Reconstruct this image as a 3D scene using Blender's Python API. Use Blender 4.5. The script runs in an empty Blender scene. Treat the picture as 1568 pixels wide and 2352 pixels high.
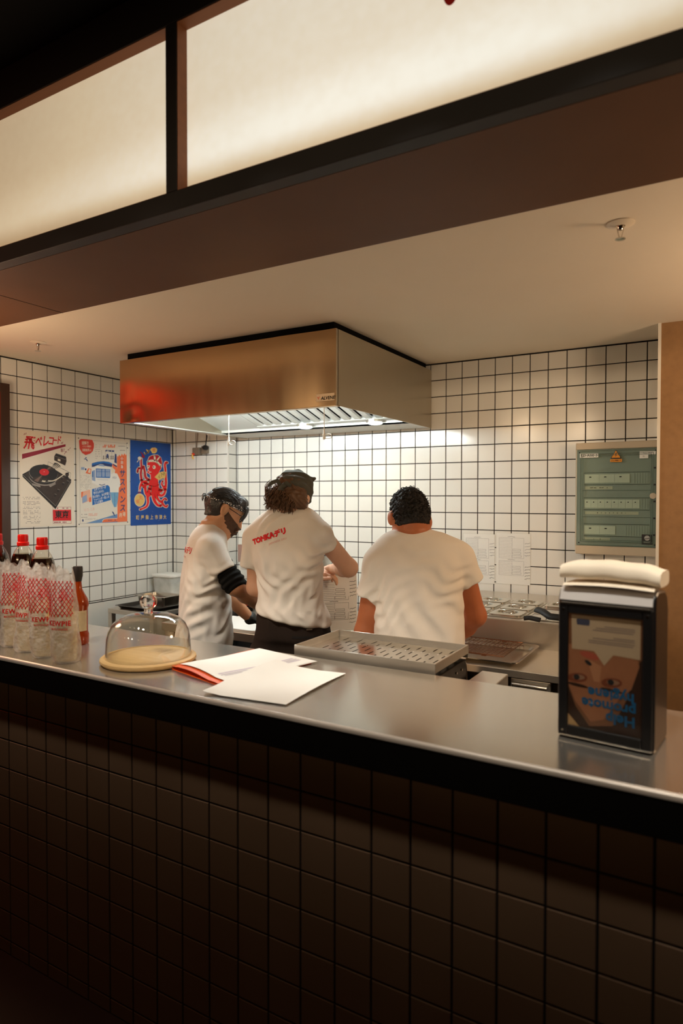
import bpy, bmesh, math, random
import numpy as np
from mathutils import Vector, Matrix
random.seed(7)
RNG = np.random.default_rng(7)
scene = bpy.context.scene
COL = scene.collection

# ---------------------------------------------------------------- camera
FPX, YAW, PITCH, ROLL, CAMZ = 1496.27, 0.5270, -0.0208, 0.0014, 1.58
_fw = np.array([-math.sin(YAW) * math.cos(PITCH), math.cos(YAW) * math.cos(PITCH), math.sin(PITCH)])
_rt = np.array([math.cos(YAW), math.sin(YAW), 0.0])
_up = np.cross(_rt, _fw)
_R = math.cos(ROLL) * _rt + math.sin(ROLL) * _up
_U = -math.sin(ROLL) * _rt + math.cos(ROLL) * _up
CAM = np.array([0.0, 0.0, CAMZ])
cam_data = bpy.data.cameras.new('camera')
cam_data.sensor_fit = 'VERTICAL'
cam_data.sensor_height = 36.0
cam_data.lens = 36.0 * FPX / 2352.0
cam_data.clip_start = 0.05
cam_data.dof.use_dof = True
cam_data.dof.focus_distance = 2.9
cam_data.dof.aperture_fstop = 2.4
cam = bpy.data.objects.new('camera', cam_data)
COL.objects.link(cam)
_m = Matrix.Identity(4)
for _i in range(3):
    _m[_i][0], _m[_i][1], _m[_i][2], _m[_i][3] = _R[_i], _U[_i], -_fw[_i], CAM[_i]
cam.matrix_world = _m
scene.camera = cam

# ---------------------------------------------------------------- view, world, lights
scene.view_settings.view_transform = 'Standard'
scene.view_settings.look = 'None'
scene.view_settings.exposure = 0.0
scene.view_settings.gamma = 1.0
scene.view_settings.use_curve_mapping = False
scene.cycles.use_denoising = True
scene.cycles.max_bounces = 10
scene.cycles.diffuse_bounces = 5
scene.cycles.glossy_bounces = 5
scene.cycles.transmission_bounces = 10
scene.cycles.transparent_max_bounces = 16
scene.cycles.sample_clamp_indirect = 4.0
scene.cycles.caustics_reflective = True
scene.cycles.blur_glossy = 0.6
scene.cycles.caustics_refractive = False
world = bpy.data.worlds.new('world')
scene.world = world
world.use_nodes = True
world.node_tree.nodes['Background'].inputs[0].default_value = (1.0, 0.72, 0.45, 1)
world.node_tree.nodes['Background'].inputs[1].default_value = 0.004

def spot(name, loc, target, power, color, angle, blend, radius):
    d = bpy.data.lights.new(name, 'SPOT')
    d.energy, d.color, d.spot_size, d.spot_blend, d.shadow_soft_size = power, color, angle, blend, radius
    o = bpy.data.objects.new(name, d)
    COL.objects.link(o)
    o.location = loc
    o.rotation_euler = (Vector(target) - Vector(loc)).to_track_quat('-Z', 'Y').to_euler()
    return o

WARM = (1.0, 0.74, 0.47)
COOL = (0.95, 1.0, 0.97)
# track spotlights of the dining side, behind the camera, aimed into the kitchen
SPOTS = [((-3.2, -1.9, 2.55), (-2.5, 3.0, 1.75)), ((-2.4, -1.9, 2.55), (-1.9, 3.0, 1.75)),
         ((-1.63, -1.9, 2.53), (-1.3, 3.0, 1.75)), ((-0.5, -1.9, 2.55), (-0.9, 3.0, 1.75)), ((0.7, -1.9, 2.55), (-0.5, 3.0, 1.75))]
SPOT_W = 42.0
for _l, _t in SPOTS:
    spot('spot_light', _l, _t, SPOT_W, WARM, math.radians(38), 0.7, 0.06)
# downlights of the dining side, above the counter's front edge, aimed at the worktop
DOWN = [(-2.6 + 0.4 * k, 0.80, 2.96) for k in range(8)]
DOWN_W = 76.0
for _l in DOWN:
    spot('down_light', _l, (_l[0], 1.78, 1.05), DOWN_W, (1.0, 0.92, 0.80), math.radians(32), 0.6, 0.06)
# neutral white tubes inside the extractor hood, behind its front panel (built as glowing tubes further down)
HOOD_LAMPS = [(-2.24, 3.445, 2.035), (-1.76, 3.46, 2.035)]
TUBES = [((-2.86, 2.672, 2.052), (-2.26, 2.672, 2.052)), ((-2.22, 2.672, 2.052), (-1.62, 2.672, 2.052))]
TUBE_GLOW = 165.0
# warm fill lamps, added out of frame to brighten the kitchen ceiling and walls
FILL_LAMPS = [((0.75, 2.55, 1.96), 42.0), ((-2.95, 1.48, 1.86), 18.0)]
for _l, _w in FILL_LAMPS:
    _d = bpy.data.lights.new('kitchen_fill', 'POINT')
    _d.energy, _d.color, _d.shadow_soft_size = _w, (1.0, 0.70, 0.44), 0.18
    _o = bpy.data.objects.new('kitchen_fill', _d)
    COL.objects.link(_o)
    _o.location = _l

# ---------------------------------------------------------------- helpers
def ray(x, y):
    return _fw + _R * ((x - 784.0) / FPX) + _U * ((1176.0 - y) / FPX)
def at_depth(x, y, d): return CAM + ray(x, y) * d
def at_y(x, y, Y):
    r = ray(x, y); return CAM + r * (Y / r[1])
def at_x(x, y, X):
    r = ray(x, y); return CAM + r * (X / r[0])
def at_z(x, y, Z):
    r = ray(x, y); return CAM + r * ((Z - CAMZ) / r[2])
def lin(c):
    return tuple((v / 12.92 if v <= 0.04045 else ((v + 0.055) / 1.055) ** 2.4) for v in [k / 255.0 for k in c])

MATS = {}
def mat(name, rgb, rough=0.5, metal=0.0, var=0.0, vscale=8.0, bump=0.0, bscale=60.0, stretch=(1, 1, 1), trans=0.0,
        ior=1.45, alpha=1.0, emit=None, estr=0.0, sss=0.0, coat=0.0, srgb=True, rvar=0.0, sheen=0.0, vcol=None, spec=0.5):
    if name in MATS: return MATS[name]
    m = bpy.data.materials.new(name); m.use_nodes = True
    nt = m.node_tree; b = nt.nodes['Principled BSDF']
    c = lin(rgb) if srgb else rgb
    b.inputs['Base Color'].default_value = (*c, 1)
    b.inputs['Roughness'].default_value = rough
    b.inputs['Metallic'].default_value = metal
    b.inputs['IOR'].default_value = ior
    b.inputs['Transmission Weight'].default_value = trans
    b.inputs['Alpha'].default_value = alpha
    b.inputs['Coat Weight'].default_value = coat
    b.inputs['Sheen Weight'].default_value = sheen
    b.inputs['Specular IOR Level'].default_value = spec
    if sss:
        b.inputs['Subsurface Weight'].default_value = sss
        b.inputs['Subsurface Radius'].default_value = (0.01, 0.004, 0.002)
        b.inputs['Subsurface Scale'].default_value = 0.6
    if emit:
        b.inputs['Emission Color'].default_value = (*lin(emit), 1)
        b.inputs['Emission Strength'].default_value = estr
    if var or bump or rvar:
        tc = nt.nodes.new('ShaderNodeTexCoord'); mp = nt.nodes.new('ShaderNodeMapping')
        mp.inputs['Scale'].default_value = stretch
        nt.links.new(tc.outputs['Object'], mp.inputs[0])
    if var or rvar:
        n = nt.nodes.new('ShaderNodeTexNoise'); n.inputs['Scale'].default_value = vscale; n.inputs['Detail'].default_value = 5
        nt.links.new(mp.outputs[0], n.inputs['Vector'])
        if var:
            mx = nt.nodes.new('ShaderNodeMix'); mx.data_type = 'RGBA'
            c2 = lin(vcol) if vcol else tuple(max(0, v * (1 - var)) for v in c)
            c1 = c if vcol else tuple(min(1, v * (1 + var * 0.5)) for v in c)
            mx.inputs[6].default_value = (*c1, 1); mx.inputs[7].default_value = (*c2, 1)
            nt.links.new(n.outputs[0], mx.inputs[0]); nt.links.new(mx.outputs[2], b.inputs['Base Color'])
        if rvar:
            mr = nt.nodes.new('ShaderNodeMapRange')
            mr.inputs['To Min'].default_value = max(0.02, rough - rvar); mr.inputs['To Max'].default_value = rough + rvar
            nt.links.new(n.outputs[0], mr.inputs[0]); nt.links.new(mr.outputs[0], b.inputs['Roughness'])
    if bump:
        n2 = nt.nodes.new('ShaderNodeTexNoise'); n2.inputs['Scale'].default_value = bscale; n2.inputs['Detail'].default_value = 3
        nt.links.new(mp.outputs[0], n2.inputs['Vector'])
        bp = nt.nodes.new('ShaderNodeBump'); bp.inputs['Strength'].default_value = bump; bp.inputs['Distance'].default_value = 0.01
        nt.links.new(n2.outputs[0], bp.inputs['Height']); nt.links.new(bp.outputs[0], b.inputs['Normal'])
    MATS[name] = m
    return m

LOC = {}
def place(o, parent, loc):
    COL.objects.link(o)
    if parent is not None:
        o.parent = parent
        LOC[o.name] = LOC[parent.name]
    else:
        o.location = loc
        LOC[o.name] = np.array(loc, float)
    return o
def tag(o, label=None, cat=None, group=None, kind=None):
    if label: o['label'] = label
    if cat: o['category'] = cat
    if group: o['group'] = group
    if kind: o['kind'] = kind
    return o
def thing(name, loc, label, cat, group=None, rz=0.0):
    o = bpy.data.objects.new(name, None); o.empty_display_size = 0.05
    place(o, None, loc); o.rotation_euler.z = rz
    return tag(o, label, cat, group)

class MB:
    """collects vertices (world coordinates) and faces into one mesh"""
    def __init__(s): s.v = []; s.f = []; s.mi = []; s.cur = 0
    def add(s, vs, fs):
        k = len(s.v); s.v.extend([tuple(map(float, p)) for p in vs])
        s.f.extend([tuple(i + k for i in f) for f in fs]); s.mi.extend([s.cur] * len(fs))
        return s
    def mat(s, i): s.cur = i; return s
    def box(s, lo, hi, M=None):
        (x0, y0, z0), (x1, y1, z1) = lo, hi
        vs = [(x0, y0, z0), (x1, y0, z0), (x1, y1, z0), (x0, y1, z0), (x0, y0, z1), (x1, y0, z1), (x1, y1, z1), (x0, y1, z1)]
        if M is not None: vs = [M @ Vector(p) for p in vs]
        return s.add(vs, [(0, 3, 2, 1), (4, 5, 6, 7), (0, 1, 5, 4), (1, 2, 6, 5), (2, 3, 7, 6), (3, 0, 4, 7)])
    def rbox(s, lo, hi, r, n=4, M=None, axis=2):
        """box with its four edges along axis rounded"""
        a = [i for i in range(3) if i != axis]
        pts = []
        for cx, cy, a0 in ((hi[a[0]] - r, hi[a[1]] - r, 0), (lo[a[0]] + r, hi[a[1]] - r, 90), (lo[a[0]] + r, lo[a[1]] + r, 180), (hi[a[0]] - r, lo[a[1]] + r, 270)):
            for k in range(n + 1):
                t = math.radians(a0 + 90.0 * k / n); pts.append((cx + r * math.cos(t), cy + r * math.sin(t)))
        N = len(pts); vs = []
        for z in (lo[axis], hi[axis]):
            for p in pts:
                q = [0, 0, 0]; q[a[0]], q[a[1]], q[axis] = p[0], p[1], z; vs.append(M @ Vector(q) if M is not None else q)
        fs = [tuple(range(N - 1, -1, -1)), tuple(range(N, 2 * N))] + [(i, (i + 1) % N, N + (i + 1) % N, N + i) for i in range(N)]
        if axis == 1: fs = [tuple(reversed(f)) for f in fs]
        return s.add(vs, fs)
    def ring(s, pts_list, close=True, cap0=True, cap1=True):
        n = len(pts_list[0]); vs = [p for r in pts_list for p in r]; fs = []
        for k in range(len(pts_list) - 1):
            for i in range(n if close else n - 1):
                j = (i + 1) % n
                fs.append((k * n + i, k * n + j, (k + 1) * n + j, (k + 1) * n + i))
        if cap0: fs.append(tuple(range(n - 1, -1, -1)))
        if cap1: fs.append(tuple(range((len(pts_list) - 1) * n, len(pts_list) * n)))
        return s.add(vs, fs)
    def lathe(s, prof, c, n=24, axis=(0, 0, 1), cap0=True, cap1=True, sq=1.0):
        A = Vector(axis).normalized(); U = A.orthogonal().normalized(); V = A.cross(U); c = Vector(c)
        if abs(A.z) > .99: U, V = Vector((1, 0, 0)), Vector((0, 1, 0))
        rings = []
        for r, z in prof:
            rings.append([c + A * z + (U * math.cos(2 * math.pi * i / n) + V * math.sin(2 * math.pi * i / n) * sq) * r for i in range(n)])
        return s.ring(rings, True, cap0, cap1)
    def cyl(s, a, b, r, r2=None, n=12):
        a, b = Vector(a), Vector(b); d = b - a
        return s.lathe([(r, 0), (r if r2 is None else r2, d.length)], a, n, d)
    def tube(s, pts, r, n=8, r1=None, flat=1.0):
        pts = [Vector(p) for p in pts]; rings = []; N = len(pts)
        prev = None
        for i, p in enumerate(pts):
            t = (pts[min(i + 1, N - 1)] - pts[max(i - 1, 0)]).normalized()
            u = t.orthogonal().normalized() if prev is None else (prev - t * prev.dot(t)).normalized()
            prev = u; v = t.cross(u)
            rr = r if r1 is None else r + (r1 - r) * i / max(1, N - 1)
            rings.append([p + (u * math.cos(2 * math.pi * k / n) + v * math.sin(2 * math.pi * k / n) * flat) * rr for k in range(n)])
        return s.ring(rings)
    def poly(s, pts2, M, z=0.0, h=0.0):
        """flat outline (concave allowed) in the local xy of M"""
        area = sum(pts2[i][0] * pts2[(i + 1) % len(pts2)][1] - pts2[(i + 1) % len(pts2)][0] * pts2[i][1] for i in range(len(pts2)))
        if area < 0: pts2 = pts2[::-1]
        n = len(pts2); top = [M @ Vector((x, y, z + h)) for x, y in pts2]
        if h == 0: return s.add(top, [tuple(range(n))])
        bot = [M @ Vector((x, y, z)) for x, y in pts2]
        return s.add(bot + top, [tuple(range(n - 1, -1, -1)), tuple(range(n, 2 * n))] + [(i, (i + 1) % n, n + (i + 1) % n, n + i) for i in range(n)])
    def build(s, name, m, parent=None, loc=(0, 0, 0), smooth=None, bevel=0.0, bseg=2, kind=None, label=None):
        me = bpy.data.meshes.new(name)
        base = LOC[parent.name] if parent is not None else np.array(loc, float)
        me.from_pydata([tuple(np.array(p) - base) for p in s.v], [], s.f)
        for x in (m if isinstance(m, (list, tuple)) else [m]): me.materials.append(x)
        if any(s.mi): me.polygons.foreach_set('material_index', s.mi)
        me.update()
        if smooth is not None:
            me.polygons.foreach_set('use_smooth', [True] * len(me.polygons))
            if smooth < 180: me.set_sharp_from_angle(angle=math.radians(smooth))
        o = bpy.data.objects.new(name, me)
        place(o, parent, loc)
        if bevel:
            b = o.modifiers.new('bevel', 'BEVEL'); b.width = bevel; b.segments = bseg; b.limit_method = 'ANGLE'; b.angle_limit = math.radians(40)
        if kind: o['kind'] = kind
        if label: o['label'] = label
        return o

def text_mesh(body, size, M, m, name, parent=None, bold=0.0, shear=0.0, align='CENTER', h=0.0003, sx=1.0, space=1.0, line=1.0, res=2, loc=(0, 0, 0)):
    c = bpy.data.curves.new(name, 'FONT'); c.body = body; c.size = size; c.align_x = align; c.align_y = 'CENTER'
    c.offset = bold; c.shear = shear; c.space_character = space; c.space_line = line; c.resolution_u = res; c.fill_mode = 'FRONT'
    t = bpy.data.objects.new(name, c); COL.objects.link(t)
    dg = bpy.context.evaluated_depsgraph_get()
    me = bpy.data.meshes.new_from_object(t.evaluated_get(dg))
    bpy.data.objects.remove(t); bpy.data.curves.remove(c)
    base = LOC[parent.name] if parent is not None else np.array(loc, float)
    T = Matrix.Translation(Vector((0, 0, h)))
    me.transform(Matrix.Translation(-Vector(base)) @ M @ T @ Matrix.Diagonal((sx, 1, 1, 1)))
    me.materials.clear(); me.materials.append(m); me.name = name
    o = bpy.data.objects.new(name, me)
    return place(o, parent, loc)

def frame_matrix(origin, x, y):
    x, y = Vector(x).normalized(), Vector(y).normalized(); z = x.cross(y)
    M = Matrix.Identity(4)
    for i in range(3): M[i][0], M[i][1], M[i][2], M[i][3] = x[i], y[i], z[i], origin[i]
    return M
def copy_thing(o, loc, rz=0.0):
    c = o.copy(); COL.objects.link(c); c.location = loc; c.rotation_euler.z = rz
    def rec(src, dst):
        for ch in src.children:
            k = ch.copy(); COL.objects.link(k); k.parent = dst; rec(ch, k)
    rec(o, c)
    return c

# ---------------------------------------------------------------- materials shared by the building
TILE = mat('white_tile', (228, 226, 218), rough=0.16, coat=0.0, bump=0.012, bscale=9, spec=0.45)
GROUT = mat('dark_grout', (30, 27, 25), rough=0.9)
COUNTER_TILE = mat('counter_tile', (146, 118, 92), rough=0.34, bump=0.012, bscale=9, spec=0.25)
CEIL = mat('ceiling_paint', (226, 212, 190), rough=0.85, var=0.05, vscale=3)
PLASTER = mat('white_plaster', (222, 218, 208), rough=0.6, var=0.05, vscale=4)
DARKWOOD = mat('dark_wood', (24, 18, 13), rough=0.6, var=0.4, vscale=6, stretch=(0.4, 6, 6))
SOFFIT = mat('brown_soffit', (98, 67, 46), rough=0.6, var=0.35, vscale=2.2, spec=0.25)
BLACK = mat('black_paint', (11, 10, 9), rough=0.8, spec=0.1)
STEEL = mat('stainless_steel', (210, 202, 190), rough=0.30, metal=0.82, rvar=0.04, vscale=5, stretch=(1, 1, 14))
STEEL_TOP = mat('worktop_steel', (204, 198, 188), rough=0.19, metal=0.86, rvar=0.03, vscale=4, stretch=(0.6, 6, 1))
HOODSTEEL = mat('hood_steel', (180, 150, 114), rough=0.24, metal=1.0, rvar=0.03, vscale=3, stretch=(6, 6, 0.6))
_b = HOODSTEEL.node_tree.nodes['Principled BSDF']; _b.inputs['Anisotropic'].default_value = 0.55
_t = HOODSTEEL.node_tree.nodes.new('ShaderNodeTangent'); _t.direction_type = 'RADIAL'; _t.axis = 'Z'
HOODSTEEL.node_tree.links.new(_t.outputs[0], _b.inputs['Tangent'])
BRIGHTSTEEL = mat('bright_steel', (222, 220, 214), rough=0.2, metal=1.0, rvar=0.05, vscale=8)
MDF = mat('brown_board', (150, 114, 76), rough=0.75, var=0.25, vscale=30, bump=0.03, bscale=120)
FLOORM = mat('floor_tile', (84, 72, 62), rough=0.55, var=0.25, vscale=5)
DININGWALL = mat('dining_wall', (92, 66, 46), rough=0.8, var=0.2, vscale=3)

P = 0.1                       # tile pitch
GAP = 0.0053
def tile_mesh(name, w, h, m):
    """chamfered tile: local x = width, y = height, z = outwards; back open"""
    a, b, t, c = w / 2, h / 2, 0.0035, 0.0012
    vs = [(-a, -b, 0), (a, -b, 0), (a, b, 0), (-a, b, 0), (-a, -b, t - c), (a, -b, t - c), (a, b, t - c), (-a, b, t - c),
          (-a + c, -b + c, t), (a - c, -b + c, t), (a - c, b - c, t), (-a + c, b - c, t)]
    fs = []
    for k in (0, 4):
        for i in range(4): fs.append((k + i, k + (i + 1) % 4, k + 4 + (i + 1) % 4, k + 4 + i))
    fs.append((8, 9, 10, 11)); fs.append((3, 2, 1, 0))
    me = bpy.data.meshes.new(name); me.from_pydata(vs, [], fs); me.materials.append(m); me.update()
    return me
TILE_MESHES = {}
def tiles(parent, M, cols, rows, m, visible, limit=300):
    """cols/rows: lists of (lo, hi) joint lines on the local xy plane of M; visible(world centre) gives apparent size, 0 = not in the photo"""
    base = LOC[parent.name]; cand = []
    for (c0, c1) in cols:
        for (r0, r1) in rows:
            ctr = M @ Vector(((c0 + c1) / 2, (r0 + r1) / 2, 0))
            cand.append((visible(ctr), c0, c1, r0, r1))
    cand.sort(key=lambda t: -t[0])
    stuff = MB(); n = 0
    rot = M.to_3x3().to_4x4()
    for s, c0, c1, r0, r1 in cand:
        w, h = round(c1 - c0 - GAP, 4), round(r1 - r0 - GAP, 4)
        if w < 0.004 or h < 0.004: continue
        key = (w, h, m.name)
        if key not in TILE_MESHES: TILE_MESHES[key] = tile_mesh('tile', w, h, m)
        jit = Matrix.Rotation(random.uniform(-.0035, .0035), 4, 'X') @ Matrix.Rotation(random.uniform(-.0035, .0035), 4, 'Y')
        ctr = M @ Vector(((c0 + c1) / 2, (r0 + r1) / 2, random.uniform(0, 0.0003)))
        T = Matrix.Translation(ctr - Vector(base)) @ rot @ jit
        if s > 0 and n < limit:
            o = bpy.data.objects.new('tile', TILE_MESHES[key]); COL.objects.link(o); o.parent = parent
            o.matrix_local = T; n += 1
        else:
            me = TILE_MESHES[key]; k = len(stuff.v)
            stuff.v.extend([tuple(T @ v.co + Vector(base)) for v in me.vertices])
            stuff.f.extend([tuple(i + k for i in p.vertices) for p in me.polygons]); stuff.mi.extend([0] * len(me.polygons))
    if stuff.v: stuff.build('tile_field', m, parent, kind='stuff')
def pixel(p):
    q = np.array(p) - CAM; z = q @ _fw
    if z < 0.1: return None
    return 784 + FPX * (q @ _R) / z, 1176 - FPX * (q @ _U) / z, z
def in_frame(p, mx=40):
    q = pixel(p)
    return q is not None and -mx < q[0] < 1568 + mx and -mx < q[1] < 2352 + mx
def span(a, b, off):
    """joint lines at off + k * P clipped to [a, b]"""
    ks = [a] + [off + k * P for k in range(-60, 60) if a + 1e-4 < off + k * P < b - 1e-4] + [b]
    return [(ks[i], ks[i + 1]) for i in range(len(ks) - 1)]

XL, YB, YP, XS, ZC = -3.589, 3.718, 3.624, -3.048, 2.400   # left wall, back wall, pilaster front, pilaster side, ceiling
XR = -0.262                                                 # right end of the tiled wall
ROWOFF = CAMZ + 0.716                                       # height of one horizontal joint of the kitchen walls
E3 = 0.0036
# floor and ceilings
tag(MB().box((-7, -5, -0.1), (3.5, 4.0, 0.0)).build('floor', FLOORM), kind='structure')
tag(MB().box((-4.0, 1.80, ZC), (3.0, 4.0, ZC + 0.1)).build('ceiling', CEIL), kind='structure')
tag(MB().box((-7, -5, 3.02), (3.5, 1.345, 3.12)).build('ceiling_dining', BLACK), kind='structure')
# back wall
wb = tag(MB().box((XS, YB + E3, 0), (XR + 0.05, YB + 0.12, ZC)).build('wall_back', GROUT), kind='structure')
MBK = frame_matrix((0, YB + E3, 0), (1, 0, 0), (0, 0, 1))
ROWS = [r for r in span(0.75, ZC - 0.006, ROWOFF)]
def vis_back(c):
    if not in_frame(c): return 0
    if c.z > 2.02 and c.x < -1.60: return 0                 # behind the hood
    if c.z < 1.0: return 0
    x, y, z = pixel(c)
    if 555 < x < 745 and y > 1215: return 0                 # behind the cooks
    if 835 < x < 1070 and y > 1280: return 0
    if c.x > -0.67 and 1.30 < c.z < 1.86: return 0          # behind the switchboard
    return 1.0 / z
tiles(wb, MBK, span(XS, XR, -1.537), ROWS, TILE, vis_back)
# pilaster in the back left corner
wp = tag(MB().box((XL - 0.1, YP + E3, 0), (XS - E3, YB + 0.12, ZC)).build('wall_back_left', GROUT), kind='structure')
MPL = frame_matrix((0, YP + E3, 0), (1, 0, 0), (0, 0, 1))
def vis_any(c): return 1.0 if in_frame(c) and c.z > 0.95 and pixel(c)[0] > 400 else 0
tiles(wp, MPL, span(XL + 0.004, XS - 0.006, XL + 0.035), ROWS, TILE, vis_any, 90)
MPS = frame_matrix((XS - E3, 0, 0), (0, 1, 0), (0, 0, 1))
tiles(wp, MPS, [(YP + 0.006, YB)], ROWS, TILE, lambda c: 1.0 if in_frame(c) and 1.0 < c.z < 2.05 else 0, 12)
tag(MB().box((XS - 0.006, YP - 0.002, 0), (XS + 0.004, YP + 0.008, 2.02)).build('trim_1', PLASTER), kind='structure')
# left wall
wl = tag(MB().box((XL - 0.12, 2.0, 0), (XL - E3, YP + 0.1, ZC)).build('wall_left', GROUT), kind='structure')
MLW = frame_matrix((XL - E3, 0, 0), (0, 1, 0), (0, 0, 1))
def vis_left(c):
    if not in_frame(c): return 0
    if c.z < 1.0 and pixel(c)[0] > 240: return 0
    return 1.0 / pixel(c)[2]
ZTB = 0.885
tiles(wl, MLW, span(2.0, YP, 2.2686), [r for r in span(ZTB, ZC - 0.006, ROWOFF)], TILE, vis_left, 260)
MB().box((XL - E3 - .002, 2.0, 0), (XL + 0.004, YP, ZTB - 0.004)).build('lower_panel', PLASTER, wl)
# right wall stub, brown board with a white corner strip
wr = tag(MB().box((-0.252, 3.395, 0), (2.9, 3.95, ZC)).build('wall_right', MDF), kind='structure')
tag(MB().box((-0.262, 3.388, 0), (-0.249, 3.72, ZC)).build('trim_2', PLASTER), kind='structure')
# dining side shell (behind and beside the camera)
for nm, lo, hi in (('wall_dining_back', (-7, -5.1, 0), (3.5, -5.0, 3.1)), ('wall_dining_left', (-7.1, -5, 0), (-7, 4, 3.1)), ('wall_dining_right', (3.0, -5, 0), (3.1, 4, 3.1))):
    tag(MB().box(lo, hi).build(nm, DININGWALL), kind='structure')
tag(MB().box((-7, 2.3, 0), (XL - 0.12, 2.4, 3.1)).build('wall_dining_far', DININGWALL), kind='structure')

# ---------------------------------------------------------------- header with the two lit panels
Y0, ZS, YS = 1.343, 2.378, 1.838
tag(MB().box((-3.6, Y0 + 0.0455, ZS), (3.0, YS, ZS + 0.02)).build('soffit', SOFFIT), kind='structure')
sof = bpy.data.objects['soffit']
sj = MB().box((-2.462, Y0 + 0.046, ZS - 0.0006), (-2.458, YS, ZS + 0.001)).build('panel_joint', BLACK, sof)
tag(MB().box((-3.6, YS - 0.02, ZS + 0.02), (3.0, YS, 2.5)).build('trim_3', DARKWOOD), kind='structure')
sign = thing('lightbox_sign', (-1.0, Y0 + 0.2, ZS + 0.02), 'long dark framed lightbox sign with glowing cream panels above the counter', 'sign')
ZB, ZT = 2.432, 2.893
fr = MB()
fr.box((-3.6, Y0, ZS), (3.0, Y0 + 0.045, ZB))
fr.box((-3.6, Y0, ZT), (3.0, Y0 + 0.045, 3.02))
for x0, x1 in ((-3.6, -3.35), (-1.351, -1.310), (0.75, 0.79)): fr.box((x0, Y0, ZB), (x1, Y0 + 0.045, ZT))
fr.build('frame', DARKWOOD, sign, bevel=0.002)
LIT_REVEAL = mat('lit_reveal_wood', (146, 84, 40), rough=0.6, var=0.3, vscale=8, stretch=(0.4, 6, 6))  # frame's inner faces in a paler wood: panel glow put into the colour
for x0, x1 in ((-3.35, -1.351), (-1.310, 0.75)):
    ln = MB(); ln.box((x0, Y0 + 0.003, ZT - 0.002), (x1, Y0 + 0.040, ZT + 0.001)); ln.box((x0, Y0 + 0.003, ZB - 0.001), (x1, Y0 + 0.040, ZB + 0.002))
    ln.box((x0 - 0.001, Y0 + 0.003, ZB + 0.002), (x0 + 0.002, Y0 + 0.040, ZT - 0.002)); ln.box((x1 - 0.002, Y0 + 0.003, ZB + 0.002), (x1 + 0.001, Y0 + 0.040, ZT - 0.002))
    ln.build('lit_reveal', LIT_REVEAL, sign, label='inner faces of the frame, coloured lighter as if lit')
MB().box((-3.6, Y0 + 0.30, ZS + 0.02), (3.0, Y0 + 0.32, 3.02)).build('back_board', BLACK, sign)
def glow_material():
    m = bpy.data.materials.new('lit_panel'); m.use_nodes = True; nt = m.node_tree; b = nt.nodes['Principled BSDF']
    b.inputs['Base Color'].default_value = (0.5, 0.45, 0.36, 1); b.inputs['Roughness'].default_value = 0.5
    tc = nt.nodes.new('ShaderNodeTexCoord'); sp = nt.nodes.new('ShaderNodeSeparateXYZ'); nt.links.new(tc.outputs['Object'], sp.inputs[0])
    def rng(sock, a, b_, lo, hi, smooth=True):
        r = nt.nodes.new('ShaderNodeMapRange'); r.interpolation_type = 'SMOOTHSTEP' if smooth else 'LINEAR'
        r.inputs[1].default_value, r.inputs[2].default_value, r.inputs[3].default_value, r.inputs[4].default_value = a, b_, lo, hi
        nt.links.new(sock, r.inputs[0]); return r.outputs[0]
    def math_(op, a, b_):
        n = nt.nodes.new('ShaderNodeMath'); n.operation = op
        for i, s in enumerate((a, b_)):
            if isinstance(s, (int, float)): n.inputs[i].default_value = s
            else: nt.links.new(s, n.inputs[i])
        return n.outputs[0]
    z = sp.outputs[2]; zo = ZS + 0.02
    # the tube behind the sheet runs along its lower edge: brightest a hand above the frame, weaker towards the ends
    rise = rng(z, ZB - zo - 0.01, ZB - zo + 0.10, 0.55, 1.0); fall = rng(z, ZB - zo + 0.10, ZB - zo + 0.26, 1.0, 0.87)
    xs = rng(sp.outputs[0], -1.75, 0.2, 0.60, 1.0); xr = rng(sp.outputs[0], 0.55, 1.10, 1.0, 0.86)
    n = nt.nodes.new('ShaderNodeTexNoise'); n.inputs['Scale'].default_value = 40; nt.links.new(tc.outputs['Object'], n.inputs['Vector'])
    nz = rng(n.outputs[0], 0.3, 0.7, 0.985, 1.015, False)
    e = math_('MULTIPLY', math_('MULTIPLY', rise, fall), math_('MULTIPLY', math_('MULTIPLY', xs, xr), nz))
    cr = nt.nodes.new('ShaderNodeValToRGB'); nt.links.new(e, cr.inputs[0])
    cr.color_ramp.elements[0].position = 0.25; cr.color_ramp.elements[0].color = (0.62, 0.33, 0.11, 1)
    cr.color_ramp.elements[1].position = 1.0; cr.color_ramp.elements[1].color = (0.86, 0.84, 0.74, 1)
    k = cr.color_ramp.elements.new(0.70); k.color = (0.80, 0.64, 0.42, 1)
    nt.links.new(cr.outputs[0], b.inputs['Emission Color'])
    nt.links.new(math_('MULTIPLY', e, 0.94), b.inputs['Emission Strength'])
    return m
GLOW = glow_material()
for x0, x1 in ((-3.34, -1.352), (-1.309, 0.749)):
    MB().box((x0, Y0 + 0.040, ZB - 0.004), (x1, Y0 + 0.046, ZT + 0.004)).build('light_panel', GLOW, sign)
RED = mat('red_paint', (206, 34, 22), rough=0.5)
lm = frame_matrix((-0.528, Y0 + 0.0395, 2.672), (1, 0, 0), (0, 0, 1))
pts = [(0.018 * math.cos(t) * (1.15 if math.sin(t) > 0 else 1), 0.030 + 0.045 * math.sin(t) * (1.8 if math.sin(t) > 0 else 0.75)) for t in np.linspace(0, 2 * math.pi, 28)[:-1]]
MB().poly(pts, lm, 0, 0.0005).build('letter_stroke', RED, sign, label='red painted letter stroke')
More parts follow.
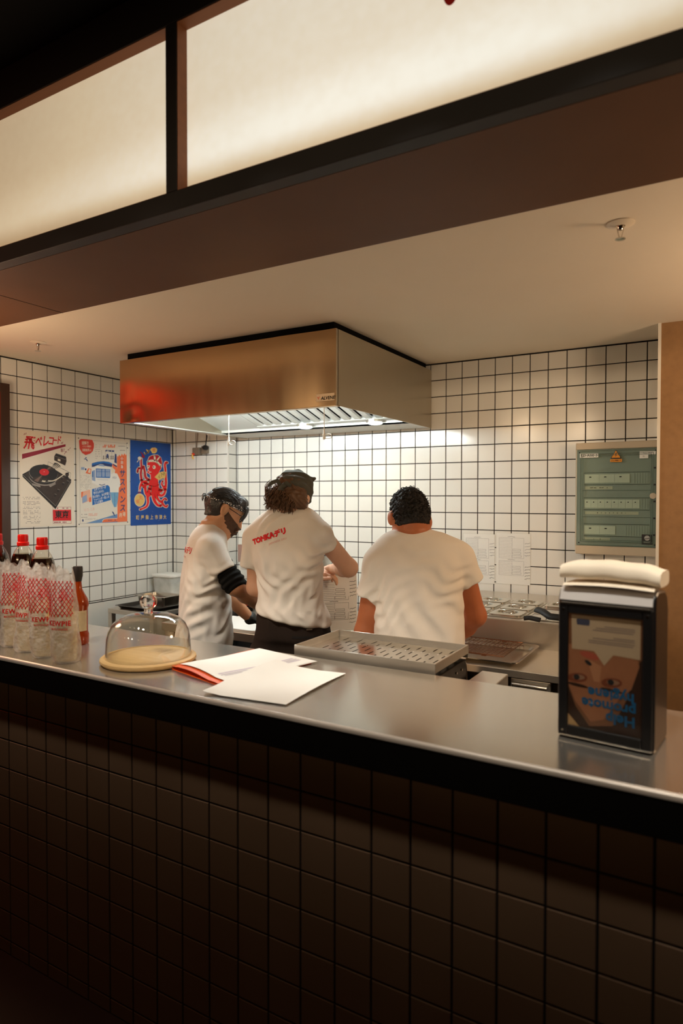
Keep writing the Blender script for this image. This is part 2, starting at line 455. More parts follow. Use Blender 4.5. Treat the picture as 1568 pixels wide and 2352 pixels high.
# the red lit panel at the end of the left wall
REDGLOW = mat('red_glow', (150, 14, 8), rough=0.35, emit=(226, 30, 10), estr=0.95, var=0.5, vscale=3)
rp = thing('red_light_panel', (-3.58, 2.05, 0.0), 'tall red glowing panel in a dark wooden frame at the left edge', 'sign')
MB().box((XL + 0.001, 1.88, 1.10), (XL + 0.02, 2.245, 2.19)).build('glowing_panel', REDGLOW, rp)
f2 = MB()
f2.box((XL + 0.0, 2.235, 0.0), (XL + 0.05, 2.290, 2.235)); f2.box((XL + 0.0, 1.83, 2.185), (XL + 0.05, 2.235, 2.235)); f2.box((XL + 0.0, 1.83, 0.0), (XL + 0.05, 1.88, 2.185)); f2.box((XL, 1.88, 1.05), (XL + .05, 2.235, 1.10))
f2.build('frame', mat('brown_frame', (62, 38, 22), rough=0.5, var=0.3, vscale=10, stretch=(6, 6, 0.6)), rp, bevel=0.002)

NEON = mat('red_neon', (200, 20, 10), rough=0.4, emit=(255, 58, 22), estr=2.6)
ns = thing('red_neon_sign', (-5.0, 0.79, 3.02), 'red glowing sign hanging at the far left of the dining side', 'sign')
MB().box((-5.0, 0.46, 2.0), (-4.985, 1.12, 2.95)).build('glowing_face', NEON, ns)
MB().box((-5.04, 0.44, 1.98), (-5.001, 1.14, 2.97)).build('case', BLACK, ns)
MB().cyl((-5.02, 0.79, 2.97), (-5.02, 0.79, 3.02), 0.01).build('hanger', BLACK, ns)

# ---------------------------------------------------------------- counter
CT, CX0, CX1, CY0, CY1 = 1.050, -3.56, 1.2, 1.30, 1.822
ctr = thing('counter', (-0.9, 1.55, 0), 'long service counter clad in square tiles below the steel worktop', 'counter')
MB().box((CX0, 1.343 + E3, 0.0), (CX1, CY1 - 0.03, CT - 0.09)).build('carcass', GROUT, ctr)
MCT = frame_matrix((0, 1.343 + E3, 0), (1, 0, 0), (0, 0, 1))
FROW = CAMZ - 0.7317
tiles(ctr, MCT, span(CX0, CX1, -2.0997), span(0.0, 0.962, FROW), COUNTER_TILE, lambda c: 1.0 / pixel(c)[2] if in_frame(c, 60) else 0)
wt = thing('worktop', (-0.9, 1.55, CT - 0.09), 'brushed steel worktop with dark front edge running the whole counter', 'worktop')
MB().box((CX0, CY0 + 0.008, CT - 0.012), (CX1, CY1, CT)).build('steel_top', STEEL_TOP, wt, bevel=0.0006, bseg=1)
EDGE_HIGHLIGHT = mat('highlight_trim', (232, 222, 210), rough=0.38, metal=0.35)  # pale strip added so the steel edge shows a continuous highlight line
MB().ring([[(xx, CY0 + 0.0085 - r_ * math.sin(a_), CT - 0.0085 + r_ * math.cos(a_)) for a_, r_ in [(k * math.pi / 12, 0.0083) for k in range(7)]] + [(xx, CY0 + 0.0002, CT - 0.0120), (xx, CY0 + 0.0085, CT - 0.0120)] for xx in (CX0, CX1)]).build('highlight_edge', EDGE_HIGHLIGHT, wt, smooth=40, label='pale worktop edge with its highlight put into the colour')
MB().box((CX0, CY0 + 0.002, CT - 0.088), (CX1, CY0 + 0.018, CT - 0.0122)).build('front_fascia', mat('dark_fascia', (13, 12, 11), rough=0.5, spec=0.3), wt, bevel=0.001, label='dark front fascia')
MB().box((CX0, CY0 + 0.019, CT - 0.06), (CX1, CY1 - 0.01, CT - 0.011)).build('core_board', BLACK, wt)

# ---------------------------------------------------------------- extractor hood
HX0, HX1, HY0, HZ0, HZ1 = -2.957, -1.530, 2.578, 2.008, 2.360
hood = thing('extractor_hood', (-2.25, 3.15, HZ1), 'big stainless steel extractor hood hanging over the back bench', 'extractor hood')
HT = 0.006
front = MB(); nx, nz = 40, 14
dent = lambda x, z: 0.012 * math.exp(-(((x - HX0 - 0.10) / 0.045) ** 2 + ((z - HZ0 - 0.03) / 0.035) ** 2)) + 0.004 * math.exp(-(((x - HX0 - 0.05) / 0.03) ** 2 + ((z - HZ0 - 0.16) / 0.05) ** 2)) + 0.0035 * math.cos((x - HX1) * 9.0) * (1 if x > HX1 - 0.35 else 0.25)
g0 = [[(HX0 + (HX1 - HX0) * i / nx, HY0 + dent(HX0 + (HX1 - HX0) * i / nx, HZ0 + (HZ1 - HZ0) * j / nz) * min(1, 4 * min(i / nx, 1 - i / nx) * 5), HZ0 + (HZ1 - HZ0) * j / nz) for i in range(nx + 1)] for j in range(nz + 1)]
front.add([p for r in g0 for p in r], [(j * (nx + 1) + i, j * (nx + 1) + i + 1, (j + 1) * (nx + 1) + i + 1, (j + 1) * (nx + 1) + i) for j in range(nz) for i in range(nx)])
front.box((HX0, HY0 + 0.016, HZ0), (HX1, HY0 + 0.020, HZ1))
front.box((HX0, HY0 + 0.001, HZ0 - 0.002), (HX1, HY0 + 0.035, HZ0 + 0.002))
front.build('front_panel', HOODSTEEL, hood, smooth=40)
HOODSIDE = mat('hood_side_steel', (188, 178, 160), rough=0.36, metal=1.0, rvar=0.06, vscale=3, stretch=(6, 6, 0.6), bump=0.01, bscale=4)
for nm, x in (('side_panel', HX1), ('side_panel', HX0 + HT)):
    MB().box((x - HT, HY0 + 0.002, HZ0), (x, YB - 0.002, HZ1)).build(nm, HOODSIDE, hood, bevel=0.001)
MB().box((HX0 + 0.01, HY0 + 0.02, HZ1 - 0.012), (HX1 - 0.01, YB - 0.002, HZ1 - 0.002)).build('top_panel', HOODSIDE, hood)
INNER = mat('hood_inner_steel', (222, 222, 216), rough=0.42, metal=0.35, rvar=0.06, vscale=6)
tr = MB(); tr.box((HX0 + HT, 3.44, HZ0 + 0.004), (HX1 - HT, YB - 0.004, HZ0 + 0.016)); tr.box((HX0 + HT, 3.44, HZ0 + .004), (HX1 - HT, 3.448, HZ0 + 0.05))
tr.box((HX0 + HT, HY0 + 0.02, HZ0), (HX0 + 0.05, 3.44, HZ0 + 0.006))
tr.build('rear_trough', INNER, hood, bevel=0.001)
# inclined blank plate on the left and the baffle filters
fa, fb = (2.640, 2.275), (3.440, 2.040)
MF = lambda x: frame_matrix((x, fa[0], fa[1]), (1, 0, 0), (0, fb[0] - fa[0], fb[1] - fa[1]))
FL = math.hypot(fb[0] - fa[0], fb[1] - fa[1])
FX0 = -2.62
MB().box((HX0 + HT, 0, 0), (FX0, FL, 0.004), M=MF(0)).build('blank_plate', INNER, hood)
MB().box((FX0, 0, 0.03), (HX1 - HT, FL, 0.034), M=MF(0)).build('filter_backing', BLACK, hood)
nb = 15; bw = (HX1 - HT - FX0) / nb
for k in range(nb):
    x = FX0 + k * bw; b = MB()
    sec = [(0.003, 0.010), (0.008, 0.0), (bw - 0.026, 0.0), (bw - 0.021, 0.010)]
    M = MF(x)
    b.ring([[M @ Vector((u, v, w)) for u, w in sec] for v in (0.0, FL - 0.03)], close=False, cap0=False, cap1=False)
    b.ring([[M @ Vector((u + (0.001 if i < 2 else -0.001), v, w + 0.0015)) for i, (u, w) in enumerate(sec)] for v in (0.0, FL - 0.03)], close=False, cap0=False, cap1=False)
    b.build('baffle', INNER, hood)
MB().box((FX0, FL - 0.035, -0.004), (HX1 - HT, FL, 0.02), M=MF(0)).build('filter_rail', INNER, hood)
LAMPGLOW = mat('lamp_glow', (240, 246, 240), rough=0.5, emit=(240, 250, 244), estr=3.0)
for l in HOOD_LAMPS:
    lp = MB().lathe([(0.055, 0.0), (0.055, -0.012), (0.045, -0.016)], (l[0], l[1] - 0.045, l[2] + 0.006), 20).build('lamp', BRIGHTSTEEL, hood, smooth=40)
    MB().lathe([(0.044, -0.0165), (0.044, -0.022), (0.03, -0.027)], (l[0], l[1] - 0.045, l[2] + 0.006), 20).build('lamp_glass', LAMPGLOW, lp, smooth=50)
TUBEGLOW = mat('tube_glow', (240, 246, 240), rough=0.5, emit=(240, 252, 252), estr=TUBE_GLOW)
for a_, b_ in TUBES:
    tb = MB().box((a_[0] - .01, HY0 + 0.036, a_[2] + 0.014), (b_[0] + .01, a_[1] + 0.02, a_[2] + 0.03)).build('tube_batten', INNER, hood)
    MB().cyl(a_, b_, 0.012, n=14).build('glowing_tube', TUBEGLOW, tb)
MB().box((HX0 + 0.03, HY0 + 0.03, HZ1), (HX1 - 0.03, YB - 0.02, ZC - 0.0005)).build('gap_shade', BLACK, hood)  # black block filling the gap above the hood, stands for its shade
mb = frame_matrix((HX1 - 0.057, HY0 - 0.0006, HZ0 + 0.040), (1, 0, 0), (0, 0, 1))
plate = MB().box((-0.050, -0.017, 0), (0.050, 0.017, 0.001), M=mb).build('maker_plate', mat('plate_silver', (214, 190, 158), rough=0.35, metal=0.5), hood)
text_mesh('ALVENE', 0.021, mb @ Matrix.Translation((0.014, -0.004, 0.0011)), BLACK, 'plate_lettering', plate, bold=0.0006, shear=0.15)
MB().poly([(-0.046, 0.006), (-0.036, -0.010), (-0.028, 0.010), (-0.036, 0.002)], mb, 0.0012, 0.0003).build('plate_emblem', mat('plate_red', (216, 120, 90), rough=0.5), plate)
WHITEPL = mat('white_plastic', (232, 230, 222), rough=0.35)
for px_, zl in ((525, 1.862), (744, 1.868)):
    x = at_y(px_, 985, 2.62)[0]
    hk = thing('hanging_hook', (x, 2.62, HZ0), 'thin white rod with hook under the hood, %s' % ('left of the two, by the corner strip' if px_ < 600 else 'right of the two, below the maker plate'), 'hook', 'white hooks under the hood')
    MB().cyl((x, 2.62, HZ0 + 0.02), (x, 2.62, zl + 0.03), 0.0022, n=8).build('rod', WHITEPL, hk)
    MB().lathe([(0.004, 0), (0.0065, 0.004), (0.0065, 0.022), (0.0045, 0.03), (0.0045, 0.045)], (x, 2.62, zl - 0.01), 10).build('clamp', WHITEPL, hk, smooth=40)
    MB().tube([(x + 0.022 + 0.020 * math.cos(t), 2.62, zl + 0.004 + 0.011 * math.sin(t)) for t in np.linspace(math.pi * 1.05, -math.pi * 0.95, 20)], 0.0020, 6).build('loop', WHITEPL, hk, smooth=180)
# sprinklers
def sprinkler(x, y, label):
    s = thing('sprinkler', (x, y, ZC), label, 'sprinkler', 'ceiling sprinklers')
    w = mat('sprinkler_white', (226, 212, 190), rough=0.4)
    MB().lathe([(0.040, 0.0), (0.040, -0.002), (0.030, -0.006), (0.014, -0.008), (0.012, -0.002)], (x, y, ZC - 0.0005), 28).build('rosette', w, s, smooth=40)
    bd = MB().lathe([(0.010, -0.004), (0.008, -0.016), (0.005, -0.020)], (x, y, ZC), 14)
    for sg in (-1, 1): bd.tube([(x + sg * 0.009, y, ZC - 0.010), (x + sg * 0.007, y, ZC - 0.026), (x + sg * 0.002, y, ZC - 0.044)], 0.0018, 6)
    bd.build('frame', mat('chrome', (220, 215, 205), rough=0.15, metal=1), s, smooth=40)
    MB().lathe([(0.003, -0.042), (0.015, -0.045), (0.015, -0.047), (0.003, -0.049)], (x, y, ZC), 18).build('deflector', MATS['chrome'], s, smooth=30)
sprinkler(-0.268, 2.109, 'sprinkler head on the white ceiling, right, far from the hood')
sprinkler(-3.115, 2.175, 'sprinkler head on the white ceiling, left, near the left tiled wall')
# lamps of the dining side that really stand there (behind the camera)
LAMPWARM = mat('warm_bulb', (255, 220, 170), rough=0.4, emit=(255, 214, 160), estr=14.0)
ORD = ('leftmost', 'second from left', 'middle one', 'second from right', 'rightmost')
for i, (l, t) in enumerate(SPOTS):
    d = (Vector(t) - Vector(l)).normalized()
    th = thing('track_spotlight', (l[0], l[1], 3.02), 'black track spotlight aimed into the kitchen, %s of the row' % ORD[i], 'spotlight', 'track spotlights behind the camera')
    MB().cyl((l[0], l[1] - 0.06, 3.02), (l[0], l[1] - 0.06, l[2] + 0.05), 0.01).build('stem', BLACK, th)
    MB().lathe([(0.02, -0.16), (0.06, -0.14), (0.066, -0.02)], Vector(l) - d * 0.01, 18, d, cap1=False).build('shade', BLACK, th, smooth=40)
    MB().lathe([(0.05, 0), (0.03, 0.008)], Vector(l) - d * 0.085, 14, d).build('bulb', LAMPWARM, th)
BULB = mat('downlight_bulb', (255, 232, 200), rough=0.4, emit=(255, 232, 200), estr=16.0)
ORD8 = ('leftmost', 'second from left', 'third from left', 'fourth from left', 'fourth from right', 'third from right', 'second from right', 'rightmost')
for i, l in enumerate(DOWN):
    th = thing('downlight', (l[0], l[1], 3.02), 'round black downlight in the dining ceiling, %s of eight' % ORD8[i], 'downlight', 'downlights before the counter')
    MB().lathe([(0.065, 0.06), (0.065, 0.0), (0.05, 0.0), (0.05, 0.05)], (l[0], l[1], l[2] + 0.0), 20, cap0=False).build('ring', BLACK, th)
    MB().lathe([(0.048, 0.0), (0.03, -0.004)], (l[0], l[1], l[2] + 0.05), 14).build('bulb', BULB, th)
for (x, y, z), w in FILL_LAMPS:  # fixtures for the added fill lamps
    zc = ZC if y > 1.85 else ZS
    kl = thing('fill_lamp', (x, y, zc), 'unseen fill lamp added under the kitchen ceiling, %s end' % ('right' if x > 0 else 'left'), 'lamp', 'added kitchen fill lamps')
    MB().lathe([(0.03, 0.0), (0.03, -0.02), (0.012, -0.025), (0.012, min(-0.06, z + 0.13 - zc))], (x, y, zc), 14).build('base', WHITEPL, kl)

# ---------------------------------------------------------------- glass and plastic
def thin_glass(name, tint=(0.97, 0.97, 0.95), boost=1.0, rough=0.03):
    """thin clear sheet: what is behind it plus a Fresnel reflection"""
    m = bpy.data.materials.new(name); m.use_nodes = True; nt = m.node_tree; nt.nodes.clear()
    out = nt.nodes.new('ShaderNodeOutputMaterial'); mx = nt.nodes.new('ShaderNodeMixShader'); fr = nt.nodes.new('ShaderNodeFresnel')
    tr = nt.nodes.new('ShaderNodeBsdfTransparent'); gl = nt.nodes.new('ShaderNodeBsdfGlossy')
    ge = nt.nodes.new('ShaderNodeNewGeometry'); io = nt.nodes.new('ShaderNodeMapRange'); io.inputs[3].default_value = 1.45; io.inputs[4].default_value = 1 / 1.45
    nt.links.new(ge.outputs['Backfacing'], io.inputs[0]); nt.links.new(io.outputs[0], fr.inputs[0]); tr.inputs[0].default_value = (*tint, 1); gl.inputs['Roughness'].default_value = rough
    mu = nt.nodes.new('ShaderNodeMath'); mu.operation = 'MULTIPLY'; mu.inputs[1].default_value = boost; mu.use_clamp = True
    nt.links.new(fr.outputs[0], mu.inputs[0]); nt.links.new(mu.outputs[0], mx.inputs[0])
    nt.links.new(tr.outputs[0], mx.inputs[1]); nt.links.new(gl.outputs[0], mx.inputs[2]); nt.links.new(mx.outputs[0], out.inputs[0])
    MATS[name] = m
    return m
def film(name, rgb, cover, gloss=0.35, rough=0.18, bscale=45, bump=0.35):
    """crinkled translucent film: transparent, partly milky, glossy"""
    m = bpy.data.materials.new(name); m.use_nodes = True; nt = m.node_tree; nt.nodes.clear()
    out = nt.nodes.new('ShaderNodeOutputMaterial'); b = nt.nodes.new('ShaderNodeBsdfPrincipled')
    b.inputs['Base Color'].default_value = (*lin(rgb), 1); b.inputs['Roughness'].default_value = rough; b.inputs['Specular IOR Level'].default_value = 0.8
    tr = nt.nodes.new('ShaderNodeBsdfTransparent'); mx = nt.nodes.new('ShaderNodeMixShader')
    tc = nt.nodes.new('ShaderNodeTexCoord'); n = nt.nodes.new('ShaderNodeTexNoise'); n.inputs['Scale'].default_value = bscale; n.inputs['Detail'].default_value = 4
    nt.links.new(tc.outputs['Object'], n.inputs['Vector'])
    mr = nt.nodes.new('ShaderNodeMapRange'); mr.inputs[1].default_value = 0.3; mr.inputs[2].default_value = 0.7
    mr.inputs[3].default_value = max(0, cover - 0.09); mr.inputs[4].default_value = min(1, cover + 0.12)
    nt.links.new(n.outputs[0], mr.inputs[0]); nt.links.new(mr.outputs[0], mx.inputs[0])
    bp = nt.nodes.new('ShaderNodeBump'); bp.inputs['Strength'].default_value = bump; bp.inputs['Distance'].default_value = 0.02
    nt.links.new(n.outputs[0], bp.inputs['Height']); nt.links.new(bp.outputs[0], b.inputs['Normal'])
    nt.links.new(tr.outputs[0], mx.inputs[1]); nt.links.new(b.outputs[0], mx.inputs[2]); nt.links.new(mx.outputs[0], out.inputs[0])
    MATS[name] = m
    return m
CLEAR = thin_glass('clear_glass', boost=1.7)
FILM = film('bag_film', (248, 240, 232), 0.42, bscale=70)
PETFILM = thin_glass('clear_pet', tint=(0.93, 0.88, 0.80), boost=1.3, rough=0.06)
PAPER = mat('white_paper', (240, 239, 234), rough=0.7, var=0.02, vscale=20)
INK = mat('black_ink', (34, 32, 34), rough=0.6)
GREYINK = mat('grey_ink', (140, 138, 142), rough=0.7)
LILAC = mat('lilac_ink', (206, 196, 208), rough=0.7)
LILAC2 = mat('dark_lilac_ink', (176, 164, 182), rough=0.7)
MAYO = mat('mayonnaise', (236, 208, 146), rough=0.35, var=0.12, vscale=25, sss=0.15)
REDPR = mat('red_print', (212, 26, 30), rough=0.45)
REDCAP = mat('red_cap', (226, 24, 16), rough=0.3)
SOY = mat('dark_soy', (34, 14, 8), rough=0.12, var=0.2, vscale=6)
AMBER = mat('amber_sauce', (168, 62, 10), rough=0.12, var=0.35, vscale=30, vcol=(110, 30, 6))
BLKCAP = mat('black_cap', (40, 36, 34), rough=0.45)
WOOD = mat('light_wood', (228, 194, 138), rough=0.5, var=0.28, vscale=5, stretch=(1, 9, 9), vcol=(206, 164, 104))

# ---------------------------------------------------------------- big bottles with red caps
def big_bottle(x, y, label):
    t = thing('sauce_bottle', (x, y, CT), label, 'bottle', 'dark sauce bottles with red caps')
    pr = [(0.040, 0.0), (0.049, 0.008), (0.050, 0.05), (0.0485, 0.10), (0.050, 0.15), (0.050, 0.235), (0.0485, 0.258), (0.043, 0.285), (0.033, 0.308), (0.024, 0.322), (0.0185, 0.330), (0.0180, 0.346)]
    MB().lathe(pr, (x, y, CT), 28, cap1=False).build('bottle', PETFILM, t, smooth=60)
    liq = [(r - 0.0016, z + (0.002 if i == 0 else 0)) for i, (r, z) in enumerate(pr[:8])] + [(0.0365, 0.297)]
    MB().lathe(liq, (x, y, CT), 28).build('sauce', SOY, t, smooth=60)
    cp = MB(); cp.lathe([(0.0225, 0.330), (0.0235, 0.333), (0.0235, 0.344), (0.0195, 0.347), (0.0195, 0.374), (0.0185, 0.377)], (x, y, CT), 26)
    for k in range(26):
        a = 2 * math.pi * k / 26
        cp.box((-0.0010, -0.0006, 0.350), (0.0010, 0.0006, 0.372), M=Matrix.Translation((x + 0.0197 * math.cos(a), y + 0.0197 * math.sin(a), CT)) @ Matrix.Rotation(a + math.pi / 2, 4, 'Z'))
    cp.build('cap', REDCAP, t, smooth=35)
    return t
def on_counter(px_, Y):
    """point of the counter top line at depth Y seen in column px_"""
    r = ray(px_, 1500); k = Y / r[1]; return float(r[0] * k), float(Y)
for px_, Y, lb in ((99, 1.600, 'dark soy sauce bottle with red cap, nearest the wooden board'), (55, 1.690, 'dark soy sauce bottle with red cap, middle of the three behind the bagged bottles'),
                   (-4, 1.665, 'dark soy sauce bottle with red cap, cut by the left edge of the photo')):
    big_bottle(*on_counter(px_, Y), lb)

# ---------------------------------------------------------------- squeeze bottles wrapped in printed bags
def bag_radius(z, top):
    """(half width, half depth) of the bag at height z"""
    s = z / top
    w = np.interp(s, [0, .03, .12, .4, .62, .8, .92, 1.0], [.040, .0455, .0475, .0465, .0455, .0450, .0440, .0415])
    d = np.interp(s, [0, .03, .12, .4, .62, .8, .92, 1.0], [.036, .041, .042, .038, .031, .022, .013, .006])
    return w, d
def bag_point(t, th, z, base, rz, off=0.0):
    top, seed, lx, ly = t
    w, d = bag_radius(z, top)
    wob = 1 + 0.035 * math.sin(3 * th + 40 * z + seed) + 0.03 * math.sin(5 * th - 60 * z + 2 * seed)
    x, y = (w * wob + off) * math.sin(th), -(d * wob + off) * math.cos(th)
    x += lx * z; y += ly * z
    c, s = math.cos(rz), math.sin(rz)
    return (base[0] + x * c - y * s, base[1] + x * s + y * c, CT + z)
def bagged(x, y, rz, seed, label, top=0.30, lx=0.0, ly=0.0, dark=False, text='KEWPIE'):
    t = thing('bagged_squeeze_bottle', (x, y, CT), label, 'bottle', 'bagged squeeze bottles')
    T = (top, seed, lx, ly); base = (x, y)
    pr = [(0.030, 0.003), (0.037, 0.006), (0.0385, 0.03), (0.038, 0.10), (0.036, 0.135), (0.030, 0.160), (0.020, 0.180), (0.013, 0.192), (0.0125, 0.200)]
    c, s = math.cos(rz), math.sin(rz)
    b = MB().lathe(pr, (x + 0.07 * (lx * c - ly * s), y + 0.07 * (lx * s + ly * c), CT), 24, sq=0.88)
    b.build('squeeze_bottle', mat('dark_content', (70, 58, 50), rough=0.4) if dark else MAYO, t, smooth=60)
    MB().lathe([(0.0150, 0.196), (0.0150, 0.212), (0.008, 0.220), (0.004, 0.232)], (x + 0.2 * (lx * c - ly * s), y + 0.2 * (lx * s + ly * c), CT), 16).build('cap', REDCAP, t, smooth=40)
    n, m = 56, 34; rings = []
    for k in range(m + 1):
        z = 0.001 + (top - 0.001) * k / m; r = []
        for i in range(n):
            th = 2 * math.pi * i / n; p = list(bag_point(T, th, z, base, rz))
            if k > m - 5: p[2] += (0.010 * math.sin(4.0 * th + seed) + 0.006 * math.sin(9 * th + 2 * seed)) * (k - m + 5) / 5.0
            if k > m * 0.55:
                a = 0.0016 * math.sin(13 * th + 8 * seed + 30 * z); p[0] += a * math.sin(th + rz); p[1] -= a * math.cos(th + rz)
            r.append(p)
        rings.append(r)
    bag = MB().ring(rings, cap1=False).build('bag', FILM, t, smooth=50)
    if dark: return t
    la = MB(); z0, z1 = 0.150, 0.262
    for sgn in (-1, 1):
        for k in range(-9, 10):
            pts = []
            for q in np.linspace(0, 1, 18):
                z = z0 + (z1 - z0) * q; th = sgn * (k * 0.30 + (q - 0.5) * 1.9)
                if abs(th) < 1.15: pts.append(bag_point(T, th, z, base, rz, 0.0009))
            if len(pts) > 2: la.tube(pts, 0.00105, 4)
    la.build('red_lattice', REDPR, bag)
    for txt, zz, sz, bold in ((text, 0.128, 0.0215, 0.0007), ('MAYONNAISE', 0.110, 0.0085, 0.0002)):
        o = text_mesh(txt, sz, Matrix.Identity(4), REDPR, 'lettering', bag, bold=bold, h=0, space=1.12)
        for v in o.data.vertices:
            xx, yy = v.co.x + LOC[bag.name][0], v.co.y + LOC[bag.name][1]
            v.co = Vector(np.array(bag_point(T, xx / 0.046, zz + yy, base, rz, 0.0008)) - LOC[bag.name])
    return t
BAGS = [(153, 1.372, 0.42, 1.0, 'bagged mayonnaise bottle with red lattice, rightmost and nearest the amber bottle', .298, -0.07, 0.02),
        (106, 1.385, 0.85, 2.3, 'bagged mayonnaise bottle with red lattice, shaded, second from the right', .300, -0.05, 0.03),
        (64, 1.402, 0.25, 3.9, 'bagged mayonnaise bottle with red lattice, third from the right below the capped bottles', .296, 0.03, 0.02),
        (33, 1.425, 0.80, 5.1, 'bagged mayonnaise bottle with red lattice, mostly hidden, fourth from the right', .298, 0.02, 0.02)]
for px_, Y, rz, sd, lb, tp, lx, ly in BAGS:
    bagged(*on_counter(px_, Y), rz, sd, lb, tp, lx, ly)
bagged(*on_counter(-12, 1.43), 0.7, 6.6, 'bagged dark bottle in a plain crinkled bag at the left edge', 0.292, 0.03, 0.0, dark=True)

# ---------------------------------------------------------------- amber bottle with black cap
x, y = on_counter(180, 1.560)
t = thing('hot_sauce_bottle', (x, y, CT), 'amber sauce bottle with tall black cap and pale label', 'bottle')
pr = [(0.034, 0.0), (0.037, 0.004), (0.037, 0.036), (0.0335, 0.046), (0.0335, 0.128), (0.036, 0.138), (0.0365, 0.150), (0.033, 0.165), (0.022, 0.185), (0.0150, 0.200), (0.0125, 0.222), (0.0120, 0.245)]
MB().lathe(pr, (x, y, CT), 28).build('bottle', AMBER, t, smooth=50)
MB().lathe([(0.0130, 0.228), (0.0155, 0.242), (0.0170, 0.246), (0.0172, 0.276), (0.0160, 0.282)], (x, y, CT), 22).build('cap', BLKCAP, t, smooth=40)
lab = MB(); a0 = math.radians(-58) ; n = 16
lab.add([(x + 0.0339 * math.cos(a0 + (k - n / 2) * 0.17), y + 0.0339 * math.sin(a0 + (k - n / 2) * 0.17), CT + z) for z in (0.050, 0.124) for k in range(n + 1)],
        [(k, k + 1, n + 2 + k, n + 1 + k) for k in range(n)])
lb = lab.build('paper_label', mat('label_cream', (206, 186, 146), rough=0.6, var=0.25, vscale=60), t, smooth=180)

# ---------------------------------------------------------------- glass cloche on a wooden board
bx, by = -1.606, 1.512
t = thing('wooden_board', (bx, by, CT), 'round light wooden board under the glass cloche', 'board')
MB().lathe([(0.130, 0.0), (0.146, 0.002), (0.152, 0.009), (0.151, 0.015), (0.145, 0.019), (0.1385, 0.0195), (0.1365, 0.0170), (0.1345, 0.0170), (0.1325, 0.0185), (0.0, 0.0185)], (bx, by, CT), 72, cap1=False).build('disc', WOOD, t, smooth=40)
gz = CT + 0.0172
t = thing('glass_cloche', (bx, by, gz), 'clear glass cloche with ball knob on the round wooden board', 'cloche')
dp = [(0.1345, 0.0), (0.1350, 0.004), (0.1335, 0.03), (0.1315, 0.06), (0.1265, 0.083), (0.116, 0.104), (0.098, 0.121), (0.072, 0.1325), (0.042, 0.1375), (0.017, 0.139)]
inn = [(r - 0.0022, z - (0.002 if i > 4 else 0)) for i, (r, z) in enumerate(dp)]
MB().lathe(dp, (bx, by, gz), 72, cap0=False, cap1=False).build('dome', CLEAR, t, smooth=180)
MB().lathe(inn[::-1], (bx, by, gz), 72, cap0=False, cap1=False).build('dome_inner_face', CLEAR, t, smooth=180)
GLASS = mat('solid_glass', (250, 248, 244), rough=0.01, trans=1.0, ior=1.45)
kp = [(0.015, 0.139), (0.0135, 0.146), (0.0140, 0.152)] + [(0.0275 * math.sin(a), 0.1765 - 0.0275 * math.cos(a)) for a in np.linspace(0.55, math.pi - 0.05, 16)]
MB().lathe(kp, (bx, by, gz), 36).build('knob', GLASS, t, smooth=180)

# ---------------------------------------------------------------- folder and loose sheets on the counter
ORANGE = mat('orange_card', (230, 92, 24), rough=0.45)
def sheet(name, corners, m, thick, lift, parent=None, nx=14, ny=14, loc=None, **kw):
    """bent sheet over four corners (a, b, c, d); lift(u, v) = height above the counter"""
    a, b, c, d = [Vector((p[0], p[1], 0)) for p in corners]
    top = []
    for j in range(ny + 1):
        for i in range(nx + 1):
            u, v = i / nx, j / ny
            p = a * (1 - u) * (1 - v) + b * u * (1 - v) + c * u * v + d * (1 - u) * v
            top.append((p.x, p.y, CT + lift(u, v)))
    N = (nx + 1) * (ny + 1)
    fs = [(j * (nx + 1) + i, j * (nx + 1) + i + 1, (j + 1) * (nx + 1) + i + 1, (j + 1) * (nx + 1) + i) for j in range(ny) for i in range(nx)]
    bot = [(p[0], p[1], p[2] - thick) for p in top]
    rim = [i for i in range(nx + 1)] + [j * (nx + 1) + nx for j in range(1, ny + 1)] + [ny * (nx + 1) + i for i in range(nx - 1, -1, -1)] + [j * (nx + 1) for j in range(ny - 1, 0, -1)]
    fs = fs + [tuple(N + i for i in reversed(f)) for f in fs] + [(rim[k], N + rim[k], N + rim[(k + 1) % len(rim)], rim[(k + 1) % len(rim)]) for k in range(len(rim))]
    return MB().add(top + bot, fs).build(name, m, parent, loc or (0, 0, 0), smooth=40, **kw)
fo = thing('card_folder', (-1.30, 1.62, CT), 'orange card folder lying open-edged on the steel worktop', 'folder')
FC = [(-1.462, 1.470), (-1.215, 1.405), (-1.130, 1.752), (-1.400, 1.800)]
sheet('back_cover', FC, ORANGE, 0.0006, lambda u, v: 0.0012, fo)
bul = lambda u, v: 0.003 + 0.013 * math.exp(-((v - 0.0) / 0.35) ** 2) * (0.35 + 0.65 * math.sin(math.pi * min(1, u * 1.15 + 0.10)))
sheet('front_cover', FC, ORANGE, 0.0006, bul, fo)
sheet('spine', [(-1.462, 1.470), (-1.456, 1.468), (-1.396, 1.799), (-1.400, 1.800)], ORANGE, 0.0035, lambda u, v: 0.0048, fo)
SA = [(-1.448, 1.492), (-1.205, 1.425), (-1.120, 1.762), (-1.385, 1.812)]
liftA = lambda u, v: bul(u, v) + 0.003
for k, (dx, dy) in enumerate(((0.004, 0.003), (0.0, 0.0))):
    o = sheet('paper_sheet', [(p[0] + dx, p[1] + dy) for p in SA], PAPER, 0.0004, lambda u, v, k=k: liftA(u, v) + 0.0012 * k, loc=(-1.30, 1.62, CT))
    tag(o, ('white paper sheet in the orange folder, under the printed one', 'white paper sheet with lilac printed bars on the orange folder')[k], 'paper', 'sheets on the counter')
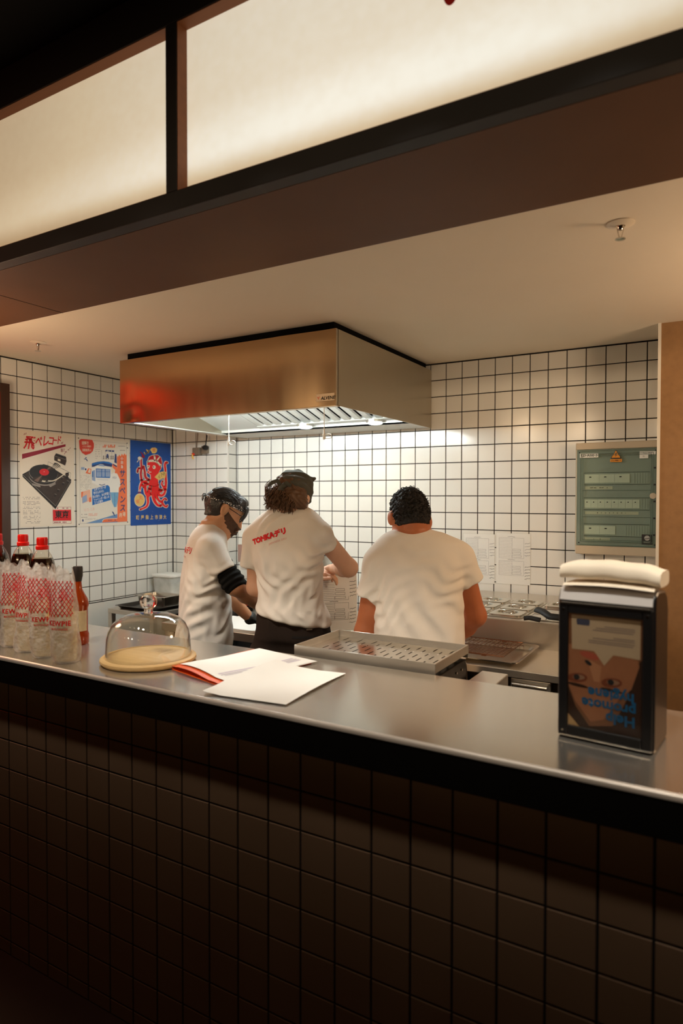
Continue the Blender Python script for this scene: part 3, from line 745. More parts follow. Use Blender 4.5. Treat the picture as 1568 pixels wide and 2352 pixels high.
def bars(parent, corners, lift, spec):
    a, b, c, d = [Vector((p[0], p[1], 0)) for p in corners]
    f = lambda u, v: tuple(a * (1 - u) * (1 - v) + b * u * (1 - v) + c * u * v + d * (1 - u) * v + Vector((0, 0, CT + lift(u, v) + 0.0005)))
    for u0, u1, v0, v1, m in spec:
        n = 12
        MB().add([f(u, v0 + (v1 - v0) * k / n) for k in range(n + 1) for u in (u0, u1)], [(2 * k, 2 * k + 1, 2 * k + 3, 2 * k + 2) for k in range(n)]).build('printed_bar', m, parent)
bars(o, SA, lambda u, v: liftA(u, v) + 0.0013, [(0.70, 0.735, 0.06, 0.92, LILAC), (0.76, 0.775, 0.06, 0.93, LILAC2), (0.80, 0.815, 0.08, 0.93, LILAC2), (0.83, 0.85, 0.70, 0.93, LILAC)])
SB = [(-1.203, 1.324), (-0.952, 1.356), (-0.968, 1.690), (-1.200, 1.655)]
liftB = lambda u, v: 0.0025 + 0.010 * max(0, 1 - u * 1.6) * min(1, v * 1.3) + 0.004 * math.sin(math.pi * v) * u + (0.006 * max(0, 1 - v * 6) * max(0, 1 - u * 5)) + 0.011 * max(0.0, 1 - u * 3.0) * min(1, v * 3)
for k in range(3):
    o = sheet('paper_sheet', [(p[0] - 0.003 * (2 - k), p[1] + 0.004 * (2 - k)) for p in SB], PAPER, 0.0003, lambda u, v, k=k: liftB(u, v) + 0.0009 * k, loc=(-1.08, 1.5, CT))
    tag(o, ('lowest blank white sheet of the loose stack near the counter edge', 'middle blank white sheet of the loose stack near the counter edge', 'top blank white sheet of the loose stack, beside the folder')[k], 'paper', 'sheets on the counter')

# ---------------------------------------------------------------- napkin dispenser
dx, dy = -0.312, 1.492
rz = math.radians(-6)
t = thing('napkin_dispenser', (dx, dy, CT), 'black napkin dispenser with chrome edges and a picture card', 'napkin dispenser', rz=rz)
T = Matrix.Translation((dx, dy, CT))
PB = mat('black_plastic', (20, 19, 20), rough=0.32)
W, H, D = 0.200, 0.337, 0.145
b = MB(); prof = [(0.012, 0.0), (D, 0.0), (D, H - 0.05), (D - 0.012, H - 0.02), (D - 0.035, H - 0.006), (0.035, H), (0.016, H - 0.008), (0.006, H - 0.028), (0.006, 0.01)]
b.ring([[T @ Vector((xx, p[0], p[1])) for p in prof] for xx in (0.0, W)])
b.build('housing', PB, t, bevel=0.006, bseg=3, smooth=40)
MF2 = T @ frame_matrix((0, 0.0, 0), (1, 0, 0), (0, 0, 1))
fr = MB()
for lo, hi in (((0.004, 0.006, -0.008), (0.024, H - 0.036, 0.002)), ((W - 0.024, 0.006, -0.008), (W - 0.004, H - 0.036, 0.002)), ((0.024, 0.006, -0.008), (W - 0.024, 0.030, 0.002)), ((0.024, H - 0.058, -0.008), (W - 0.024, H - 0.036, 0.002))):
    fr.box(lo, hi, M=MF2)
fr.build('front_frame', PB, t, bevel=0.003)
CHR = mat('chrome_edge', (206, 200, 190), rough=0.12, metal=1.0)
MB().cyl(MF2 @ Vector((0.008, H - 0.036, 0.003)), MF2 @ Vector((W - 0.008, H - 0.036, 0.003)), 0.0022, n=8).build('chrome_strip', CHR, t)
MB().cyl(MF2 @ Vector((0.006, 0.008, 0.001)), MF2 @ Vector((W - 0.006, 0.008, 0.001)), 0.0020, n=8).build('chrome_strip', CHR, t)
MB().ring([[T @ Vector((xx, p[0], p[1])) for p in [(0.004, H - 0.030), (0.014, H - 0.007), (0.034, H + 0.0012), (0.075, H - 0.002), (0.075, H - 0.004), (0.034, H - 0.002), (0.016, H - 0.010), (0.007, H - 0.030)]] for xx in (0.004, W - 0.006)]).build('top_lip', mat('lip_steel', (222, 218, 216), rough=0.3, metal=0.45), t, smooth=40)
for xx, yy in ((0.014, H - 0.050), (W - 0.014, H - 0.050), (0.014, 0.018)):
    MB().lathe([(0.0032, 0.002), (0.0026, 0.0032)], MF2 @ Vector((xx, yy, 0)), 12, MF2.to_3x3() @ Vector((0, 0, 1))).build('screw', CHR, t)
# picture card: a face printed upside down with a text box
cx0, cx1, cy0, cy1 = 0.024, W - 0.024, 0.030, H - 0.058
CM = MF2 @ Matrix.Translation((0, 0, -0.0055))
card = MB().box((cx0, cy0, -0.002), (cx1, cy1, 0.0), M=CM).build('picture_card', mat('card_brown', (126, 84, 58), rough=0.4, var=0.3, vscale=9), t)
cw, chh = cx1 - cx0, cy1 - cy0
def cpoly(pts, m, z, name): MB().poly([(cx0 + u * cw, cy0 + v * chh) for u, v in pts], CM, z, 0.00015).build(name, m, card)
def oval(u, v, ru, rv, rot=0.0, n=24):
    return [(u + ru * math.cos(a) * math.cos(rot) - rv * math.sin(a) * math.sin(rot), v + ru * math.cos(a) * math.sin(rot) + rv * math.sin(a) * math.cos(rot)) for a in np.linspace(0, 2 * math.pi, n + 1)[:-1]]
cpoly([(0, 0), (1, 0), (1, .66), (.93, .62), (.8, .3), (.62, .06), (.3, .02), (.1, .18), (0, .34)], mat('print_hair', (56, 36, 28), rough=0.4), 0.0001, 'printed_hair')
cpoly([(.0, .0), (.16, .0), (.05, .07), (0, .10)], mat('print_pale', (188, 150, 104), rough=0.4), 0.0003, 'printed_ground')
cpoly([(.0, .36), (.1, .22), (.32, .06), (.5, .10), (.70, .30), (.86, .40), (.96, .60), (.92, .72), (0, .72)], mat('print_skin', (160, 106, 76), rough=0.4, var=0.25, vscale=20), 0.0003, 'printed_skin')
cpoly([(.36, .42), (.44, .42), (.46, .56), (.30, .60), (.30, .54)], mat('print_skin_light', (176, 122, 90), rough=0.4), 0.0005, 'printed_nose')
cpoly(oval(.28, .575, .05, .018, -.3), INK, 0.0007, 'printed_nostril')
for u in (.13, .60):
    cpoly(oval(u, .43, .14, .042, .08), mat('print_shade', (122, 66, 44), rough=0.4), 0.0005, 'printed_eyelid')
    cpoly(oval(u + .02, .435, .085, .022, .05), mat('print_white', (142, 110, 90), rough=0.4), 0.0007, 'printed_eye')
    cpoly(oval(u - .01, .435, .042, .024), INK, 0.0009, 'printed_iris')
    cpoly(oval(u, .365, .15, .014, -.05), MATS['print_hair'], 0.0007, 'printed_brow')
cpoly(oval(.30, .64, .14, .03, -.1), mat('print_lip', (170, 84, 66), rough=0.4), 0.0005, 'printed_lips')
cpoly([(.04, .985), (.97, .985), (.97, .66), (.62, .67), (.50, .57), (.36, .685), (.05, .68)], mat('print_box', (186, 162, 136), rough=0.4), 0.0009, 'printed_bubble')
cpoly([(.12, .90), (.29, .90), (.30, .935), (.29, .955), (.12, .955), (.11, .935)], mat('print_badge', (70, 72, 92), rough=0.4), 0.0011, 'printed_badge')
for v, a, b_ in ((.905, .50, .90), (.887, .38, .90), (.868, .34, .88), (.815, .62, .90), (.797, .34, .90), (.775, .28, .90), (.757, .28, .88)):
    cpoly([(a, v - .004), (b_, v - .004), (b_, v + .004), (a, v + .004)], mat('print_grey', (132, 116, 112), rough=0.4), 0.0011, 'printed_line')
BLUE = mat('print_blue', (22, 92, 138), rough=0.4)
for txt, u, v in (('hygiene', .59, .325), ('promote', .56, .225), ('Help', .72, .125)):
    text_mesh(txt, 0.031, CM @ Matrix.Translation((cx0 + u * cw, cy0 + v * chh, 0.0010)) @ Matrix.Rotation(math.pi, 4, 'Z'), BLUE, 'printed_word', card, bold=0.0009)
MB().box((cx0, cy0, -0.0012), (cx1, cy1, -0.0008), M=MF2).build('clear_window', thin_glass('window_plastic', (0.92, 0.92, 0.90), 0.8, 0.12), t)
for o in list(t.children): pass
# folded napkins lying on top
NAP = mat('napkin_paper', (238, 226, 206), rough=0.85, bump=0.05, bscale=140)
nt_ = thing('napkin_stack', (dx, dy, CT + H), 'folded cream napkin bulging on top of the black dispenser', 'napkin', rz=rz)
n, mm = 26, 20; g = []
for j in range(mm):
    a = 2 * math.pi * j / mm; row = []
    for i in range(n + 1):
        u = i / n; xx = 0.000 + 0.206 * u
        cz = 0.026 + 0.008 * math.sin(math.pi * min(1, u * 1.05 + .02)) ** .6 - 0.003 * u + 0.0012 * math.sin(17 * u)
        hh = (0.0215 + 0.006 * math.sin(math.pi * u)) * (0.86 + 0.05 * math.sin(9 * u)); dd = 0.050
        ca, sa = math.cos(a), math.sin(a)
        yy = 0.064 + dd * math.copysign(abs(ca) ** .55, ca); zz = cz + hh * math.copysign(abs(sa) ** .6, sa) * (1 if sa > 0 else 0.75)
        row.append(T @ Vector((xx, yy, H + max(zz, 0.003 - 0.004 * (yy > 0.08)))))
    g.append(row)
MB().ring([[g[j][i] for j in range(mm)] for i in range(n + 1)]).build('folded_napkin', NAP, nt_, smooth=50)
MB().ring([[T @ Vector((0.010 + 0.186 * i / n, yy, H + 0.0015 + zz + 0.004 * math.sin(math.pi * i / n))) for yy, zz in ((0.004, 0.0), (0.100, 0.0), (0.100, 0.004), (0.012, 0.004))] for i in range(n + 1)]).build('lower_fold', NAP, nt_, smooth=50)

# ---------------------------------------------------------------- perforated steel tray unit right behind the counter
ux0, ux1, uy0, uy1, uz = -1.262, -0.744, 1.846, 2.150, 1.077
t = thing('draining_unit', ((ux0 + ux1) / 2, 2.0, 0.0), 'steel draining unit with slotted plate right behind the counter', 'draining unit')
sh = MB()
sh.box((ux0, uy0, uz - 0.075), (ux1, uy0 + 0.004, uz)); sh.box((ux0, uy1 - 0.004, uz - 0.045), (ux1, uy1, uz))
sh.box((ux0, uy0 + 0.004, uz - 0.045), (ux0 + 0.004, uy1 - 0.004, uz)); sh.box((ux1 - 0.004, uy0 + 0.004, uz - 0.030), (ux1, uy1 - 0.004, uz))
sh.build('rim', STEEL, t, bevel=0.0015)
zp = uz - 0.024
xs = [ux0 + 0.004]; ys_ = [uy0 + 0.004]
slots = []
for c in range(15):
    for r in range(4):
        sx = ux0 + 0.052 + c * 0.0298; sy = uy0 + 0.026 + r * 0.072 + (0.036 if c % 2 else 0)
        if sy + 0.043 < uy1 - 0.014: slots.append((sx, sx + 0.0050, sy, sy + 0.043))
xs = sorted({round(v, 5) for s in slots for v in s[:2]} | {ux0 + 0.004, ux1 - 0.004}); ys_ = sorted({round(v, 5) for s in slots for v in s[2:]} | {uy0 + 0.004, uy1 - 0.004})
pl = MB()
for i in range(len(xs) - 1):
    for j in range(len(ys_) - 1):
        mx_, my_ = (xs[i] + xs[i + 1]) / 2, (ys_[j] + ys_[j + 1]) / 2
        if any(s[0] < mx_ < s[1] and s[2] < my_ < s[3] for s in slots): continue
        pl.add([(xs[i], ys_[j], zp), (xs[i + 1], ys_[j], zp), (xs[i + 1], ys_[j + 1], zp), (xs[i], ys_[j + 1], zp)], [(0, 1, 2, 3)])
pl.build('slotted_plate', BRIGHTSTEEL, t)
MB().box((ux0 + 0.006, uy0 + 0.006, 0.10), (ux1 - 0.006, uy1 - 0.006, uz - 0.048)).build('body', mat('black_steel', (26, 24, 22), rough=0.25, metal=0.4), t, bevel=0.003)
for k in (0, 1):
    MB().lathe([(0.004, 0), (0.004, 0.003)], (ux1 - 0.006, uy0 + 0.20 + 0.05 * k, uz - 0.075), 10, (1, 0, 0)).build('screw', CHR, t)
for sx in (ux0 + 0.03, ux1 - 0.03):
    for sy in (uy0 + 0.03, uy1 - 0.03): MB().cyl((sx, sy, 0.0), (sx, sy, 0.101), 0.018).build('foot', MATS['black_steel'], t)
# low steel block beside it
t = thing('steel_stand', (-0.68, 2.02, 0.0), 'low steel stand beside the slotted draining unit', 'stand')
MB().box((-0.735, 1.86, 0.80), (-0.640, 2.27, 0.962)).build('top_box', STEEL, t, bevel=0.003)
for sx in (-0.72, -0.655):
    for sy in (1.88, 2.25): MB().box((sx - 0.012, sy - 0.012, 0), (sx + 0.012, sy + 0.012, 0.80)).build('leg', STEEL, t)

# ---------------------------------------------------------------- saladette prep fridge on the right
fx0, fx1, fy0, fz = -1.215, -0.300, 2.462, 0.928
t = thing('prep_fridge', (-0.75, 3.1, 0.0), 'stainless prep fridge with raised pan rail along the tiled wall', 'fridge')
MB().box((fx0, fy0, fz - 0.030), (fx1, 2.866, fz)).build('work_surface', STEEL, t, bevel=0.003)
MB().box((fx0, fy0 + 0.05, 0.10), (fx1, 3.70, fz - 0.031)).build('cabinet', mat('dark_steel', (70, 62, 54), rough=0.35, metal=0.8), t)
MB().box((fx0, 2.862, fz - 0.029), (fx1, 3.700, 1.044)).build('pan_rail', STEEL, t, bevel=0.004)
for i, (x0, x1) in enumerate(((-1.18, -0.93), (-0.69, -0.54), (-0.50, -0.33))):
    d = MB().box((x0, fy0 + 0.018, 0.16), (x1, fy0 + 0.049, fz - (0.040, 0.036, 0.042)[i])).build('drawer', STEEL, t, bevel=0.003)
    MB().rbox((x0 + 0.01, fy0 - 0.006, fz - 0.066), (x1 - 0.01, fy0 + 0.018, fz - 0.046), 0.009, axis=0).build('handle', BRIGHTSTEEL, d, smooth=40)
for sx in (fx0 + 0.05, fx1 - 0.05):
    for sy in (fy0 + 0.1, 3.6): MB().cyl((sx, sy, 0.0), (sx, sy, 0.10), 0.02).build('foot', BLACK, t)
PAN = mat('pan_steel', (214, 210, 200), rough=0.24, metal=1.0, rvar=0.05, vscale=9)
def lid_pan(x0, x1, y0, y1, label, z=1.0445, kind='lid'):
    g = thing('food_pan', ((x0 + x1) / 2, (y0 + y1) / 2, z), label, 'food pan', 'steel food pans in the rail')
    cx, cy = (x0 + x1) / 2, (y0 + y1) / 2
    rm = MB(); w = 0.012
    for lo, hi in (((x0, y0), (x1, y0 + w)), ((x0, y1 - w), (x1, y1)), ((x0, y0 + w), (x0 + w, y1 - w)), ((x1 - w, y0 + w), (x1, y1 - w))):
        rm.box((lo[0], lo[1], z), (hi[0], hi[1], z + 0.004))
    rm.build('rim', PAN, g, bevel=0.001)
    if kind == 'lid':
        n = 32; L = MB(); rings = []
        def sq(a, rx, ry, e): return (cx + rx * math.copysign(abs(math.cos(a)) ** e, math.cos(a)), cy + ry * math.copysign(abs(math.sin(a)) ** e, math.sin(a)))
        rx, ry = (x1 - x0) / 2 - 0.008, (y1 - y0) / 2 - 0.008
        for fx, fy, zz, e in ((1, 1, 0.004, .28), (1, 1, 0.011, .28), (.93, .93, 0.0125, .35), (.70, .55, 0.0125, .6), (.66, .50, 0.006, .8), (.60, .42, 0.003, .9), (.34, .26, 0.003, 1), (.30, .22, 0.010, 1), (.20, .14, 0.0125, 1)):
            rings.append([(*sq(2 * math.pi * k / n, rx * fx, ry * fy, e), z + zz) for k in range(n)])
        L.ring(rings); L.build('lid', PAN, g, smooth=35)
        MB().tube([(cx - 0.030, cy, z + 0.010), (cx - 0.026, cy, z + 0.019), (cx + 0.026, cy, z + 0.019), (cx + 0.030, cy, z + 0.010)], 0.004, 8, flat=0.8).build('handle', PAN, g, smooth=60)
    else:
        MB().box((x0 + w, y0 + w, z + 0.001), (x1 - w, y1 - w, z + 0.0025)).build('clear_lid', CLEAR, g)
        MB().box((x0 + w, y0 + w, z - 0.0005), (x1 - w, y1 - w, z + 0.0005)).build('pan_base', PAN, g)
    return g
for ci, (x0, x1) in enumerate(((-1.105, -0.932), (-0.924, -0.762), (-0.752, -0.585))):
    for ri in range(3):
        y0 = 2.900 + ri * 0.168
        where = ('front', 'middle', 'rear')[ri]; col = ('left column by the right cook', 'middle column', 'right column by the napkin dispenser')[ci]
        lid_pan(x0, x1, y0, y0 + 0.162, '%s food pan, %s row of the %s' % ('lidded' if not (ci == 2 and ri < 2) else 'open', where, col), kind='lid' if not (ci == 2 and ri < 2) else 'open')
cl = thing('black_tongs', (-0.66, 2.98, 1.05), 'black rubber tongs lying across the open food pans', 'tongs')
c2 = MB(); q0 = at_z(1203, 1420, 1.062); q1 = at_z(1232, 1400, 1.080); q2 = at_z(1262, 1416, 1.068); q3 = at_z(1300, 1420, 1.066)
c2.tube([q1, (q1 + q2) / 2 + np.array([0, 0, .005]), q2, q3], 0.017, 10, flat=0.55); c2.build('grip', mat('black_rubber', (14, 13, 13), rough=0.5), cl, smooth=60)
MB().tube([q0, at_z(1216, 1419, 1.066), at_z(1240, 1424, 1.062)], 0.012, 8, flat=0.6).build('jaw', MATS['black_rubber'], cl, smooth=60)
# tray with a wire rack on the work surface
tx0, tx1, ty0, ty1, tz = -1.190, -0.664, 2.480, 2.846, fz
t = thing('steel_tray', ((tx0 + tx1) / 2, 2.7, tz), 'shallow steel tray under the copper wire rack', 'tray')
tr = MB(); r0 = 0.03
def rrect(x0, y0, x1, y1, r, z, n=5):
    out = []
    for cx, cy, a0 in ((x1 - r, y1 - r, 0), (x0 + r, y1 - r, 90), (x0 + r, y0 + r, 180), (x1 - r, y0 + r, 270)):
        for k in range(n + 1):
            a = math.radians(a0 + 90 * k / n); out.append((cx + r * math.cos(a), cy + r * math.sin(a), z))
    return out
tr.ring([rrect(tx0 + .03, ty0 + .03, tx1 - .03, ty1 - .03, .02, tz + .0015), rrect(tx0 + .012, ty0 + .012, tx1 - .012, ty1 - .012, .03, tz + .019), rrect(tx0, ty0, tx1, ty1, .03, tz + .021), rrect(tx0, ty0, tx1, ty1, .03, tz + .018), rrect(tx0 + .014, ty0 + .014, tx1 - .014, ty1 - .014, .03, tz + .016), rrect(tx0 + .03, ty0 + .03, tx1 - .03, ty1 - .03, .02, tz)], cap0=False)
tr.add(rrect(tx0 + .03, ty0 + .03, tx1 - .03, ty1 - .03, .02, tz + .0016), [tuple(range(24))])
tr.build('pan', PAN, t, smooth=40)
t = thing('wire_rack', (-0.95, 2.7, tz + 0.021), 'copper-toned wire cooling rack resting on the steel tray', 'rack')
COPPER = mat('copper_wire', (150, 108, 82), rough=0.3, metal=1.0)
rx0, rx1, ry0, ry1, rzz = -1.165, -0.735, 2.540, 2.832, tz + 0.0265
w1 = MB()
for k in range(24): xx = rx0 + (rx1 - rx0) * k / 23; w1.cyl((xx, ry0, rzz), (xx, ry1, rzz), 0.0013, n=5)
for k in range(13): yy = ry0 + (ry1 - ry0) * k / 12; w1.cyl((rx0, yy, rzz - 0.002), (rx1, yy, rzz - 0.002), 0.0013, n=5)
w1.build('wire_grid', COPPER, t, kind='stuff')
MB().tube([(rx0, ry0, rzz), (rx1, ry0, rzz), (rx1, ry1, rzz), (rx0, ry1, rzz), (rx0, ry0, rzz)], 0.0024, 6).build('outer_frame', COPPER, t)
for xx in (rx0 + .08, rx1 - .08):
    for yy in (ry0, ry1): MB().tube([(xx - .012, yy, rzz), (xx - .008, yy - .006, tz + .0225), (xx + .008, yy - .006, tz + .0225), (xx + .012, yy, rzz)], 0.002, 6).build('foot', COPPER, t)

# ---------------------------------------------------------------- bench under the hood
bz = 0.880
hx0, hx1, hy0 = -2.72, -1.245, 2.655
t = thing('work_bench', (-2.0, 3.15, 0.0), 'steel work bench under the hood where the cooks stand', 'bench')
MB().box((hx0, hy0, bz - 0.045), (hx1, 3.55, bz)).build('bench_top', STEEL, t, bevel=0.003)
MB().box((hx0 + .02, hy0 + .06, 0.25), (hx1 - .02, 3.5, 0.28)).build('lower_shelf', STEEL, t)
MB().box((hx0 + .02, hy0 + .05, 0.29), (hx1 - .02, hy0 + .07, bz - 0.10)).build('front_panel', BLACK, t)
for sx in (hx0 + .03, hx1 - .03):
    for sy in (hy0 + .03, 3.50): MB().box((sx - .018, sy - .018, 0), (sx + .018, sy + .018, bz - 0.046)).build('leg', STEEL, t)
WPL = mat('white_board', (236, 236, 230), rough=0.45)
p = at_z(512, 1432, bz)
t = thing('cutting_board', (p[0], p[1], bz), 'white plastic cutting board on the bench under the gloved hand', 'cutting board')
MB().box((-2.45, hy0 + 0.012, bz), (-1.98, hy0 + 0.30, bz + 0.016)).build('board', WPL, t, bevel=0.003)
def open_pan(name, label, cat, x0, y0, x1, y1, z, h, m, rim=0.012, taper=0.012, fill=None, group=None):
    g = thing(name, ((x0 + x1) / 2, (y0 + y1) / 2, z), label, cat, group)
    q = taper; b = MB()
    b.ring([rrect(x0 + q, y0 + q, x1 - q, y1 - q, .012, z), rrect(x0 + .002, y0 + .002, x1 - .002, y1 - .002, .016, z + h - .002), rrect(x0 - rim, y0 - rim, x1 + rim, y1 + rim, .02, z + h - .002), rrect(x0 - rim, y0 - rim, x1 + rim, y1 + rim, .02, z + h), rrect(x0 + .004, y0 + .004, x1 - .004, y1 - .004, .015, z + h), rrect(x0 + q + .003, y0 + q + .003, x1 - q - .003, y1 - q - .003, .011, z + .004)])
    b.build('pan', m, g, smooth=35)
    if fill is not None:
        rr = rrect(x0 + .006, y0 + .006, x1 - .006, y1 - .006, .014, z + h * .62); MB().add(rr, [tuple(range(len(rr)))]).build('contents', fill, g)
    return g
ORP = mat('orange_plastic', (226, 84, 40), rough=0.4)
q = at_y(518, 1412, 3.02); open_pan('orange_crate', 'orange plastic crate on the bench beside the first cook', 'crate', q[0] - 0.17, 2.99, q[0] + 0.085, 3.20, bz + 0.045, 0.075, ORP)
open_pan('black_tray', 'black tray under the orange crate on the bench', 'tray', q[0] - 0.22, 2.965, q[0] + 0.10, 3.24, bz, 0.043, mat('black_tray', (18, 17, 16), rough=0.35))
for k in range(4):
    q = at_y(594 + 5 * (k % 2), 1412, 3.10 + 0.058 * k)
    open_pan('foil_dish', ('shiny small foil dish on the bench, front of the row', 'shiny small foil dish on the bench, second of the row', 'shiny small foil dish on the bench, third of the row', 'shiny small foil dish on the bench, last of the row')[k], 'dish', q[0] - .05, q[1] - .022, q[0] + .05, q[1] + .022, bz, 0.055 + 0.012 * k, BRIGHTSTEEL, rim=0.006, group='foil dishes on the bench')
# tall steel appliance behind the second cook
a0 = at_y(545, 1270, 3.30)
t = thing('steel_appliance', (a0[0] + 0.24, 3.44, bz), 'tall steel appliance on the bench behind the second cook', 'appliance')
ztop = at_y(545, 1250, 3.30)[2]
MB().box((a0[0], 3.30, ztop - 0.115), (a0[0] + 0.46, 3.62, ztop)).build('upper_box', STEEL, t, bevel=0.004)
MB().box((a0[0] + 0.05, 3.34, bz + 0.02), (a0[0] + 0.43, 3.60, ztop - 0.165)).build('lower_box', STEEL, t, bevel=0.004)
gr = MB()
for k in range(10): gr.cyl((a0[0] + 0.02, 3.31, ztop - 0.162 + 0.005 * k), (a0[0] + 0.44, 3.31, ztop - 0.162 + 0.005 * k), 0.0014, n=5)
gr.box((a0[0] + 0.04, 3.33, ztop - 0.166), (a0[0] + 0.44, 3.61, ztop - 0.114))
gr.build('wire_guard', STEEL, t, kind='stuff')
for sx in (a0[0] + .07, a0[0] + .41):
    for sy in (3.36, 3.58): MB().cyl((sx, sy, bz), (sx, sy, bz + .021), 0.012).build('foot', BLACK, t)
# right of the second cook: steel pans and clear cups
lid_q = [(772, 1440, 2.83), (796, 1446, 2.71)]
for k, (px_, py_, Y) in enumerate(lid_q):
    q = at_y(px_, py_, Y); open_pan('steel_insert', ('steel insert pan on the bench right of the dark trousers, rear', 'steel insert pan on the bench right of the dark trousers, front')[k], 'food pan', q[0] - .085, Y - .045, q[0] + .085, Y + .045, bz, 0.05, BRIGHTSTEEL, group='steel inserts on the bench')
for k, (px_, Y) in enumerate(((804, 2.93), (757, 2.90))):
    q = at_y(px_, 1440, Y)
    g = thing('clear_cup', (q[0], Y, bz), ('clear cup on the bench between the second and third cook', 'clear cup on the bench close to the dark trousers')[k], 'cup', 'clear cups on the bench')
    MB().lathe([(0.024, 0), (0.030, 0.085), (0.032, 0.087), (0.028, 0.084), (0.023, 0.003)], (q[0], Y, bz), 20).build('cup', CLEAR, g, smooth=50)

# ---------------------------------------------------------------- steel side table on the left
tz = 0.872
fl = at_z(247, 1397, tz); frr = at_z(352, 1410, tz)
sx0, sx1, sy0, sy1 = max(fl[0], XL + 0.03), frr[0], (fl[1] + frr[1]) / 2, 3.58
t = thing('side_table', ((sx0 + sx1) / 2, (sy0 + sy1) / 2, 0), 'small steel side table in the corner by the left wall', 'table')
MB().box((sx0, sy0, tz - 0.03), (sx1, sy1, tz)).build('table_top', STEEL, t, bevel=0.003)
MB().box((sx0 + .02, sy0 + .03, 0.30), (sx1 - .02, sy1 - .03, 0.32)).build('lower_shelf', STEEL, t)
for x in (sx0 + .018, sx1 - .018):
    for y in (sy0 + .018, sy1 - .018): MB().box((x - .016, y - .016, 0), (x + .016, y + .016, tz - .031)).build('leg', STEEL, t)
open_pan('baking_tray', 'dark baking tray lying on the steel side table', 'tray', sx0 + .05, sy0 + .02, sx1 - .015, sy0 + .42, tz, 0.022, mat('dark_tray', (48, 44, 40), rough=0.3, metal=0.8), rim=0.008, taper=0.02)
q = at_z(347, 1393, tz + .024)
open_pan('gastro_pan', 'deep steel pan with dark rice on the baking tray', 'food pan', sx0 + 0.155, sy0 + 0.095, sx0 + 0.395, sy0 + 0.255, tz + .0245, 0.062, PAN, fill=mat('dark_food', (70, 44, 34), rough=0.7, var=0.5, vscale=80, bump=0.4, bscale=120))
MILK = film('milky_plastic', (226, 230, 226), 0.62, bump=0.05, bscale=14)
q = at_y(390, 1380, 3.45); cx, cy, cz = q[0], 3.45, tz
g = thing('storage_box', (cx, cy, cz), 'milky plastic storage box with white lid on the side table', 'storage box')
hb = at_y(385, 1322, 3.45)[2] - cz
MB().ring([rrect(cx - .088, cy - .07, cx + .088, cy + .07, .02, cz), rrect(cx - .098, cy - .08, cx + .098, cy + .08, .022, cz + hb)]).build('tub', MILK, g, smooth=40)
MB().ring([rrect(cx - .106, cy - .088, cx + .106, cy + .088, .025, cz + hb), rrect(cx - .106, cy - .088, cx + .106, cy + .088, .025, cz + hb + .012), rrect(cx - .098, cy - .080, cx + .098, cy + .080, .022, cz + hb + .016)]).build('lid', WPL, g, smooth=40)
MB().ring([rrect(cx - .07, cy - .055, cx + .07, cy + .055, .02, cz + .004), rrect(cx - .076, cy - .06, cx + .076, cy + .06, .02, cz + hb * .55)]).build('contents', mat('beige_content', (206, 196, 172), rough=0.7), g, smooth=40)

# ---------------------------------------------------------------- switchboard on the back wall
sx0, sx1, sz0, sz1, sd = -0.676, -0.268, 1.287, 1.876, 0.085
sy = YB - sd
t = thing('switchboard', ((sx0 + sx1) / 2, YB, (sz0 + sz1) / 2), 'beige electrical switchboard with green tinted door on tiled wall', 'switchboard')
BEIGE = mat('beige_plastic', (196, 180, 154), rough=0.5)
GREENP = mat('green_plate', (162, 170, 160), rough=0.5)
GRDARK = mat('green_dark', (58, 74, 62), rough=0.5)
sw, shh = sx1 - sx0, sz1 - sz0
SM = frame_matrix((sx0, sy, sz0), (1, 0, 0), (0, 0, 1))
MB().box((0, 0, -sd), (sw, shh, -0.022), M=SM).build('enclosure', BEIGE, t, bevel=0.006, bseg=3)
def bev(lo, hi, name, m, parent=None, b=0.0): return MB().box(lo, hi, M=SM).build(name, m, parent or t, bevel=b)
bev((0.006, 0.0, -0.022), (sw - 0.002, 0.045, -0.004), 'lower_cover', BEIGE, b=0.004)
bev((0.004, shh - 0.036, -0.022), (sw - 0.002, shh, -0.004), 'upper_cover', BEIGE, b=0.004)
inner = bev((0.010, 0.046, -0.022), (sw - 0.006, shh - 0.037, -0.012), 'inner_plate', GREENP)
dx0, dx1, dz0, dz1 = 0.010, sw - 0.006, 0.046, shh - 0.037
BR = mat('breaker_grey', (218, 222, 204), rough=0.5)
rows = [(0.150, 3, 2.2), (0.282, 8, 1.0), (0.420, 2, 2.3)]
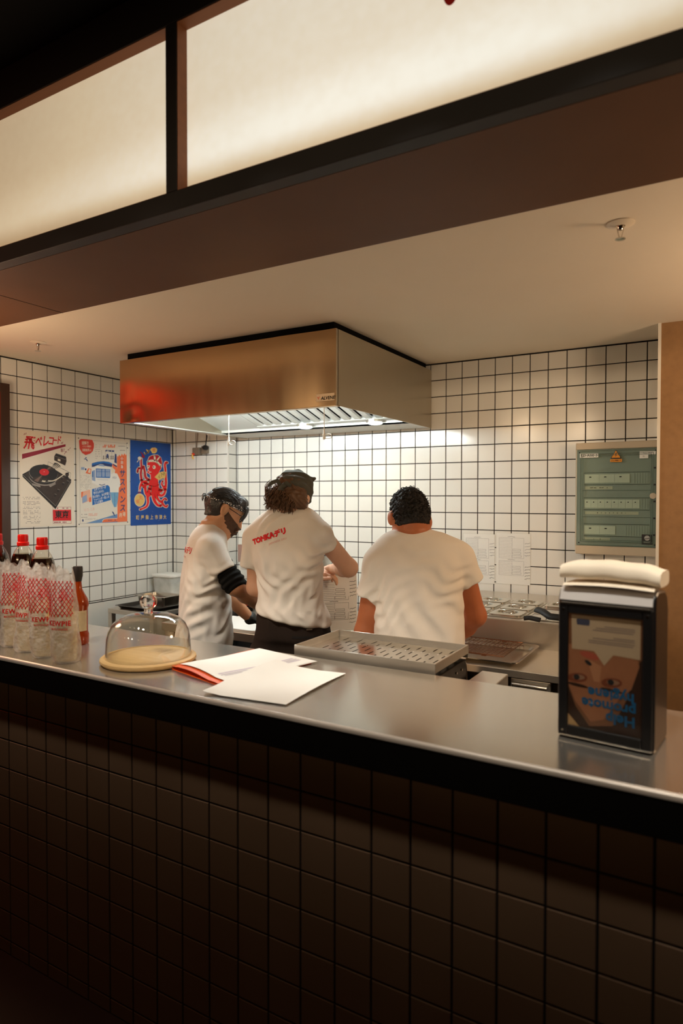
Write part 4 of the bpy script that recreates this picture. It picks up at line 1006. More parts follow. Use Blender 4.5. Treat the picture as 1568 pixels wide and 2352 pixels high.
for zr, nb_, wk in rows:
    zz = shh - zr - 0.04
    bev((0.048, zz - 0.030, -0.0125), (sw - 0.045, zz + 0.030, -0.0105), 'blank_strip', mat('green_mid', (172, 180, 168), rough=0.5), inner)
    for s_ in (-0.032, 0.030): bev((0.048, zz + s_, -0.012), (sw - 0.045, zz + s_ + 0.002, -0.0085), 'slot_edge', GRDARK, inner)
    for k in range(nb_):
        w = 0.0335 * wk; x0 = 0.050 + k * w
        br = bev((x0, zz - 0.022, -0.012), (x0 + w - 0.001, zz + 0.022, -0.007), 'breaker', BR, inner)
        MB().box((x0 + w * .32, zz + 0.006, -0.007), (x0 + w * .5, zz + 0.012, -0.004), M=SM).build('toggle', GRDARK, br) if False else None
        bev((x0 + w * .32, zz + 0.006, -0.0072), (x0 + w * .46, zz + 0.011, -0.0045), 'toggle', INK, inner)
    lw = 0.135 if nb_ == 3 else (0.26 if nb_ == 8 else 0.125)
    ls = bev((0.053, zz - 0.056, -0.012), (0.053 + lw, zz - 0.040, -0.0105), 'label_strip', mat('strip_cream', (206, 204, 180), rough=0.6), inner)
    tx = {3: 'DIFF 30A      40 NF      A', 8: 'B      C      D      E      F      G      H      I', 2: 'J            K'}[nb_]
    text_mesh(tx, 0.0085, SM @ Matrix.Translation((0.053 + lw / 2, zz - 0.048, -0.0103)), INK, 'strip_lettering', inner, bold=0.0001)
    for k in range(9):
        x0 = sw - 0.052 - 0.0125 * k
        if x0 > 0.06 + nb_ * 0.0335 * wk: bev((x0, zz - 0.027, -0.0106), (x0 + 0.0008, zz + 0.027, -0.0098), 'blank_joint', GRDARK, inner)
for zr in (0.213, 0.352): bev((0.040, shh - zr - 0.04, -0.0125), (sw - 0.038, shh - zr - 0.0385, -0.0108), 'plate_joint', GRDARK, inner)
# tinted door with its ribs
dg_ = thin_glass('tinted_door', (0.90, 0.94, 0.925), 1.0, 0.05)
door = bev((dx0 + .002, dz0, -0.0035), (dx1, dz1, -0.0015), 'door', dg_)
ribs = MB()
for o_ in (0.004, 0.022, 0.030):
    for lo, hi in (((dx0 + o_, dz0 + o_), (dx1 - o_, dz0 + o_ + .0022)), ((dx0 + o_, dz1 - o_ - .0022), (dx1 - o_, dz1 - o_)), ((dx0 + o_, dz0 + o_), (dx0 + o_ + .0022, dz1 - o_)), ((dx1 - o_ - .0022, dz0 + o_), (dx1 - o_, dz1 - o_))):
        ribs.box((lo[0], lo[1], -0.0015), (hi[0], hi[1], 0.0008), M=SM)
ribs.build('door_ribs', mat('rib_green', (74, 96, 80), rough=0.3), door)
for k in range(5): bev((dx1 - .020, dz0 + .06 + .085 * k, -0.0015), (dx1 - .010, dz0 + .068 + .085 * k, 0.001), 'hinge_mark', INK, door)
for xx, zz in ((dx0 + .014, dz0 + .014), (dx1 - .012, dz0 + .014), (dx0 + .014, dz1 - .014), (dx1 - .012, dz1 - .014)):
    MB().lathe([(0.0038, 0), (0.0030, .0012)], SM @ Vector((xx, zz, -0.0015)), 10, SM.to_3x3() @ Vector((0, 0, 1))).build('corner_screw', INK, door)
lk = SM @ Vector((dx1 - .022, dz0 + .262, -0.001))
MB().lathe([(0.0155, 0), (0.0150, .004), (0.006, .005)], lk, 22, SM.to_3x3() @ Vector((0, 0, 1))).build('lock', BEIGE, door, smooth=40)
def sticker(x0, z0, x1, z1, m, z, name): return MB().box((x0, z0, z), (x1, z1, z + .0005), M=SM).build(name, m, door)
sticker(0.026, dz1 - .042, 0.118, dz1 - .020, WPL, -0.0012, 'name_sticker')
text_mesh('TD ASIE 3', 0.0195, SM @ Matrix.Translation((0.072, dz1 - .031, -0.0006)), INK, 'name_lettering', door, bold=0.0002)
sticker(sw - .092, dz1 - .034, sw - .018, dz1 - .018, WPL, -0.0012, 'value_sticker'); sticker(sw - .092, dz1 - .053, sw - .052, dz1 - .0345, WPL, -0.0012, 'value_sticker')
text_mesh('ICC 3KA', 0.0105, SM @ Matrix.Translation((sw - .055, dz1 - .026, -0.0006)), INK, 'value_lettering', door)
text_mesh('T1', 0.0105, SM @ Matrix.Translation((sw - .072, dz1 - .044, -0.0006)), INK, 'value_lettering', door)
YEL = mat('warning_yellow', (232, 150, 40), rough=0.5)
tcx, tcz = sw * .50, dz1 - .050
tri = [(-.026, 0), (.026, 0), (0, .045)]
MB().poly([(tcx + a, tcz + b_) for a, b_ in tri], SM, -0.0012, .0005).build('warning_border', INK, door)
MB().poly([(tcx + a * .84, tcz + .0035 + b_ * .84) for a, b_ in tri], SM, -0.0007, .0004).build('warning_triangle', YEL, door)
MB().poly([(tcx + a, tcz + .016 + b_) for a, b_ in [(.002, .014), (-.005, .002), (-.0005, .003), (-.003, -.009), (.005, .005), (.0005, .004), (.005, .014)]], SM, -0.0003, .0003).build('warning_bolt', INK, door)
sticker(tcx - .027, tcz - .018, tcx + .029, tcz - .003, YEL, -0.0012, 'voltage_sticker')
text_mesh('3 x 400 V', 0.0115, SM @ Matrix.Translation((tcx + .001, tcz - .0105, -0.0006)), INK, 'voltage_lettering', door, bold=0.0002)
bx0 = dx1 - .072
sticker(bx0, dz0 + .016, bx0 + .050, dz0 + .066, mat('maker_black', (36, 34, 34), rough=0.5), -0.0012, 'maker_sticker')
MB().poly([(bx0 + .025 + .013 * math.cos(a), dz0 + .048 + .013 * math.sin(a)) for a in np.linspace(0, 2 * math.pi, 25)[:-1]], SM, -0.0006, .0003).build('maker_emblem', mat('emblem_grey', (170, 170, 166), rough=0.5), door)
MB().poly([(bx0 + .014, dz0 + .042), (bx0 + .038, dz0 + .047), (bx0 + .038, dz0 + .050), (bx0 + .014, dz0 + .045)], SM, -0.0002, .0003).build('maker_emblem_bar', MATS['maker_black'], door)
text_mesh('SERISEC', 0.0095, SM @ Matrix.Translation((bx0 + .025, dz0 + .026, -0.0005)), MATS['emblem_grey'], 'maker_lettering', door)

# ---------------------------------------------------------------- recipe sheets on the tiled wall and in the hand
def scribble(n, w, h, m, parent, M, name='handwriting', seed=0):
    r = random.Random(seed); b = MB()
    pts = [(-w / 2 + w * k / n, h * (r.random() - .5)) for k in range(n + 1)]
    for k in range(n):
        (x0, y0), (x1, y1) = pts[k], pts[k + 1]; d = math.hypot(x1 - x0, y1 - y0) or 1e-6; nx_, ny_ = -(y1 - y0) / d * .0009, (x1 - x0) / d * .0009
        b.add([M @ Vector(q) for q in ((x0 - nx_, y0 - ny_, 0), (x1 - nx_, y1 - ny_, 0), (x1 + nx_, y1 + ny_, 0), (x0 + nx_, y0 + ny_, 0))], [(0, 1, 2, 3)])
    return b.build(name, m, parent)
def recipe(M, w, h, parent, dark, seed, z=0.0006):
    def line(x0, y0, x1, y1, m, t=.0007):
        d = math.hypot(x1 - x0, y1 - y0); nx_, ny_ = -(y1 - y0) / d * t / 2, (x1 - x0) / d * t / 2
        return [M @ Vector((x0 - nx_, y0 - ny_, z)), M @ Vector((x1 - nx_, y1 - ny_, z)), M @ Vector((x1 + nx_, y1 + ny_, z)), M @ Vector((x0 + nx_, y0 + ny_, z))]
    pr = MB(); m = INK if dark else GREYINK
    for top, n in ((.90, 13), (.46, 9)):
        y0 = h * top; y1 = y0 - n * .0085 - .006
        for k in range(n + 1): pr.add(line(w * .10, y0 - .006 - k * .0085, w * .47, y0 - .006 - k * .0085, m, .0008), [(0, 1, 2, 3)])
        for x in (.10, .47, .80): pr.add(line(w * x, y1, w * x, y0, m, .0009), [(0, 1, 2, 3)])
        for y in (y0, y1): pr.add(line(w * .10, y, w * .80, y, m, .0009), [(0, 1, 2, 3)])
        for k in range(3):
            cy = y1 + .012 + .018 * k; cx = w * .60; ww = .026 - .002 * k
            for a, b_ in (((cx - ww, cy - .005), (cx + ww, cy - .005)), ((cx - ww, cy + .005), (cx + ww, cy + .005)), ((cx - ww, cy - .005), (cx - ww, cy + .005)), ((cx + ww, cy - .005), (cx + ww, cy + .005))):
                pr.add(line(*a, *b_, m, .0012), [(0, 1, 2, 3)])
    pr.build('printed_table', m, parent)
    for bk, top in enumerate((.80, .36)):
        for k in range(5): scribble(9, w * .15, .006, INK if dark or bk else GREYINK, parent, M @ Matrix.Translation((w * .90, h * top - .017 * k, z)) @ Matrix.Rotation(.12, 4, 'Z'), seed=seed * 20 + bk * 7 + k)
    for k, y in enumerate((.925, .485)): scribble(14, w * .2, .003, m, parent, M @ Matrix.Translation((w * .45, h * y, z)), 'printed_title', seed + k)
SLEEVE = thin_glass('sleeve_film', (0.985, 0.985, 0.98), 0.3, 0.12)
for i, (xl, zt, w, h, lb) in enumerate(((-1.325, 1.376, 0.196, 0.296, 'recipe sheet in a clear sleeve on the tiles, beside the cook'), (-1.127, 1.385, 0.204, 0.300, 'recipe sheet in a clear sleeve on the tiles, right one with free edge'))):
    g = thing('recipe_sheet', (xl, YB - 0.002, zt - h), lb, 'paper', 'recipe sheets on the tiled wall')
    RM = frame_matrix((xl, YB - 0.0012, zt - h), (1, 0, 0), (0, 0, 1))
    MB().box((0.004, 0.004, 0), (w - 0.004, h - 0.004, 0.0006), M=RM).build('sheet', PAPER, g)
    recipe(RM, w, h, g, False, 3 + i, z=0.0010)
    MB().box((0, 0, 0.0016), (w, h, 0.0020), M=RM).build('clear_sleeve', SLEEVE, g)

# ---------------------------------------------------------------- socket box, plug and switch on the pilaster
def px_on_pilaster(x, y): return at_y(x, y, YP - 0.004)
s0 = px_on_pilaster(448, 1029); s1 = px_on_pilaster(464, 1045)
t = thing('switch_box', (s0[0], YP, s1[2]), 'small grey switch box with red and yellow knob on the tiles', 'switch')
G1 = mat('grey_box', (120, 106, 90), rough=0.5)
MB().box((s0[0], YP - 0.035, s1[2]), (s1[0], YP - 0.0002, s0[2])).build('box', G1, t, bevel=0.003)
MB().lathe([(0.010, 0), (0.009, 0.012)], (s0[0] + 0.013, YP - 0.034, s1[2] + 0.005), 14, (0, -1, 0)).build('knob', RED, t, smooth=40)
MB().tube([(s0[0] + 0.013, YP - 0.042, s1[2] + 0.006), (s0[0] + 0.011, YP - 0.046, s1[2] - 0.010), (s0[0] + 0.018, YP - 0.042, s1[2] - 0.030)], 0.005, 8).build('yellow_tag', mat('yellow_tag', (226, 176, 60), rough=0.5), t, smooth=60)
MB().tube([(s0[0] + 0.022, YP - 0.012, s0[2]), (s0[0] + 0.024, YP - 0.010, s0[2] + 0.05), (s0[0] + 0.034, YP - 0.010, s0[2] + 0.16)], 0.0028, 6).build('cable', mat('grey_cable', (130, 112, 94), rough=0.5), t, smooth=60)
s2 = px_on_pilaster(467, 1025); s3 = px_on_pilaster(478, 1042)
t = thing('wall_socket', (s2[0], YP, s3[2]), 'wall socket with a black plug and cable under the hood corner', 'socket')
MB().box((s2[0], YP - 0.028, s3[2]), (s3[0] + 0.006, YP - 0.0002, s2[2])).build('box', G1, t, bevel=0.003)
pc = px_on_pilaster(479, 1029)
pg = MB().lathe([(0.018, 0.0), (0.018, 0.024), (0.012, 0.034)], (pc[0], YP - 0.026, pc[2]), 18, (0, -1, 0)).build('plug', mat('black_plug', (22, 20, 20), rough=0.45), t, smooth=40)
MB().tube([(pc[0] + 0.006, YP - 0.048, pc[2] + 0.004), (pc[0] + 0.010, YP - 0.044, pc[2] + 0.03), (pc[0] + 0.008, YP - 0.03, pc[2] + 0.09)], 0.0045, 8).build('cable', MATS['black_plug'], pg, smooth=60)

# ================================================================ people: distance fields turned into one continuous mesh each
def V3(p): return np.asarray(p, dtype=np.float32)
def cone(a, b, ra, rb):
    a, b = V3(a), V3(b); ab = b - a; L2 = float(ab @ ab)
    def f(P):
        t = np.clip(((P - a) @ ab) / L2, 0, 1)
        return np.linalg.norm(P - a - t[:, None] * ab, axis=1) - (ra + (rb - ra) * t)
    return f
def ell(c, r, M=None):
    """ellipsoid; rows of M = its axes"""
    c, r = V3(c), V3(r); M = None if M is None else V3(M)
    def f(P):
        q = P - c
        if M is not None: q = q @ M.T
        k0 = np.linalg.norm(q / r, axis=1); k1 = np.linalg.norm(q / (r * r), axis=1)
        return k0 * (k0 - 1.0) / np.maximum(k1, 1e-6)
    return f
def loft(secs, lat, expo=2.3):
    """secs: (z, cx, cy, rx, ry) from low to high; lat = lateral axis in plan"""
    S = np.array(sorted(secs), float); z = S[:, 0]; zz = np.linspace(z[0], z[-1], 80)
    cols = []
    for k in range(1, 5):
        y = S[:, k]; t = np.gradient(y, z); out = np.empty_like(zz)
        for i, q in enumerate(zz):
            j = min(max(np.searchsorted(z, q) - 1, 0), len(z) - 2); h = z[j + 1] - z[j]; s = (q - z[j]) / h
            out[i] = (2 * s**3 - 3 * s**2 + 1) * y[j] + (s**3 - 2 * s**2 + s) * h * t[j] + (-2 * s**3 + 3 * s**2) * y[j + 1] + (s**3 - s**2) * h * t[j + 1]
        cols.append(out)
    lx, ly = lat[0], lat[1]
    def f(P):
        cx, cy, rx, ry = [np.interp(P[:, 2], zz, c) for c in cols]
        dx, dy = P[:, 0] - cx, P[:, 1] - cy
        u, v = (dx * lx + dy * ly) / rx, (-dx * ly + dy * lx) / ry
        k = (np.abs(u) ** expo + np.abs(v) ** expo) ** (1 / expo)
        d = (k - 1) * np.minimum(rx, ry) * np.where(k < 1, 1.0, 1.0)
        return np.maximum(d, np.maximum(P[:, 2] - z[-1], z[0] - P[:, 2]))
    return f
def smin(a, b, k):
    if k <= 0: return np.minimum(a, b)
    h = np.clip(0.5 + 0.5 * (b - a) / k, 0, 1)
    return b * (1 - h) + a * h - k * h * (1 - h)
def smax(a, b, k): return -smin(-a, -b, k)
def union(parts):
    """parts: list of (fn, k)"""
    def f(P):
        d = None
        for fn, k in parts:
            e = fn(P); d = e if d is None else smin(d, e, k)
        return d
    return f
def mesh_sdf(f, lo, hi, h, c=4):
    lo = np.array(lo, float); n = np.ceil((np.array(hi) - lo) / (h * c)).astype(int)
    H = h * c
    ax = [lo[i] + H * np.arange(n[i] + 1) for i in range(3)]
    def ev(P):
        out = np.empty(len(P), np.float32)
        for s in range(0, len(P), 300000): out[s:s + 300000] = f(P[s:s + 300000].astype(np.float32))
        return out
    G = np.stack(np.meshgrid(*ax, indexing='ij'), -1).reshape(-1, 3)
    D = ev(G).reshape(n + 1)
    near = np.abs(D) < H * 1.9
    cell = np.zeros(n, bool)
    for i in (0, 1):
        for j in (0, 1):
            for k in (0, 1): cell |= near[i:n[0] + i, j:n[1] + j, k:n[2] + k]
    N = n * c + 1
    cm = cell.repeat(c, 0).repeat(c, 1).repeat(c, 2)
    nm = np.zeros(N, bool)
    for i in (0, 1):
        for j in (0, 1):
            for k in (0, 1): nm[i:N[0] - 1 + i, j:N[1] - 1 + j, k:N[2] - 1 + k] |= cm
    F = np.ones(N, np.float32)
    F[:-1, :-1, :-1] = np.where(D[:-1, :-1, :-1] < 0, -1, 1).repeat(c, 0).repeat(c, 1).repeat(c, 2)
    idx = np.argwhere(nm)
    F[nm] = ev(lo + idx * h)
    S = F < 0
    n1 = N - 1
    cnt = np.zeros(n1, np.int8)
    for i in (0, 1):
        for j in (0, 1):
            for k in (0, 1): cnt += S[i:n1[0] + i, j:n1[1] + j, k:n1[2] + k]
    act = (cnt > 0) & (cnt < 8)
    ci = np.argwhere(act); vid = np.full(n1, -1, np.int64); vid[act] = np.arange(len(ci))
    acc = np.zeros((len(ci), 3)); num = np.zeros(len(ci))
    cor = [(i, j, k) for i in (0, 1) for j in (0, 1) for k in (0, 1)]
    val = {q: F[ci[:, 0] + q[0], ci[:, 1] + q[1], ci[:, 2] + q[2]] for q in cor}
    for q in cor:
        for a in range(3):
            if q[a] == 0:
                r = list(q); r[a] = 1; r = tuple(r); va, vb = val[q], val[r]
                cr = (va < 0) != (vb < 0); t = np.where(cr, va / np.where(cr, va - vb, 1), 0)
                p = np.array(q, float)[None, :].repeat(len(ci), 0); p[:, a] += t
                acc[cr] += p[cr]; num[cr] += 1
    verts = lo + (ci + acc / num[:, None]) * h
    quads = []
    for a in range(3):
        b, d = (a + 1) % 3, (a + 2) % 3
        sl = [slice(1, n1[i]) for i in range(3)]; sl[a] = slice(0, n1[a]); s2 = list(sl); s2[a] = slice(1, n1[a] + 1)
        A, B = S[tuple(sl)], S[tuple(s2)]
        e = np.argwhere(A != B)
        off = np.array([s.start for s in sl]); e = e + off
        flip = S[tuple(e.T)]
        def cid(db, dd):
            q = e.copy(); q[:, b] -= db; q[:, d] -= dd; return vid[tuple(q.T)]
        q = np.stack([cid(1, 1), cid(0, 1), cid(0, 0), cid(1, 0)], 1)
        q[~flip] = q[~flip][:, ::-1]
        quads.append(q[(q >= 0).all(1)])
    return verts, np.concatenate(quads)
def sdf_object(name, f, lo, hi, h, m, parent, label=None):
    v, q = mesh_sdf(f, lo, hi, h)
    me = bpy.data.meshes.new(name); base = LOC[parent.name]
    me.vertices.add(len(v)); me.vertices.foreach_set('co', (v - base).ravel())
    me.loops.add(q.size); me.loops.foreach_set('vertex_index', q.ravel().astype(np.int32))
    me.polygons.add(len(q)); me.polygons.foreach_set('loop_start', np.arange(0, q.size, 4, dtype=np.int32)); me.polygons.foreach_set('loop_total', np.full(len(q), 4, np.int32))
    me.update(calc_edges=True); me.validate()
    me.polygons.foreach_set('use_smooth', [True] * len(me.polygons)); me.materials.append(m); me.update()
    o = bpy.data.objects.new(name, me); place(o, parent, None)
    if label: o['label'] = label
    return o
def bounds(pts, pad):
    a = np.array(pts); return a.min(0) - pad, a.max(0) + pad
def A(x, y, d): return at_depth(x, y, d)
def folds(P, o, dirv, wl, amp, rad, phase=0.0):
    """soft cloth folds: a windowed wave across dirv around o"""
    o, dirv = V3(o), V3(dirv); dirv = dirv / np.linalg.norm(dirv)
    q = P - o; s = q @ dirv; c = np.cross(dirv, V3((.3, .5, .81))); s = s + wl * (.30 * np.sin((q @ c) * 2.1 / wl + phase) + .22 * np.sin((q @ c) * 4.7 / wl + s * 9))
    return amp * np.sin(2 * np.pi * s / wl + phase) * np.exp(-(np.sum(q * q, 1) / (rad * rad)))
def wave(P, k, ph): return np.sin(P @ V3(k) + ph)
def hand(w, fd, nd, curl, thumb_dir, spread=0.008, size=1.0):
    """capsules of a hand: wrist w, finger direction fd, back-of-hand normal nd, curl per joint; returns parts"""
    fd = V3(fd) / np.linalg.norm(fd); nd = V3(nd); nd = nd - fd * (nd @ fd); nd /= np.linalg.norm(nd); sd = np.cross(fd, nd)
    w = V3(w); parts = []; s = size
    lens = ((.042, .024, .020), (.047, .028, .022), (.044, .026, .021), (.034, .019, .018))
    for i in range(4):
        o = (1.5 - i) * 0.0195 * s
        a = w + sd * o * 0.6 + fd * 0.01; kn = w + sd * o + fd * (0.088 - 0.004 * abs(i - 1)) * s
        parts.append((cone(a, kn, .0135 * s, .0105 * s), .008))
        p = kn; ang = 0.0; out = (1.5 - i) * spread / 0.02
        for j in range(3):
            ang += curl[i] * (0.8, 1.0, 0.7)[j]
            dv = fd * math.cos(ang) - nd * math.sin(ang) + sd * out * 0.3; dv /= np.linalg.norm(dv)
            e = p + dv * lens[i][j] * s
            parts.append((cone(p, e, (.0098 - .0010 * j) * s, (.0090 - .0010 * j) * s), .003)); p = e
    td = V3(thumb_dir) / np.linalg.norm(thumb_dir)
    sg = 1.0 if (td @ sd) > 0 else -1.0
    b0 = w + sd * sg * 0.022 * s + fd * 0.018 * s; b1 = b0 + (sd * sg * 0.6 + fd * 0.65 - nd * 0.3) * 0.040 * s; b2 = b1 + td * 0.034 * s; b3 = b2 + (td * 0.85 + fd * 0.3) * 0.026 * s
    parts += [(cone(b0, b1, .0145 * s, .0115 * s), .010), (cone(b1, b2, .0112 * s, .0100 * s), .004), (cone(b2, b3, .0100 * s, .0085 * s), .004)]
    return parts
def skin(name, rgb, red=(190, 90, 60)):
    return mat(name, rgb, rough=0.52, var=0.16, vscale=14, vcol=tuple(int(0.86 * c) for c in rgb), bump=0.03, bscale=220, sss=0.12)
SHIRT = mat('white_cotton', (236, 229, 219), rough=0.92, bump=0.10, bscale=34, sheen=0.12, spec=0.2)
TROUSER = mat('black_trousers', (44, 34, 28), rough=0.85, bump=0.10, bscale=60, spec=0.2)
SHOE = mat('black_shoe', (20, 19, 18), rough=0.5)
PRINT = mat('shirt_print', (222, 32, 38), rough=0.8)
PRINT2 = mat('shirt_print_faint', (226, 168, 160), rough=0.8)
from mathutils.bvhtree import BVHTree
def drape(o, onto, direction, off=0.0012):
    """lays the vertices of o on the surface of onto along direction"""
    bt = BVHTree.FromObject(onto, bpy.context.evaluated_depsgraph_get()) if False else BVHTree.FromPolygons([v.co for v in onto.data.vertices], [p.vertices for p in onto.data.polygons])
    d = Vector(direction).normalized(); sh = Vector(LOC[o.name] - LOC[onto.name]); miss = []
    for v in o.data.vertices:
        p = v.co + sh; hit = bt.ray_cast(p - d * 0.35, d)
        if hit[0] is not None: v.co = hit[0] - d * off - sh
        else: miss.append(v.index)
    if miss:
        bm = bmesh.new(); bm.from_mesh(o.data); bm.verts.ensure_lookup_table()
        bmesh.ops.delete(bm, geom=[bm.verts[i] for i in miss], context='VERTS'); bm.to_mesh(o.data); bm.free()
def lower_body(hip, lat, fwd, rx=0.155, ry=0.115, knee=0.02):
    """(skin parts, trouser parts, shoe fields) of two standing legs; hip = point between the hip joints"""
    hip, lat, fwd = V3(hip), V3((*lat, 0)), V3((*fwd, 0)); zk, za = 0.47, 0.085
    sk, tr, sh = [], [], []
    for s in (-1, 1):
        h = hip + lat * s * 0.085; k = V3((h[0], h[1], zk)) + lat * s * 0.015 + fwd * knee; a = V3((h[0], h[1], za)) + lat * s * 0.022 - fwd * 0.02
        sk += [(cone(h, k, .078, .050), .04), (cone(k, a, .050, .034), .02), (cone(a, a + fwd * .12 - V3((0, 0, .05)), .036, .026), .02)]
        tr += [(cone(h, k, .098, .075), .05), (cone(k, a + V3((0, 0, .01)), .075, .062), .02)]
        sh.append((cone(a - fwd * 0.035 + V3((0, 0, -.045)), a + fwd * .16 + V3((0, 0, -.050)), .042, .036), cone(a + V3((0, 0, .0)), a + fwd * .05 - V3((0, 0, .03)), .044, .042)))
    return sk, tr, sh
def add_shoes(t, sh):
    for a, b in sh:
        f0 = union([(a, 0), (b, .02)])
        f = lambda P, f0=f0: np.maximum(f0(P), 0.004 - P[:, 2])
        # bounds found from a coarse probe around the root
        c = LOC[t.name]
        g = np.stack(np.meshgrid(np.arange(-.5, .5, .03), np.arange(-.5, .5, .03), np.arange(0, .2, .03), indexing='ij'), -1).reshape(-1, 3) + np.array([c[0], c[1], 0])
        ins = g[f(g.astype(np.float32)) < 0.03]
        sdf_object('shoe', f, ins.min(0) - .04, ins.max(0) + .04, 0.009, SHOE, t)

def sleeve(parts, s, e, open_r, k=.045):
    """sleeve field: union of parts, cut square at its hem e (seen from shoulder s) and hollowed there"""
    s, e = V3(s), V3(e); ax = (e - s) / np.linalg.norm(e - s); u = union(parts)
    return lambda P: smax(u(P), (P - e) @ ax, .004)

# ---------------------------------------------------------------- third cook: plain shirt, seen square from the back
def cook_right():
    A = lambda x, y, d: at_depth(x, y, d - 0.12)
    psi = 0.42; lat = np.array([math.cos(psi), math.sin(psi)]); fwd = np.array([-math.sin(psi), math.cos(psi)])
    F3, R3 = np.array([*fwd, 0]), np.array([*lat, 0])
    base = A(962, 1480, 2.64)
    t = thing('person', (base[0], base[1], 0.0), 'dark-haired cook in a plain white t-shirt, seen from behind on the right', 'person')
    SK = skin('skin_tan', (196, 116, 74))
    def sec(py, l, r, d, ry, e=1.0):
        p = A((l + r) / 2, py, d); return (p[2], p[0], p[1], (r - l) / 2 * (d - 0.12) / FPX * e, ry)
    shirt = [sec(1213, 914, 985, 2.735, .062), sec(1224, 896, 1003, 2.73, .080), sec(1240, 880, 1046, 2.72, .092), sec(1262, 866, 1056, 2.71, .104), sec(1295, 858, 1060, 2.70, .116),
             sec(1340, 857, 1057, 2.69, .120), sec(1400, 861, 1060, 2.67, .120), sec(1470, 862, 1067, 2.65, .120), sec(1560, 860, 1068, 2.65, .124)]
    body = [(z, x, y, rx - .014, ry - .014) for z, x, y, rx, ry in shirt]
    shR, shL = A(1055, 1283, 2.70), A(868, 1297, 2.70)
    elR, elL = A(1092, 1414, 2.73), A(838, 1452, 2.71)
    wrR, wrL = A(1028, 1482, 2.90), A(905, 1495, 2.90)
    hc = A(939, 1175, 2.745); hy = psi + 0.30; pit = 0.36
    hf = np.array([-math.sin(hy) * math.cos(pit), math.cos(hy) * math.cos(pit), -math.sin(pit)]); hr = np.array([math.cos(hy), math.sin(hy), 0]); hu = np.cross(hr, hf)
    HM = np.stack([hr, hf, hu])
    hp = lambda u, v, w: hc + hr * u + hf * v + hu * w
    ears = [(ell(hp(s * .079, -.006, -.030), (.010, .019, .031), np.stack([hr + hf * .35 * -s, hf, hu])), .006) for s in (-1, 1)]
    legs, tr, sh = lower_body((base[0], base[1], 0.84), lat, fwd, knee=0.0)
    parts = [(ell(hc, (.0725, .092, .086), HM), 0), (ell(hp(0, .042, -.060), (.058, .052, .066), HM), .03), (cone(hp(0, .094, -.022), hp(0, .106, -.045), .008, .012), .012)]
    parts += ears + [(cone(hp(0, -.020, -.055), A(948, 1240, 2.735), .054, .062), .03), (loft(body, lat), .05)]
    for s, e, w, m in ((shR, elR, wrR, 1), (shL, elL, wrL, -1)):
        parts += [(cone(s, e, .046, .0405), .03), (cone(e, e + (w - e) * .35, .041, .040), .02), (cone(e + (w - e) * .35, w, .040, .027), .02)]
        parts += hand(w, (w - e) * 0.3 + F3 * .5 - R3 * m * 0.5, (0, 0, 1), (.35, .4, .45, .5), -R3 * m + F3)
    parts += [(cone((base[0], base[1], .90) - R3 * .05, (base[0], base[1], .90) + R3 * .05, .11, .11), .06)] + legs
    lo, hi = bounds([shR, shL, elR, elL, wrR, wrL, hc + [0, 0, .08], (base[0], base[1], 0), hp(0, .1, 0)], .16); lo[2] = -.01
    sdf_object('body', union(parts), lo, hi, 0.0055, SK, t)
    # shirt
    seR, seL = A(1082, 1338, 2.705), A(842, 1376, 2.69)
    torso = union([(loft(shirt, lat), 0), (cone(A(1010, 1252, 2.715), shR, .050, .058), .05), (cone(A(905, 1256, 2.72), shL, .050, .056), .05)])
    under = union([(loft(body, lat), 0), (cone((base[0], base[1], .90) - R3 * .05, (base[0], base[1], .90) + R3 * .05, .11, .11), .06)])
    slR = sleeve([(cone(shR, seR, .057, .052), 0)], shR, seR, .0465); slL = sleeve([(cone(shL, seL, .055, .050), 0)], shL, seL, .0425)
    hemz = shirt[-1][0] + 0.01
    def fs(P):
        d = smin(smin(smin(torso(P), under(P) - .007, .01), slR(P), .022), slL(P), .022)
        d = d + 0.0030 * wave(P, (9, 3, 14), 1.0) + 0.0020 * wave(P, (22, -9, 10), .4)
        d = d + folds(P, A(1040, 1345, 2.6), (.5, 0, .8), .05, .004, .10) + folds(P, A(875, 1380, 2.6), (-.7, 0, .7), .045, .004, .11) + folds(P, A(960, 1430, 2.55), (1, .3, .25), .085, .004, .17) + folds(P, A(960, 1290, 2.55), (.35, 0, 1), .07, .0025, .12)
        return np.maximum(d, P[:, 2] - (shirt[0][0] - .002))
    lo, hi = bounds([shR, shL, seR, seL, (base[0], base[1], hemz)], .15)
    so = sdf_object('t_shirt', fs, lo, hi, 0.0055, SHIRT, t)
    tr0 = union([(cone((base[0], base[1], .93) - R3 * .045, (base[0], base[1], .93) + R3 * .045, .112, .112), 0)] + tr)
    sdf_object('trousers', lambda P: np.maximum(smin(tr0(P), under(P) - .003, .02), P[:, 2] - 1.0), (base[0] - .4, base[1] - .4, .04), (base[0] + .4, base[1] + .4, 1.05), 0.011, TROUSER, t)
    add_shoes(t, sh)
    # short curly hair: a crinkled shell over the skull with a soft hairline
    hs = ell(hc + hu * .006, (.0765, .0970, .0905), HM); hs2 = ell(hp(0, -.030, -.035), (.0715, .070, .070), HM)
    rr = np.random.default_rng(5); cc = rr.normal(size=(900, 3)); cc /= np.linalg.norm(cc, axis=1)[:, None]
